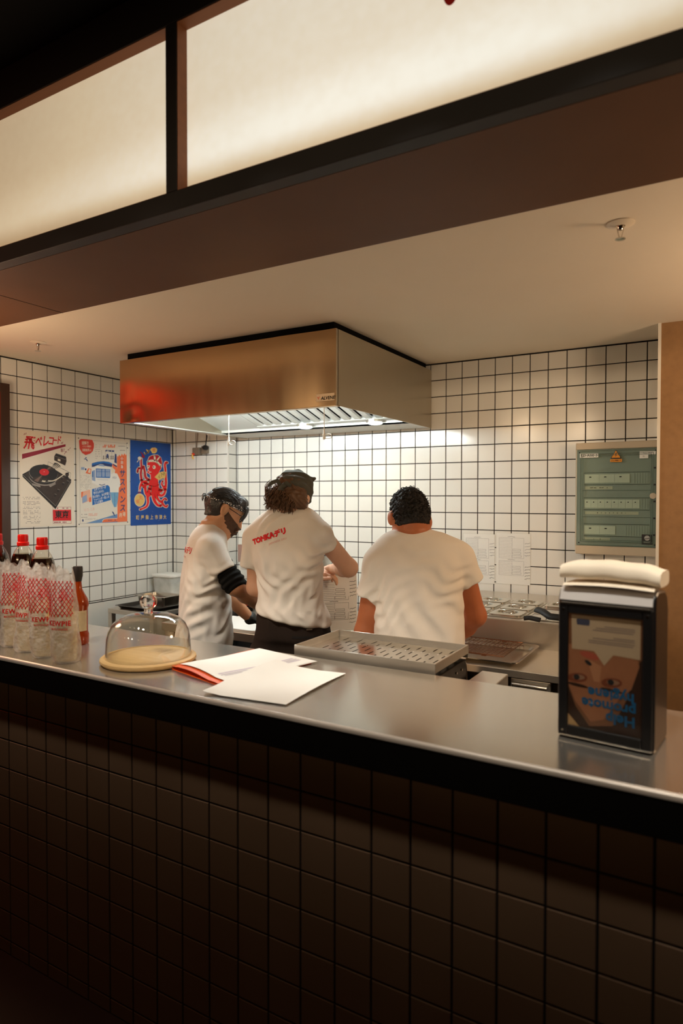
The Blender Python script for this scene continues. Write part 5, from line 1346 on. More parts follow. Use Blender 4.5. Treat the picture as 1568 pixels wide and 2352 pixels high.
    def fh(P):
        q = (P - V3(hc)) @ V3(HM).T
        d = smin(hs(P), hs2(P), .02)
        d = d + .0030 * np.sin(q[:, 0] * 310 + 2 * np.sin(q[:, 2] * 170)) * np.sin(q[:, 1] * 290 + q[:, 2] * 90) + .0026 * np.sin(q[:, 2] * 330 + 2 * np.sin(q[:, 0] * 210))
        face = smin(0.020 - q[:, 1] + 0.0, 0.026 - q[:, 2] * 1.0, .01)      # positive where hair may be
        cut = np.maximum((q[:, 1] - .022), (.034 - q[:, 2])) * -1            # in front and low: negative
        d = smax(d, np.minimum(q[:, 1] - .018, .040 - q[:, 2]), .008)        # open face
        low = -.074 - q[:, 2] + np.maximum(0, q[:, 1] + .03) * .9
        d = smax(d, low, .010)
        er = np.minimum(np.linalg.norm((P - V3(hp(.082, .004, -.034))) / V3((.026, .026, .036)), axis=1), np.linalg.norm((P - V3(hp(-.082, .004, -.034))) / V3((.026, .026, .036)), axis=1))
        return smax(d, (1 - er) * .02, .006)
    HAIR = mat('black_curly_hair', (24, 19, 15), rough=0.55, var=0.4, vscale=90, bump=0.5, bscale=160, spec=0.35)
    lo, hi = bounds([hc], .135); ho = sdf_object('hair', fh, lo, hi, 0.0034, HAIR, t)
    # loose curls that break the outline
    vs = np.array([v.co for v in ho.data.vertices]); ns = np.array([v.normal for v in ho.data.vertices]); pick = rr.choice(len(vs), 620, replace=False); cb = MB()
    for i in pick:
        p = vs[i] + LOC[t.name]; nrm = ns[i]; q = (p - hc) @ HM.T
        if q[2] < -.045 or (q[1] > 0 and q[2] < .03): continue
        tg = np.cross(nrm, rr.normal(size=3)); tg /= np.linalg.norm(tg); bt = np.cross(nrm, tg); r = .0042 + .0025 * rr.random()
        cb.tube([p - nrm * .003 + tg * r * math.sin(a) + nrm * (r * (1 - math.cos(a)) * .6) + bt * .0012 * a for a in np.linspace(0, 4.6, 8)], .0013, 4)
    cb.build('curls', HAIR, ho, smooth=180, kind='stuff')
    return t
cook_right()

# ---------------------------------------------------------------- second cook: bandana, printed shirt, holds a recipe sheet
def cook_middle():
    A = lambda x, y, d: at_depth(x, y, d - 0.06)
    psi = 0.32; lat = np.array([math.cos(psi), math.sin(psi)]); fwd = np.array([-math.sin(psi), math.cos(psi)])
    F3, R3 = np.array([*fwd, 0]), np.array([*lat, 0])
    base = A(672, 1480, 2.86)
    t = thing('person', (base[0], base[1], 0.0), 'cook in a dark bandana and red-lettered white t-shirt, holding a recipe sheet', 'person')
    SK = skin('skin_fair', (232, 180, 148))
    def sec(py, l, r, d, ry, e=1.02):
        p = A((l + r) / 2, py, d); return (p[2], p[0], p[1], (r - l) / 2 * (d - 0.06) / FPX * e, ry)
    shirt = [sec(1164, 634, 700, 2.875, .060), sec(1174, 618, 716, 2.875, .074), sec(1188, 600, 730, 2.87, .088), sec(1208, 586, 738, 2.865, .100), sec(1240, 580, 741, 2.86, .108),
             sec(1280, 583, 739, 2.85, .112), sec(1330, 591, 737, 2.85, .110), sec(1375, 592, 738, 2.85, .112), sec(1402, 589, 748, 2.85, .130), sec(1420, 590, 751, 2.85, .136), sec(1452, 596, 746, 2.85, .128)]
    body = [(z, x, y, rx - .016, min(ry, .112) - .016) for z, x, y, rx, ry in shirt]
    shR, shL = A(736, 1228, 2.82), A(588, 1236, 2.90)
    elR, elL = A(800, 1304, 2.93), A(588, 1350, 2.93)
    wrR, wrL = A(768, 1306, 3.10), A(704, 1318, 3.10)
    hc = A(672, 1130, 2.885); hy = psi - 0.12; pit = 0.42; rl = 0.10
    hf = np.array([-math.sin(hy) * math.cos(pit), math.cos(hy) * math.cos(pit), -math.sin(pit)]); hr = np.array([math.cos(hy), math.sin(hy), 0]); hu = np.cross(hr, hf)
    hr, hu = hr * math.cos(rl) - hu * math.sin(rl), hu * math.cos(rl) + hr * math.sin(rl)
    HM = np.stack([hr, hf, hu]); hp = lambda u, v, w: hc + hr * u + hf * v + hu * w
    ears = [(ell(hp(s * .077, -.004, -.026), (.009, .018, .030), HM), .006) for s in (-1, 1)]
    legs, tr, sh = lower_body((base[0], base[1], 0.90), lat, fwd, knee=0.0)
    parts = [(ell(hc, (.073, .092, .086), HM), 0), (ell(hp(0, .042, -.060), (.057, .052, .066), HM), .03), (cone(hp(0, .094, -.022), hp(0, .106, -.045), .008, .012), .012)]
    parts += ears + [(cone(hp(0, -.018, -.050), A(667, 1190, 2.875), .052, .060), .03), (loft(body, lat), .05)]
    for s, e, w in ((shR, elR, wrR), (shL, elL, wrL)):
        parts += [(cone(s, e, .042, .0390), .03), (cone(e, e + (w - e) * .35, .0395, .037), .02), (cone(e + (w - e) * .35, w, .037, .025), .02)]
    # left hand reaches past the chest to the right and pinches the sheet; the right hand holds its other edge
    parts += hand(wrL, at_depth(768, 1309, 3.06) - wrL, np.array([0, 0.1, 1.0]) - F3 * 0.5, (.55, .60, .70, .75), at_depth(765, 1316, 3.05) - wrL, size=0.95)
    parts += hand(wrR, F3 * .9 - R3 * .35 - np.array([0, 0, .2]), np.array([0.4, 0, 1.0]), (.5, .6, .7, .8), -R3 + F3, size=0.95)
    parts += [(cone((base[0], base[1], .98) - R3 * .05, (base[0], base[1], .98) + R3 * .05, .105, .105), .06)] + legs
    lo, hi = bounds([shR, shL, elR, elL, wrR, wrL, hc + [0, 0, .08], (base[0], base[1], 0), hp(0, .1, 0), wrL + R3 * .12, wrR + F3 * .1], .15); lo[2] = -.01
    sdf_object('body', union(parts), lo, hi, 0.0050, SK, t)
    # t-shirt
    seR, seL = A(754, 1259, 2.845), A(575, 1304, 2.91)
    under = union([(loft(body, lat), 0), (cone((base[0], base[1], .98) - R3 * .05, (base[0], base[1], .98) + R3 * .05, .105, .105), .06)])
    torso = union([(loft(shirt, lat), 0), (cone(A(700, 1196, 2.86), shR, .046, .050), .05), (cone(A(628, 1198, 2.885), shL, .046, .050), .05)])
    slR = sleeve([(cone(shR, seR, .054, .050), 0)], shR, seR + (seR - shR) * .05, .0455); slL = sleeve([(cone(shL, seL, .052, .049), 0)], shL, seL, .0450)
    q0 = V3(A(668, 1420, 2.75))
    def fs(P):
        d = smin(smin(smin(torso(P), under(P) - .008, .01), slR(P), .022), slL(P), .022)
        low = np.clip((V3(A(668, 1380, 2.8))[2] - P[:, 2]) / .08, 0, 1)
        an = (P - q0) @ V3(R3)
        d = d + .0030 * wave(P, (10, 4, 13), .6) + .0022 * wave(P, (24, -10, 9), 2.0) + low * .0050 * np.sin(an * 95 + 3 * np.sin(P[:, 2] * 40)) * .8
        d = d + folds(P, A(728, 1290, 2.76), (.55, 0, .8), .05, .0055, .10) + folds(P, A(640, 1210, 2.78), (.75, 0, -.6), .06, .0045, .09) + folds(P, A(610, 1330, 2.8), (.9, 0, .4), .06, .0045, .11) + folds(P, A(690, 1360, 2.76), (.8, 0, -.55), .055, .005, .10)
        d = d + folds(P, A(716, 1375, 2.76), (.95, 0, .25), .04, .004, .08)
        top = np.maximum(P[:, 2] - (shirt[0][0] - .002), -1)
        hem = (V3(A(668, 1424, 2.85))[2] - an * .20) - P[:, 2]          # the hem hangs lower on the right
        return smax(np.maximum(d, top), hem, .02)
    lo, hi = bounds([shR, shL, seR, seL, A(668, 1450, 2.86)], .15)
    so = sdf_object('t_shirt', fs, lo, hi, 0.0050, SHIRT, t)
    nb = -F3 * .9 + np.array([0, 0, .15])
    x_ax = (A(652, 1217, 2.74) - A(574, 1246, 2.80)); x_ax /= np.linalg.norm(x_ax)
    def lettering(txt, px_, py_, size, m, bold, name, sp=1.0):
        M = frame_matrix(A(px_, py_, 2.70), x_ax, np.array([-.15, 0, 1.0]) - x_ax * (np.array([-.15, 0, 1.0]) @ x_ax))
        o = text_mesh(txt, size, M, m, name, so, bold=bold, h=0.0, space=sp); drape(o, so, F3, .0016)
    lettering('TONKA', 588, 1240, .0300, PRINT, .0021, 'shirt_lettering', 1.05); lettering('デリ', 634, 1225, .0285, PRINT, .0019, 'shirt_lettering')
    lettering('JAPANESE DELI', 628, 1245, .0105, PRINT2, .0001, 'shirt_lettering', 1.15)
    # trousers with gathered waist, back pocket, button and tag
    trf = [(cone((base[0], base[1], 1.06) - R3 * .042, (base[0], base[1], 1.06) + R3 * .042, .106, .106), 0), (cone((base[0], base[1], .90) - R3 * .058, (base[0], base[1], .90) + R3 * .058, .116, .116), .06)]
    tr0 = union(trf + tr); zw = A(668, 1416, 2.85)[2]
    def ft(P):
        an = np.arctan2((P[:, 0] - base[0]), (P[:, 1] - base[1])); g = np.clip((P[:, 2] - (zw - .05)) / .03, 0, 1)
        d = smin(tr0(P), under(P) - .004, .02) + g * .0028 * np.sin(an * 46) + .003 * wave(P, (14, 5, 20), .3)
        return np.maximum(d, P[:, 2] - zw - .012)
    to = sdf_object('trousers', ft, (base[0] - .4, base[1] - .4, .04), (base[0] + .4, base[1] + .4, zw + .05), 0.009, TROUSER, t)
    def on_seat(name, pts, m, y, off=.0012):
        M = frame_matrix(A(698, 1466, 2.72), R3, (0, 0, 1)); n = 10; b = MB()
        (x0, z0), (x1, z1) = pts
        b.add([M @ Vector((x0 + (x1 - x0) * i / n, zz, 0)) for zz in (z0, z1) for i in range(n + 1)], [(i, i + 1, n + 2 + i, n + 1 + i) for i in range(n)])
        o = b.build(name, m, to); drape(o, to, F3, off)
    POCK = mat('pocket_edge', (24, 18, 15), rough=0.9)
    on_seat('pocket_welt', [(-.052, -.004), (.050, .006)], POCK, 0); on_seat('waist_tag', [(.006, .030), (.028, .035)], mat('tag_grey', (150, 140, 128), rough=0.7), 0)
    bt = A(681, 1476, 2.76); MB().lathe([(.006, -.12), (.006, -.118)], bt + F3 * 0, 14, tuple(-F3)).build('pocket_button', POCK, to) if False else None
    on_seat('pocket_button', [(-.028, -.026), (-.019, -.017)], POCK, 0, .002)
    add_shoes(t, sh)
    # hair: soft mass below the bandana and many loose curls
    HB = mat('brown_hair', (54, 38, 26), rough=0.5, var=0.5, vscale=70, vcol=(116, 82, 54), spec=0.4)
    h1 = ell(hp(0, -.010, -.004), (.077, .094, .084), HM); h2 = ell(hp(.006, -.048, -.055), (.070, .052, .050), HM); h3 = ell(hp(-.054, -.02, -.045), (.027, .04, .04), HM); h4 = ell(hp(.058, -.02, -.050), (.031, .042, .048), HM)
    bn = hu * .82 + hr * .42 + hf * .40; bo = V3(at_depth(652, 1121, 2.735))           # bandana edge plane: rises to the knot, falls to the right
    bn = bn / np.linalg.norm(bn)
    def fhair(P):
        q = (P - V3(hc)) @ V3(HM).T
        d = smin(smin(smin(h1(P), h2(P), .02), h3(P), .012), h4(P), .012)
        d = d + .0038 * np.sin(q[:, 0] * 190 + 3 * np.sin(q[:, 2] * 90)) * np.sin(q[:, 2] * 150 + q[:, 0] * 60)
        d = smax(d, np.minimum(q[:, 1] - .020, .05 - q[:, 2]), .008)
        return smax(d, -.088 - q[:, 2], .01)
    lo, hi = bounds([hc], .15); ho = sdf_object('hair', fhair, lo, hi, 0.0040, HB, t)
    rr = np.random.default_rng(11); cb = MB()
    vs = np.array([v.co for v in ho.data.vertices]); ns = np.array([v.normal for v in ho.data.vertices])
    for i in rr.choice(len(vs), 2300, replace=False):
        p = vs[i] + LOC[t.name]
        if (p - bo) @ bn > -.012: continue
        q = (p - hc) @ HM.T
        if q[1] > .045: continue
        nrm = ns[i]; flow = -hu * .85 + hr * (.9 * q[0] / .08 * .35) + nrm * .12 + rr.normal(size=3) * .22; flow /= np.linalg.norm(flow); sw = np.cross(nrm, flow); sw /= np.linalg.norm(sw)
        L = .016 + .020 * rr.random(); cu = rr.choice([-1, 1]) * (.005 + .006 * rr.random()); k = 3.2 + 2.5 * rr.random()
        cb.tube([p + flow * L * (s - .10 * math.sin(s * k)) + nrm * (.0015 + .004 * math.sin(s * 3)) + sw * cu * (1 - math.cos(s * k)) * .5 for s in np.linspace(0, 1, 10)], .0030, 5, r1=.0006)
    for sx, up in ((-.082, .0), (-.086, .012), (-.078, -.03)):                   # the upturned locks on the left
        for k in range(10):
            p = hp(sx + .004 * rr.normal(), -.045 + .012 * rr.normal(), -.045 + up + .006 * rr.normal())
            cb.tube([p + hr * (-.016 * math.sin(s * 2.6)) + hu * (.030 * s + .01 * s * s) - hf * .004 * s for s in np.linspace(0, 1.2, 8)], .0026, 5, r1=.0005)
    cb.build('loose_curls', HB, ho, smooth=180, kind='stuff')
    # bandana
    BD = mat('bandana_cloth', (80, 78, 68), rough=0.8, var=0.35, vscale=24, bump=0.15, bscale=50, spec=0.25)
    b1 = ell(hp(.002, .0, .006), (.082, .100, .0900), HM); b2 = cone(hp(.028, .0, .050), hp(.078, .01, .072), .036, .008)
    def fb(P):
        q = (P - V3(hc)) @ V3(HM).T
        d = smin(b1(P), b2(P), .03) + .0028 * np.sin(q[:, 0] * 70 + q[:, 2] * 120 + 2 * np.sin(q[:, 1] * 40)) + .0018 * np.sin(q[:, 2] * 190 - q[:, 0] * 60)
        d = smax(d, -((P - bo) @ V3(bn)), .006)
        return smax(d, -(ell(hc, (.074, .093, .087), HM)(P)), .003)
    sdf_object('bandana', fb, *bounds([hc + hu * .02], .155), 0.0038, BD, t)
    kn = at_depth(646, 1119, 2.725)
    kb = MB(); kb.tube([kn + R3 * .018 + np.array([0, 0, .012]), kn, kn - R3 * .010 - np.array([0, 0, .012])], .014, 10, r1=.010, flat=.8)
    kb.build('bandana_knot', BD, t, smooth=60)
    for pts in ([(646, 1116), (636, 1104), (626, 1108), (615, 1117)], [(646, 1121), (650, 1135), (656, 1143), (652, 1153)], [(646, 1119), (658, 1110), (668, 1116)]):
        P_ = [at_depth(x, y, 2.722 - .004 * i) for i, (x, y) in enumerate(pts)]
        b = MB(); W = (.006, .010, .009, .002); n = len(P_)
        sd_ = [np.cross((P_[min(i + 1, n - 1)] - P_[max(i - 1, 0)]), F3) for i in range(n)]
        b.ring([[P_[i] + sd_[i] / np.linalg.norm(sd_[i]) * W[min(i, 3)] * s + F3 * f_ for s, f_ in ((-1, 0), (0, -.003), (1, 0), (0, .003))] for i in range(n)])
        b.build('bandana_tail', BD, t, smooth=60)
    # the sheet in his hands
    c0, c1, c2, c3 = at_depth(690, 1312, 3.10), at_depth(802, 1303, 3.135), at_depth(820, 1444, 3.16), at_depth(744, 1450, 3.12)
    c1 = c0 + (c1 - c0); rs = thing('recipe_sheet', tuple(c3), 'handwritten recipe sheet held up by the cook in the bandana', 'paper')
    x_ = (at_depth(818, 1446, 3.16) - c3); x_ /= np.linalg.norm(x_); y_ = (at_depth(800, 1308, 3.13) - at_depth(818, 1446, 3.16)); hgt = np.linalg.norm(y_); y_ /= hgt
    y_ = y_ - x_ * (y_ @ x_); y_ /= np.linalg.norm(y_)
    org = at_depth(818, 1446, 3.16) - x_ * .21
    M = frame_matrix(org, x_, y_); b = MB(); n = 12
    bend = lambda v: .010 * math.sin(math.pi * v) - .012 * v * v
    b.add([M @ Vector((.21 * i / n, .297 * j / n, bend(j / n))) for j in range(n + 1) for i in range(n + 1)], [(j * (n + 1) + i, j * (n + 1) + i + 1, (j + 1) * (n + 1) + i + 1, (j + 1) * (n + 1) + i) for j in range(n) for i in range(n)])
    ps = b.build('sheet', PAPER, rs, smooth=180)
    before = set(bpy.data.objects); recipe(M, .21, .297, rs, True, 9, z=.0)
    Mi = M.inverted()
    for o in set(bpy.data.objects) - before:
        for v in o.data.vertices:
            q = Mi @ (v.co + Vector(LOC[o.name])); q.z = bend(max(0, min(1, q.y / .297))) + .0009; v.co = (M @ q) - Vector(LOC[o.name])
    return t
cook_middle()

# ---------------------------------------------------------------- first cook: bearded, profile to the right, gloved
def cook_left():
    A = lambda x, y, d: at_depth(x, y, d)
    psi = -0.66; lat = np.array([math.cos(psi), math.sin(psi)]); fwd = np.array([-math.sin(psi), math.cos(psi)])
    F3, R3 = np.array([*fwd, 0]), np.array([*lat, 0])
    base = A(468, 1480, 3.04)
    t = thing('person', (base[0], base[1], 0.0), 'bearded cook with glasses and headband bending over the bench, on the left', 'person')
    SK = skin('skin_olive', (214, 158, 118))
    cz, sz_ = math.cos(1.38), math.sin(1.38)
    def sec(py, l, r, d, rx):
        p = A((l + r) / 2, py, d); hw = (r - l) / 2 * d / FPX
        return (p[2], p[0], p[1], rx, math.sqrt(max(hw * hw - (rx * cz) ** 2, .0016)) / sz_)
    shirt = [sec(1202, 462, 508, 3.06, .062), sec(1212, 451, 514, 3.06, .078), sec(1226, 440, 518, 3.055, .105), sec(1250, 430, 520, 3.05, .140), sec(1290, 423, 520, 3.05, .160),
             sec(1330, 417, 522, 3.04, .160), sec(1380, 413, 527, 3.04, .158), sec(1430, 411, 527, 3.03, .160), sec(1480, 412, 521, 3.03, .165), sec(1510, 414, 518, 3.03, .160)]
    body = [(z, x, y, rx - .014, ry - .013) for z, x, y, rx, ry in shirt]
    shR, shL = A(485, 1258, 2.915), A(474, 1254, 3.19)
    elR, elL = A(541, 1347, 2.91), A(512, 1358, 3.22)
    wrR, wrL = A(606, 1398, 3.10), A(571, 1417, 3.30)
    hc = A(517, 1164, 3.06)
    iu = (A(546, 1113, 3.06) - A(517, 1164, 3.06)); iu /= np.linalg.norm(iu)           # head up (tilted forward)
    ifw = (A(568, 1193, 3.06) - A(517, 1164, 3.06)); ifw -= iu * (ifw @ iu); ifw /= np.linalg.norm(ifw)
    hr = np.cross(ifw, iu); HM = np.stack([hr, ifw, iu]); hf, hu = ifw, iu
    hp = lambda u, v, w: hc + hr * u + hf * v + hu * w
    W = lambda x, y, dl=0.0: A(x, y, 3.06) + hr * dl                                    # point on the head's middle plane
    ears = [(lambda s: (lambda P: smax(ell(W(523, 1171, s * .079), (.011, .0180, .030), HM)(P), -ell(W(524, 1169, s * .091), (.008, .010, .017), HM)(P), .004)))(s) for s in (-1, 1)]
    legs, tr, sh = lower_body((base[0], base[1], 0.86), lat, fwd, knee=0.0)
    parts = [(ell(hp(0, 0, .002), (.072, .092, .077), HM), 0), (ell(W(526, 1192), (.060, .051, .066), HM), .03),
             (cone(W(508, 1206, .036), W(522, 1224, .012), .022, .018), .02), (cone(W(508, 1206, -.036), W(522, 1224, -.012), .022, .018), .02), (ell(W(526, 1222), (.024, .022, .020), HM), .015),
             (cone(W(553, 1190), W(550, 1212), .0065, .0095), .008), (ell(W(548, 1214, .007), (.008, .009, .007), HM), .005), (ell(W(548, 1214, -.007), (.008, .009, .007), HM), .005),
             (ell(W(543, 1219), (.020, .010, .0055), HM), .006), (ell(W(539, 1225), (.017, .010, .0055), HM), .006), (cone(W(551, 1182, .032), W(551, 1182, -.032), .009, .009), .015)]
    parts += [(e, .004) for e in ears] + [(cone(W(505, 1192), A(482, 1232, 3.055), .054, .060), .03), (loft(body, lat), .05)]
    for s, e, w in ((shR, elR, wrR), (shL, elL, wrL)):
        parts += [(cone(s, e, .043, .040), .03), (cone(e, e + (w - e) * .35, .0395, .037), .02), (cone(e + (w - e) * .35, w, .037, .026), .02)]
    hdL = A(604, 1432, 3.36) - wrL; hdR = A(640, 1420, 3.2) - wrR
    hl = hand(wrL, hdL, (0, 0, 1), (.30, .30, .35, .40), R3 + F3 * .6, size=.95)
    parts += hl + hand(wrR, hdR, (0, 0, 1), (.4, .45, .5, .5), -R3 + F3, size=.95)
    parts += [(cone((base[0], base[1], .92) - R3 * .05, (base[0], base[1], .92) + R3 * .05, .11, .11), .06)] + legs
    lo, hi = bounds([shR, shL, elR, elL, wrR, wrL, hc + [0, 0, .08], (base[0], base[1], 0), W(570, 1200), wrL + hdL * .1 / np.linalg.norm(hdL), wrR + R3 * .1], .14); lo[2] = -.01
    sdf_object('body', union(parts), lo, hi, 0.0045, SK, t)
    GL = mat('black_glove', (34, 38, 38), rough=0.42, bump=0.25, bscale=70)
    fg = union(hl + [(cone(wrL - (wrL - elL) * -.06, wrL + hdL * .1, .029, .030), .01)])
    sdf_object('glove', lambda P: fg(P) - .0022 + .0010 * wave(P, (160, 60, 210), 0), *bounds([wrL, wrL + hdL / np.linalg.norm(hdL) * .12], .11), 0.0042, GL, t)
    # t-shirt
    seR, seL = A(516, 1313, 2.90), A(494, 1312, 3.21)
    under = union([(loft(body, lat), 0), (cone((base[0], base[1], .92) - R3 * .05, (base[0], base[1], .92) + R3 * .05, .11, .11), .06)])
    torso = union([(loft(shirt, lat), 0), (cone(A(482, 1232, 3.0), shR, .046, .052), .05), (cone(A(478, 1230, 3.12), shL, .046, .052), .05)])
    slR = sleeve([(cone(shR, seR, .058, .052), 0)], shR, seR, .0440); slL = sleeve([(cone(shL, seL, .055, .050), 0)], shL, seL, .0440)
    def fs(P):
        d = smin(smin(smin(torso(P), under(P) - .008, .01), slR(P), .022), slL(P), .022)
        d = d + .0028 * wave(P, (10, 4, 13), .6) + .0022 * wave(P, (14, -16, 17), 2.0)
        d = d + folds(P, A(492, 1335, 2.93), (.6, -.3, .75), .05, .0040, .11) + folds(P, A(470, 1400, 2.92), (-.45, .2, .9), .065, .0034, .13) + folds(P, A(450, 1440, 2.92), (-.55, .2, .8), .055, .0034, .12) + folds(P, A(505, 1440, 2.93), (.9, 0, .4), .05, .004, .09)
        hem = P[:, 2] * 0 + V3(A(465, 1488, 3.03))[2] - P[:, 2]
        return smax(np.maximum(d, P[:, 2] - (shirt[0][0] - .002)), hem, .008)
    lo, hi = bounds([shR, shL, seR, seL, A(465, 1500, 3.04)], .17)
    so = sdf_object('t_shirt', fs, lo, hi, 0.0050, SHIRT, t)
    for txt, off, size, m in (('TONKA デリ', .0, .034, PRINT), ('JAPANESE DELI', -.030, .0105, PRINT2)):
        M2 = frame_matrix(np.array([shirt[3][1], shirt[3][2], A(440, 1264, 3.0)[2] + off]) - F3 * .25, R3, (0, 0, 1))
        o = text_mesh(txt, size, M2, m, 'shirt_lettering', so, bold=.0010 if m is PRINT else .0001, h=0.0); drape(o, so, F3, .0016)
    # black under-sleeve, pushed up and creased
    f_us = sleeve([(cone(shR + (elR - shR) * .40, elR - (elR - shR) * .12, .0475, .0490), 0), (cone(elR - (elR - shR) * .12, elR + (wrR - elR) * .10, .0490, .0450), .02)], shR, elR + (wrR - elR) * .13, .0375)
    axu = (elR - shR) / np.linalg.norm(elR - shR)
    sdf_object('black_sleeve', lambda P: f_us(P) + .0030 * np.sin((P @ V3(axu)) * 230 + 1.5 * np.sin(P @ V3(R3) * 60)) , *bounds([shR, elR, elR + (wrR - elR) * .2], .08), 0.0042, mat('black_jersey', (17, 16, 15), rough=0.85, spec=0.2), t)
    tr0 = union([(cone((base[0], base[1], .92) - R3 * .045, (base[0], base[1], .92) + R3 * .045, .108, .108), 0)] + tr)
    sdf_object('trousers', lambda P: np.maximum(smin(tr0(P), under(P) - .003, .02), P[:, 2] - .97), (base[0] - .4, base[1] - .4, .04), (base[0] + .4, base[1] + .4, 1.02), 0.011, TROUSER, t)
    add_shoes(t, sh)
    # beard
    BE = film('dark_beard', (38, 25, 18), 0.66, rough=0.85, bscale=330, bump=0.5)
    face = union(parts[:11])
    def fbeard(P):
        q = (P - V3(W(517, 1186))) @ V3(HM).T              # v forward, w up from the beard line
        d = face(P) - .0022 + .0012 * np.sin(q[:, 0] * 420 + q[:, 1] * 300) * np.sin(q[:, 2] * 380)
        d = smax(d, (P - V3(W(520, 1190))) @ V3(hu * .80 + hf * .60), .004) if False else d
        line = (P - V3(W(537, 1186))) @ V3(hu * .86 + hf * .50)      # upper edge: from the sideburn to the moustache
        side = -((P - V3(W(516, 1195))) @ V3(hf * .93 + hu * .15))   # rear edge along the jaw
        d = smax(smax(d, line, .005), side, .005)
        nose = ell(W(551, 1206), (.014, .016, .016), HM)(P); lips = ell(W(546, 1220), (.015, .012, .0055), HM)(P)
        return smax(smax(d, -nose, .003), -lips, .002)
    sdf_object('beard', fbeard, *bounds([W(528, 1208)], .085), 0.0032, BE, t)
    # hair: combed over the top, fringe hanging over the brow
    HK = mat('black_hair', (30, 26, 24), rough=0.38, var=0.5, vscale=30, stretch=(1, 1, 1), vcol=(62, 58, 54), bump=0.35, bscale=110, spec=0.5)
    k1 = ell(hp(0, -.002, .004), (.080, .100, .082), HM); k2 = ell(W(487, 1183), (.062, .034, .046), HM); k3 = cone(W(556, 1158), W(566, 1184), .030, .013)
    def fhair(P):
        q = (P - V3(hc)) @ V3(HM).T
        d = smin(smin(k1(P), k2(P), .02), k3(P), .025)
        d = d + .0022 * np.sin(q[:, 0] * 120 + q[:, 2] * 60 + 3 * np.sin(q[:, 1] * 22)) + .0012 * np.sin(q[:, 0] * 300 + q[:, 1] * 50)
        open_ = np.minimum(q[:, 1] - .012, .026 - q[:, 2] + np.maximum(0, q[:, 1] - .07) * 1.4)
        d = smax(d, open_, .008)
        low = -.062 - q[:, 2] - np.maximum(0, -q[:, 1] - .03) * .55
        d = smax(d, low, .008)
        er = np.minimum(np.linalg.norm((P - V3(W(524, 1172, .079))) / V3((.024, .026, .036)), axis=1), np.linalg.norm((P - V3(W(524, 1172, -.079))) / V3((.024, .026, .036)), axis=1))
        return smax(d, (1 - er) * .02, .005)
    ho = sdf_object('hair', fhair, *bounds([hc], .150), 0.0036, HK, t)
    rr = np.random.default_rng(3); cb = MB()
    for k in range(340):                                   # combed strands, crown to brow and to the nape
        u = rr.uniform(-.95, .95); s0 = rr.uniform(-1.15, .55); L = rr.uniform(.5, 1.0); pts = []
        for s in np.linspace(0, 1, 9):
            a = s0 + L * s; x = .0825 * u * (1 - .12 * s); rem = math.sqrt(max(.02, 1 - (u * .95) ** 2))
            pts.append(hp(x, .1015 * rem * math.sin(a) + .0, .005 + .0835 * rem * math.cos(a)))
        cb.tube(pts, .0016, 4, r1=.0006)
    for k in range(46):                                    # fringe
        x = rr.uniform(-.04, .045); p = hp(x, .088 + .010 * rr.random(), .036 + .012 * rr.random())
        cb.tube([p + hf * (.020 * math.sin(s * 1.5)) - hu * (.060 * s) + hr * .004 * math.sin(s * 5 + k) - hf * .016 * s * s for s in np.linspace(0, 1, 8)], .0022, 4, r1=.0006)
    cb.build('hair_strands', HK, ho, smooth=180, kind='stuff')
    # headband: dark ribbon round the head with a pale-patterned front
    HBM = bpy.data.materials.new('headband_cloth'); HBM.use_nodes = True; nt = HBM.node_tree; bs = nt.nodes['Principled BSDF']; bs.inputs['Roughness'].default_value = .7
    vo = nt.nodes.new('ShaderNodeTexVoronoi'); vo.inputs['Scale'].default_value = 150; tc = nt.nodes.new('ShaderNodeTexCoord'); nt.links.new(tc.outputs['Object'], vo.inputs['Vector'])
    rp_ = nt.nodes.new('ShaderNodeValToRGB'); rp_.color_ramp.interpolation = 'CONSTANT'; rp_.color_ramp.elements[0].color = (.75, .74, .70, 1); rp_.color_ramp.elements[1].position = .36; rp_.color_ramp.elements[1].color = (.018, .018, .018, 1)
    nt.links.new(vo.outputs['Distance'], rp_.inputs[0]); nt.links.new(rp_.outputs[0], bs.inputs['Base Color'])
    n = 60; rings = []
    for i in range(n):
        a = 2 * math.pi * i / n; ca, sa = math.cos(a), math.sin(a)
        wd = .0055 + .009 * max(0, sa); zc = .020 - .020 * max(0, -sa) + .012 * max(0, sa)
        k_ = math.sqrt(max(.1, 1 - (zc / .088) ** 2)); o_ = np.array([ca * .0835 * k_, sa * .1035 * k_])
        c = hp(o_[0], o_[1], zc + .004); nrm = (hr * ca + hf * sa)
        rings.append([c + hu * wd + nrm * .000, c + nrm * .0035, c - hu * wd + nrm * .001, c - nrm * .004])
    rings.append(rings[0])
    MB().ring(rings, cap0=False, cap1=False).build('headband', HBM, t, smooth=50)
    kn = hp(.010, -.108, -.004); kb = MB(); kb.tube([kn + hr * .012 + hu * .008, kn - hf * .006, kn - hu * .014 + hr * .004], .009, 8, r1=.005)
    kb.tube([kn, kn + hr * .016 - hu * .014, kn + hr * .028 - hu * .020 + hf * .008, kn + hr * .026 - hu * .004 + hf * .004, kn + hr * .006], .0028, 6)
    kb.build('headband_knot', HBM, t, smooth=60)
    # glasses
    g = MB(); er = W(530, 1166, .074)
    fr_ = W(556, 1184, .062)
    g.tube([W(522, 1164, .078), er, fr_ + hf * .004], .0017, 6)
    g.tube([W(530, 1166, -.074), W(556, 1184, -.062)], .0017, 6)
    for s in (-1, 1):
        c = W(556, 1190, s * .033)
        g.tube([c + hr * .027 * math.cos(a) + hu * .021 * math.sin(a) + hf * (.006 - .004 * abs(math.cos(a))) for a in np.linspace(0, 2 * math.pi, 25)], .0019, 6)
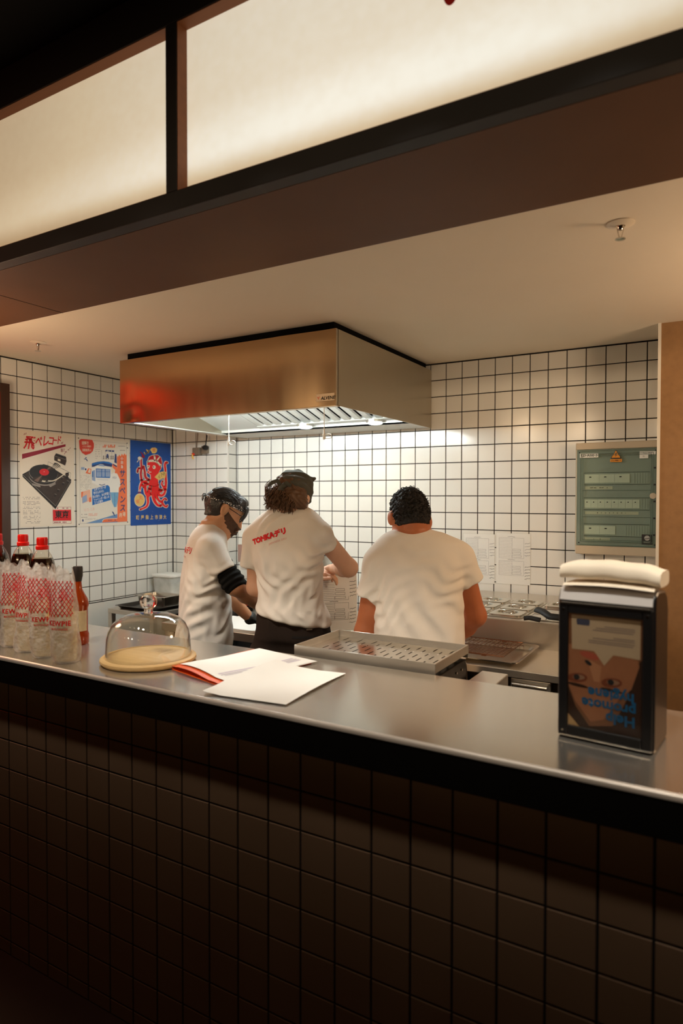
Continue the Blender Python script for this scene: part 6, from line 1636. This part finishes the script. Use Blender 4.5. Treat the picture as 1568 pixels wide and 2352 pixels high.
    g.tube([W(556, 1186, .008) + hf * .008, W(557, 1185, 0) + hf * .010, W(556, 1186, -.008) + hf * .008], .0016, 6)
    gl = g.build('glasses', mat('black_frame', (16, 15, 15), rough=0.25), t, smooth=60)
    for s in (-1, 1):
        c = W(556, 1190, s * .033) + hf * .003
        MB().add([c + hr * .026 * math.cos(a) + hu * .020 * math.sin(a) for a in np.linspace(0, 2 * math.pi, 25)[:-1]], [tuple(range(24))]).build('lens', CLEAR, gl)
    return t
cook_left()

# ================================================================ posters on the left tiled wall (flat prints)
class Print:
    """flat print on a poster; pts are measured on a scan of the poster whose corners are tl, tr, br, bl"""
    def __init__(s, root, M, w, h, tl, tr, br, bl):
        s.root, s.M, s.w, s.h = root, M, w, h; s.c = [np.array(p, float) for p in (tl, tr, br, bl)]; s.groups = {}
    def uv(s, p):
        tl, tr, br, bl = s.c; p = np.array(p, float); u, v = .5, .5
        for _ in range(6):
            l, r = tl + (bl - tl) * v, tr + (br - tr) * v; u = (p[0] - l[0]) / (r[0] - l[0])
            t, b = tl + (tr - tl) * u, bl + (br - bl) * u; v = (p[1] - t[1]) / (b[1] - t[1])
        return float(u * s.w), float((1 - v) * s.h)
    def poly(s, pts, m, layer, name='print'):
        g = s.groups.setdefault((name, m.name, layer), MB())
        q = [s.uv(p) for p in pts]
        g.poly([(min(max(a, .0004), s.w - .0004), min(max(b, .0004), s.h - .0004)) for a, b in q], s.M, .00018 * layer)
    def rect(s, x0, y0, x1, y1, m, layer, name='print'): s.poly([(x0, y0), (x1, y0), (x1, y1), (x0, y1)], m, layer, name)
    def oval(s, cx, cy, rx, ry, m, layer, rot=0.0, name='print', n=26):
        c, k = math.cos(rot), math.sin(rot)
        s.poly([(cx + rx * math.cos(a) * c - ry * math.sin(a) * k, cy + rx * math.cos(a) * k + ry * math.sin(a) * c) for a in np.linspace(0, 2 * math.pi, n + 1)[:-1]], m, layer, name)
    def stroke(s, pts, w, m, layer, name='print', w1=None, smooth=True):
        P_ = [np.array(p, float) for p in pts]
        if smooth and len(P_) > 2:
            out = []
            for i in range(len(P_) - 1):
                a, b, c, d = P_[max(i - 1, 0)], P_[i], P_[i + 1], P_[min(i + 2, len(P_) - 1)]
                for t in np.linspace(0, 1, 7)[:-1]: out.append(.5 * (2 * b + (c - a) * t + (2 * a - 5 * b + 4 * c - d) * t * t + (3 * b - a - 3 * c + d) * t**3))
            P_ = out + [P_[-1]]
        n = len(P_); L, R_ = [], []
        for i in range(n):
            t = P_[min(i + 1, n - 1)] - P_[max(i - 1, 0)]; t = t / (np.linalg.norm(t) or 1); nn = np.array([-t[1], t[0]]); ww = (w if w1 is None else w + (w1 - w) * i / (n - 1)) / 2
            L.append(P_[i] + nn * ww); R_.append(P_[i] - nn * ww)
        g = s.groups.setdefault((name, m.name, layer), MB()); k = [s.M @ Vector((*s.uv(p), .00018 * layer)) for pr in zip(L, R_) for p in pr]
        g.add(k, [(2 * i, 2 * i + 2, 2 * i + 3, 2 * i + 1) for i in range(n - 1)])
        if w > 14:
            s.oval(*P_[0], w / 2, w / 2, m, layer, name=name, n=12); e = w if w1 is None else w1; s.oval(*P_[-1], e / 2, e / 2, m, layer, name=name, n=12)
    def text(s, body, cx, cy, size, m, layer, bold=0.0, shear=0.0, rot=0.0, sx=1.0, name='lettering'):
        a = s.uv((cx, cy)); k = abs(s.uv((cx, cy - size / 2))[1] - s.uv((cx, cy + size / 2))[1])
        text_mesh(body, k, s.M @ Matrix.Translation((a[0], a[1], .00018 * layer)) @ Matrix.Rotation(rot, 4, 'Z'), m, name, s.root, bold=k * bold, shear=shear, h=0, sx=sx)
    def done(s):
        for (name, mn, layer), g in s.groups.items(): g.build(name, MATS[mn], s.root, kind='stuff' if len(g.f) > 1 else None)
def poster(px_corners, scan, label, bg, name='poster', pins=True):
    ps = [at_x(x, y, XL + .002) for x, y in px_corners]
    y0, y1 = (ps[0][1] + ps[3][1]) / 2, (ps[1][1] + ps[2][1]) / 2; z1, z0 = (ps[0][2] + ps[1][2]) / 2, (ps[2][2] + ps[3][2]) / 2
    t = thing(name, (XL, y0, z0), label, 'poster', 'posters on the left wall')
    M = frame_matrix((XL + 0.0026, y0, z0), (0, 1, 0), (0, 0, 1)); w, h = y1 - y0, z1 - z0
    MB().box((0, 0, -.0010), (w, h, 0), M=M).build('sheet', bg, t)
    return Print(t, M, w, h, *scan)
def pm(n, c, var=0.0, vs=40): return mat('ink_' + n, c, rough=0.5, var=var, vscale=vs)
K, DK, RD, MR = pm('black', (26, 22, 22)), pm('darkbrown', (58, 44, 38), .4), pm('red', (208, 24, 34)), pm('maroon', (142, 12, 44))
CR, PB_, GY, OR = pm('cream', (232, 220, 196)), pm('paleblue', (150, 172, 206), .2), pm('grey', (150, 140, 132)), pm('orange', (232, 116, 72))
NB, MB_, WH, YL = pm('navy', (34, 58, 112)), pm('midblue', (30, 104, 178)), pm('white', (238, 236, 228)), pm('ochre', (226, 190, 110))
def dashes(p, x0, x1, ys, m, layer, h=7, seed=0, gap=.35):
    r = random.Random(seed)
    for y in ys:
        x = x0
        while x < x1:
            w = r.uniform(10, 34)
            if r.random() > gap: p.rect(x, y - h / 2, min(x + w, x1), y + h / 2, m, layer, 'fine_print')
            x += w + 8

# --- first poster: turntable
p = poster([(46.4, 988), (171.5, 998), (169, 1207), (44.4, 1211)], [(65, 30), (1345, 135), (1320, 2275), (40, 2312)],
           'cream poster with red lettering and a black turntable, leftmost of three', mat('poster_cream', (234, 224, 206), rough=0.45, var=.04, vscale=8))
for ch, x, y, sz, sx in (('飛', 268, 350, 330, .86), ('ベ', 480, 315, 290, .62), ('レ', 640, 310, 290, .66), ('コ', 768, 295, 245, .72), ('ー', 868, 282, 200, .60), ('ド', 962, 272, 215, .62)):
    p.text(ch, x, y, sz, MATS['ink_red'], 2, bold=.028, shear=.22, sx=sx)
for x, y in ((170, 135), (205, 125), (1030, 330), (1058, 322)): p.stroke([(x - 8, y + 22), (x + 8, y - 22)], 12, MR, 2, smooth=False)
p.poly([(110, 600), (1130, 355), (1130, 410), (110, 715)], MR, 2)
p.text('聴け', 1055, 505, 95, MR, 2, bold=.01, shear=.2, rot=.2, sx=.6)
for a in ([(1090, 600), (1130, 540), (1150, 520)], [(1110, 530), (1160, 545)], [(1180, 500), (1215, 470)], [(1190, 480), (1220, 500)], [(1225, 465), (1255, 435)]): p.stroke(a, 10, MR, 2)
p.poly([(848, 640), (892, 575), (1138, 655), (1146, 760), (1110, 862), (846, 738)], DK, 2); p.poly([(862, 612), (895, 580), (1135, 655), (1128, 690)], K, 3)
p.stroke([(882, 572), (1130, 640)], 9, GY, 3, smooth=False); p.poly([(932, 700), (995, 715), (995, 765), (930, 748)], CR, 4); p.stroke([(860, 640), (1120, 720)], 6, GY, 4, smooth=False)
for k in range(6):
    x, y = 905 - 21 * k, 835 + 18 * k; r_ = 95 - 11 * k
    p.stroke([(x - r_ * .55, y - 30), (x + r_ * .1, y - 18), (x + r_ * .85, y + 45)], 22 - 3 * k, K, 3)
for a in ([(690, 850), (702, 772), (820, 828)], [(965, 900), (1248, 1040), (1222, 1160)]): p.stroke(a, 7, DK, 2, smooth=False)
p.poly([(110, 1068), (300, 960), (590, 832), (700, 858), (1000, 1040), (1255, 1190), (1250, 1262), (852, 1892), (112, 1130)], K, 3)
p.poly([(150, 1070), (590, 850), (1235, 1195), (856, 1800)], DK, 4); p.stroke([(122, 1092), (856, 1812)], 8, GY, 5, smooth=False); p.stroke([(856, 1812), (1238, 1222)], 5, GY, 5, smooth=False)
p.oval(580, 1120, 335, 218, GY, 5, .12); p.oval(582, 1095, 338, 212, K, 6, .12); p.oval(588, 1050, 335, 205, GY, 7, .12); p.oval(590, 1044, 331, 200, K, 8, .12)
p.poly([(575, 1060), (300, 1180), (420, 1250), (520, 1262)], DK, 9); p.poly([(610, 1010), (690, 880), (800, 905), (840, 945)], DK, 9)
p.poly([(555, 1085), (360, 1215), (450, 1250)], pm('sheen', (120, 92, 80)), 10); p.poly([(630, 1000), (715, 895), (770, 912)], MATS['ink_sheen'], 10)
p.oval(600, 1018, 112, 80, RD, 11, .08); p.oval(598, 1008, 7, 9, CR, 12)
p.stroke([(690, 1222), (800, 1222), (905, 1180), (1080, 1065)], 22, CR, 12); p.poly([(548, 1185), (590, 1160), (668, 1165), (655, 1215), (600, 1250), (540, 1235)], DK, 11); p.poly([(545, 1210), (640, 1222), (600, 1252), (545, 1238)], CR, 12)
p.oval(1150, 1075, 46, 46, DK, 11); p.stroke([(1125, 1045), (1185, 1035)], 26, K, 12, smooth=False); p.oval(1150, 1150, 40, 40, K, 11)
for x, y in ((1060, 1265), (935, 1425), (860, 1535), (1170, 1222), (1035, 1140)): p.stroke([(x - 25, y - 8), (x + 25, y + 12)], 8, GY, 11, smooth=False); p.oval(x - 15, y + 35, 22, 26, K, 10)
p.poly([(300, 1275), (500, 1330), (510, 1375), (330, 1330)], GY, 5); p.poly([(700, 1335), (860, 1260), (870, 1300), (740, 1370)], GY, 5)
for a in ((790, 1836, 1238, 1842), (790, 2230, 1238, 2236), (790, 1836, 796, 2236), (1232, 1836, 1238, 2236)): p.rect(*a, MR, 2)
p.rect(788, 1905, 1236, 2165, RD, 2); p.text('東京', 1010, 2030, 190, K, 3, bold=.030)
dashes(p, 815, 1215, (1868,), MR, 3, 22, 4, .45); dashes(p, 815, 1215, (2200,), MR, 3, 26, 5, .2)
dashes(p, 110, 495, (1610, 1645, 1712, 1745, 1780, 1838, 1872, 1925, 1960, 1995, 2052, 2088, 2125, 2175, 2210), GY, 2, 13, 1)
p.done()
# --- second poster: train story
p = poster([(176, 1000.6), (298.6, 1010), (298, 1207), (176, 1209)], [(65, 60), (1375, 165), (1368, 2268), (65, 2288)],
           'pale poster with orange banner, blue train and red bubble, middle of three', mat('poster_pale', (230, 224, 210), rough=0.4, var=.04, vscale=8))
for a in ([(135, 160), (1285, 250)], [(1285, 250), (1290, 2190)], [(1290, 2190), (135, 2205)], [(135, 2205), (135, 160)]): p.stroke(a, 5, GY, 1, smooth=False)
for x, y in ((112, 135), (1300, 240), (112, 2222), (1298, 2200), (1308, 355)): p.oval(x, y, 14, 14, K, 3, n=10)
p.poly([(120, 195), (170, 152), (300, 158), (430, 172), (468, 260), (468, 345), (440, 445), (380, 505), (270, 545), (190, 490), (132, 385)], pm('brick', (206, 62, 44)), 2)
p.text('謎解き', 268, 255, 92, CR, 3, bold=.012, rot=.06, sx=.75); p.text('イベント開催中!', 302, 335, 56, CR, 3, bold=.01, rot=.06, sx=.62); p.text('挑戦者求ム!', 303, 425, 76, CR, 3, bold=.012, rot=.07, sx=.66)
dashes(p, 660, 990, (300, 335), OR, 2, 40, 7, .25); dashes(p, 500, 620, (290, 345, 400, 455, 510, 565, 620), GY, 2, 9, 8, .45)
p.poly([(755, 410), (965, 420), (960, 460), (735, 446)], NB, 3); dashes(p, 780, 910, (436,), WH, 4, 18, 9, .2)
for a in ([(655, 410), (655, 640)], [(655, 640), (975, 640)], [(975, 470), (975, 640)], [(745, 450), (745, 640)], [(905, 460), (905, 640)]): p.stroke(a, 5, GY, 2, smooth=False)
for x in (700, 765, 820, 885, 935): p.oval(x, 570, 18, 24, GY, 3, n=12); p.rect(x - 18, 595, x + 18, 640, GY, 3)
p.oval(795, 535, 26, 26, NB, 4, n=14); p.rect(770, 560, 820, 610, NB, 4)
p.text('Frantiques'[:0] + '小田急', 1168, 315, 1, GY, 2) if False else None
dashes(p, 1075, 1250, (315, 418), GY, 2, 16, 10, .15)
p.poly([(222, 640), (265, 620), (300, 640), (325, 690), (300, 690), (280, 650)], NB, 2); p.oval(280, 604, 18, 12, NB, 2, n=12)
p.rect(165, 835, 245, 900, PB_, 2); p.oval(275, 885, 34, 48, WH, 3); p.oval(270, 888, 18, 30, NB, 4); p.poly([(330, 860), (400, 880), (385, 1010), (265, 980)], OR, 2); p.poly([(350, 880), (385, 890), (370, 980), (320, 960)], CR, 3)
dashes(p, 150, 400, tuple(range(1040, 1400, 26)), GY, 1, 6, 11, .5)
p.poly([(415, 742), (560, 700), (700, 688), (830, 705), (920, 745), (900, 830), (720, 800), (415, 830)], NB, 2); p.poly([(415, 742), (560, 700), (700, 688), (830, 705), (920, 745), (910, 770), (700, 725), (415, 790)], MB_, 3)
p.poly([(415, 850), (520, 800), (620, 762), (690, 770), (735, 822), (865, 835), (890, 900), (872, 1110), (842, 1282), (600, 1300), (415, 1215)], WH, 4); p.poly([(545, 800), (620, 770), (690, 775), (725, 822)], PB_, 5)
p.poly([(415, 930), (490, 900), (495, 1180), (415, 1150)], PB_, 5); p.rect(420, 945, 442, 1075, MB_, 6)
p.poly([(508, 865), (862, 882), (858, 1102), (508, 1090)], MB_, 5)
for x0, x1 in ((525, 640), (658, 725), (745, 848)): p.rect(x0, 885, x1, 940, PB_, 6); p.rect(x0, 950, x1, 1070, PB_, 6)
p.stroke([(590, 1258), (645, 1275), (725, 1255)], 16, NB, 6); p.stroke([(540, 1135), (840, 1150)], 6, PB_, 6, smooth=False)
p.poly([(415, 1372), (790, 1272), (850, 1312), (866, 1645), (418, 1765)], MB_, 5)
for i, (tx, x) in enumerate((('ルポライターが', 605), ('巻き込まれた', 575), ('目の前の、あの時間と', 640), ('ファインダー越しの', 640), ('三つの事件', 570))):
    p.text(tx, x, 1362 + 82 * i - (x - 600) * .1, 74, WH, 6, bold=.014, rot=.20, sx=.72)
p.poly([(985, 502), (1022, 510), (1030, 745), (965, 718)], NB, 4)
p.poly([(905, 790), (935, 742), (1010, 790), (1035, 870), (1035, 985), (975, 985), (985, 900), (925, 850)], OR, 6); p.poly([(925, 750), (1030, 800), (1030, 835), (940, 785)], NB, 7); p.oval(920, 900, 42, 70, CR, 5)
p.poly([(880, 1010), (960, 972), (1040, 1005), (1100, 1130), (1122, 1280), (1075, 1350), (1068, 1455), (850, 1455), (845, 1330), (795, 1260), (800, 1170), (860, 1080)], WH, 7)
p.text('ドカン', 965, 1095, 70, NB, 8, bold=.015, rot=.1, sx=.6); p.poly([(858, 1455), (1066, 1455), (1050, 1640), (1010, 1815), (955, 1825), (900, 1700)], pm('denim', (120, 172, 208), .3, 60), 7); p.stroke([(962, 1470), (968, 1800)], 8, MB_, 8, smooth=False)
p.poly([(905, 1920), (945, 1960), (975, 2050), (950, 2030), (900, 1945)], NB, 5)
p.poly([(1035, 545), (1060, 580), (1090, 520), (1125, 565), (1160, 500), (1195, 545), (1230, 488), (1262, 540), (1285, 500), (1288, 2182), (1035, 2190)], OR, 5)
for ch, y in (('小', 625), ('田', 725), ('急', 830)): p.rect(1118, y - 48, 1208, y + 46, pm('orange_dark', (216, 92, 52)), 6); p.text(ch, 1162, y, 84, WH, 7, bold=.014)
for ch, y in zip('サスペンス', (1000, 1215, 1425, 1645, 1855)): p.text(ch, 1165, y, 205, NB, 7, bold=.022, shear=.12, sx=.90)
p.text('劇', 1115, 2030, 118, CR, 7, bold=.012, sx=.8); p.text('場', 1205, 2010, 118, CR, 7, bold=.012, sx=.8)
p.poly([(160, 1440), (370, 1380), (385, 1560), (350, 1660), (190, 1720)], pm('peach', (232, 178, 152)), 2); p.poly([(185, 1560), (290, 1500), (300, 1660), (190, 1715)], PB_, 3); p.poly([(160, 1440), (210, 1430), (190, 1560), (165, 1580)], OR, 3); p.poly([(345, 1580), (395, 1560), (395, 1680), (345, 1690)], OR, 3)
p.text('10.12 - 2.28', 345, 1870, 96, pm('pink', (226, 182, 164)), 2, bold=.0, rot=.10, sx=.68)
dashes(p, 165, 300, (1985, 2055), GY, 2, 18, 12, .2); dashes(p, 330, 540, (1975, 2010), MATS['ink_pink'], 2, 30, 13, .15); dashes(p, 250, 540, (2090, 2110), GY, 2, 6, 14, .2)
p.oval(198, 2130, 16, 34, NB, 2, n=14)
p.poly([(262, 2202), (1030, 1990), (1035, 2198)], pm('steelblue', (104, 142, 188)), 3); p.poly([(645, 2195), (690, 2120), (740, 2095), (1035, 2092), (1035, 2182)], OR, 5); p.stroke([(655, 2165), (720, 2108), (1030, 2105)], 12, CR, 6); dashes(p, 680, 1000, (2140,), NB, 7, 14, 15, .3); p.stroke([(650, 2192), (1035, 2178)], 6, NB, 6, smooth=False)
p.done()
# --- third poster: red octopus
p = poster([(299.4, 1010.2), (392.6, 1019.4), (391.3, 1204.5), (299.4, 1206.7)], [(50, 60), (1120, 165), (1105, 2290), (50, 2315)],
           'blue poster with a red octopus holding a lantern, rightmost of three', mat('poster_blue', (14, 84, 168), rough=0.35, var=.45, vscale=5, vcol=(6, 50, 124)))
OC, OC2 = pm('octopus', (222, 30, 32)), pm('octopus_dark', (176, 16, 34))
arms = [([(330, 1130), (310, 950), (325, 800), (320, 640), (325, 560)], 62, 40), ([(520, 1120), (430, 1040), (410, 900), (380, 760)], 70, 50), ([(265, 800), (232, 850), (225, 905)], 44, 50), ([(480, 1230), (420, 1150), (330, 1190), (290, 1290), (280, 1390)], 66, 36),
        ([(420, 1180), (420, 1330), (440, 1470), (510, 1530), (560, 1470)], 74, 60), ([(540, 1340), (480, 1560), (490, 1700), (440, 1820), (290, 1890)], 74, 44), ([(650, 1250), (620, 1450), (650, 1640), (740, 1780), (830, 1800)], 92, 60), ([(700, 1250), (690, 1450), (760, 1640), (860, 1720), (920, 1800), (985, 1830), (1010, 1790)], 84, 36),
        ([(860, 1700), (900, 1640), (950, 1610), (985, 1650)], 50, 40), ([(740, 1230), (750, 1430), (820, 1530), (910, 1500), (950, 1400), (900, 1300), (860, 1220), (890, 1150)], 80, 40), ([(955, 1380), (975, 1200), (970, 1050), (965, 870), (950, 740), (970, 660), (1020, 665)], 66, 48), ([(780, 1370), (830, 1420), (860, 1380)], 70, 60),
        ([(560, 1250), (530, 1330), (510, 1400)], 60, 50), ([(330, 1240), (370, 1290), (380, 1310)], 46, 40)]
for pts, a, b in arms: p.stroke(pts, a + 34, CR, 2, w1=b + 30)
p.poly([(465, 640), (520, 500), (640, 445), (760, 450), (850, 520), (885, 640), (868, 760), (850, 830), (800, 900), (770, 1010), (780, 1160), (760, 1280), (600, 1300), (470, 1240), (550, 1100), (545, 980), (500, 950), (460, 920), (490, 840), (460, 760)], CR, 2)
for i, (pts, a, b) in enumerate(arms): p.stroke(pts, a, OC if i > 2 else OC2, 3 + i % 3, w1=b)
p.poly([(480, 655), (560, 640), (700, 650), (830, 770), (850, 800), (790, 900), (755, 1010), (762, 1160), (740, 1270), (610, 1280), (490, 1230), (568, 1100), (562, 975), (520, 950), (470, 915), (500, 850), (475, 760)], OC, 6)
p.poly([(488, 610), (535, 505), (640, 458), (760, 462), (845, 530), (870, 650), (862, 720), (700, 620), (560, 585)], OC2, 7)
p.stroke([(480, 640), (560, 610), (660, 615), (760, 665), (850, 760)], 50, CR, 8); p.stroke([(660, 470), (675, 540), (668, 600)], 44, CR, 8); p.stroke([(800, 520), (760, 570), (730, 620)], 34, CR, 8)
dashes(p, 495, 640, (612, 632), K, 9, 8, 21, .5); p.stroke([(700, 640), (835, 755)], 8, K, 9, smooth=False)
p.oval(655, 780, 42, 50, CR, 8); p.oval(640, 775, 13, 17, K, 9, n=14); p.poly([(472, 720), (520, 735), (545, 730), (520, 800), (470, 835)], CR, 8); p.oval(498, 762, 14, 17, K, 9, n=14)
p.stroke([(505, 860), (540, 930), (545, 900), (580, 915)], 14, CR, 8)
p.poly([(665, 1040), (790, 920), (880, 895), (985, 905), (955, 1070), (880, 1075), (780, 1125)], YL, 9)
for ch, x, y in (('ん', 790, 1030), ('で', 850, 990), ('お', 918, 965)): p.text(ch, x, y, 112, pm('olive', (96, 82, 30)), 10, bold=.015, rot=-.3, sx=.7)
for k in range(5): p.stroke([(815 + 25 * k, 1140 - 6 * k), (805 + 27 * k, 1095 - 8 * k)], 9, CR, 9, smooth=False)
p.oval(272, 1640, 134, 172, CR, 8); p.oval(272, 1640, 122, 160, YL, 9); p.text('丸', 305, 1585, 130, OR, 10, bold=.01); p.text('柴', 225, 1690, 120, OR, 10, bold=.01)
p.rect(232, 1432, 308, 1462, MR, 9); p.stroke([(235, 1420), (265, 1370), (310, 1420)], 12, CR, 8); p.rect(225, 1812, 310, 1836, pm('violet', (120, 96, 170)), 9)
p.poly([(552, 315), (600, 268), (690, 262), (742, 300), (735, 370), (680, 420), (610, 415)], YL, 8); p.text('串', 650, 340, 110, OR, 9, bold=.01)
p.stroke([(460, 320), (500, 360), (530, 330), (500, 400)], 34, YL, 8); p.stroke([(395, 390), (430, 430), (470, 400), (420, 440)], 22, YL, 8); p.poly([(275, 365), (325, 385), (380, 450), (415, 500), (395, 545), (330, 520), (340, 440)], MR, 8)
p.oval(280, 545, 48, 46, CR, 7); p.stroke([(255, 590), (215, 645)], 22, CR, 7)
for ch, x in zip('町屋柴上市津大', (220, 342, 462, 582, 708, 822, 935)): p.text(ch, x, 2110, 128, YL, 5, bold=.02, sx=.86)
r_ = random.Random(3)
for k in range(26): p.oval(r_.uniform(80, 1090), r_.uniform(1000, 2280), 5, 5, PB_, 1, n=6)
p.done()
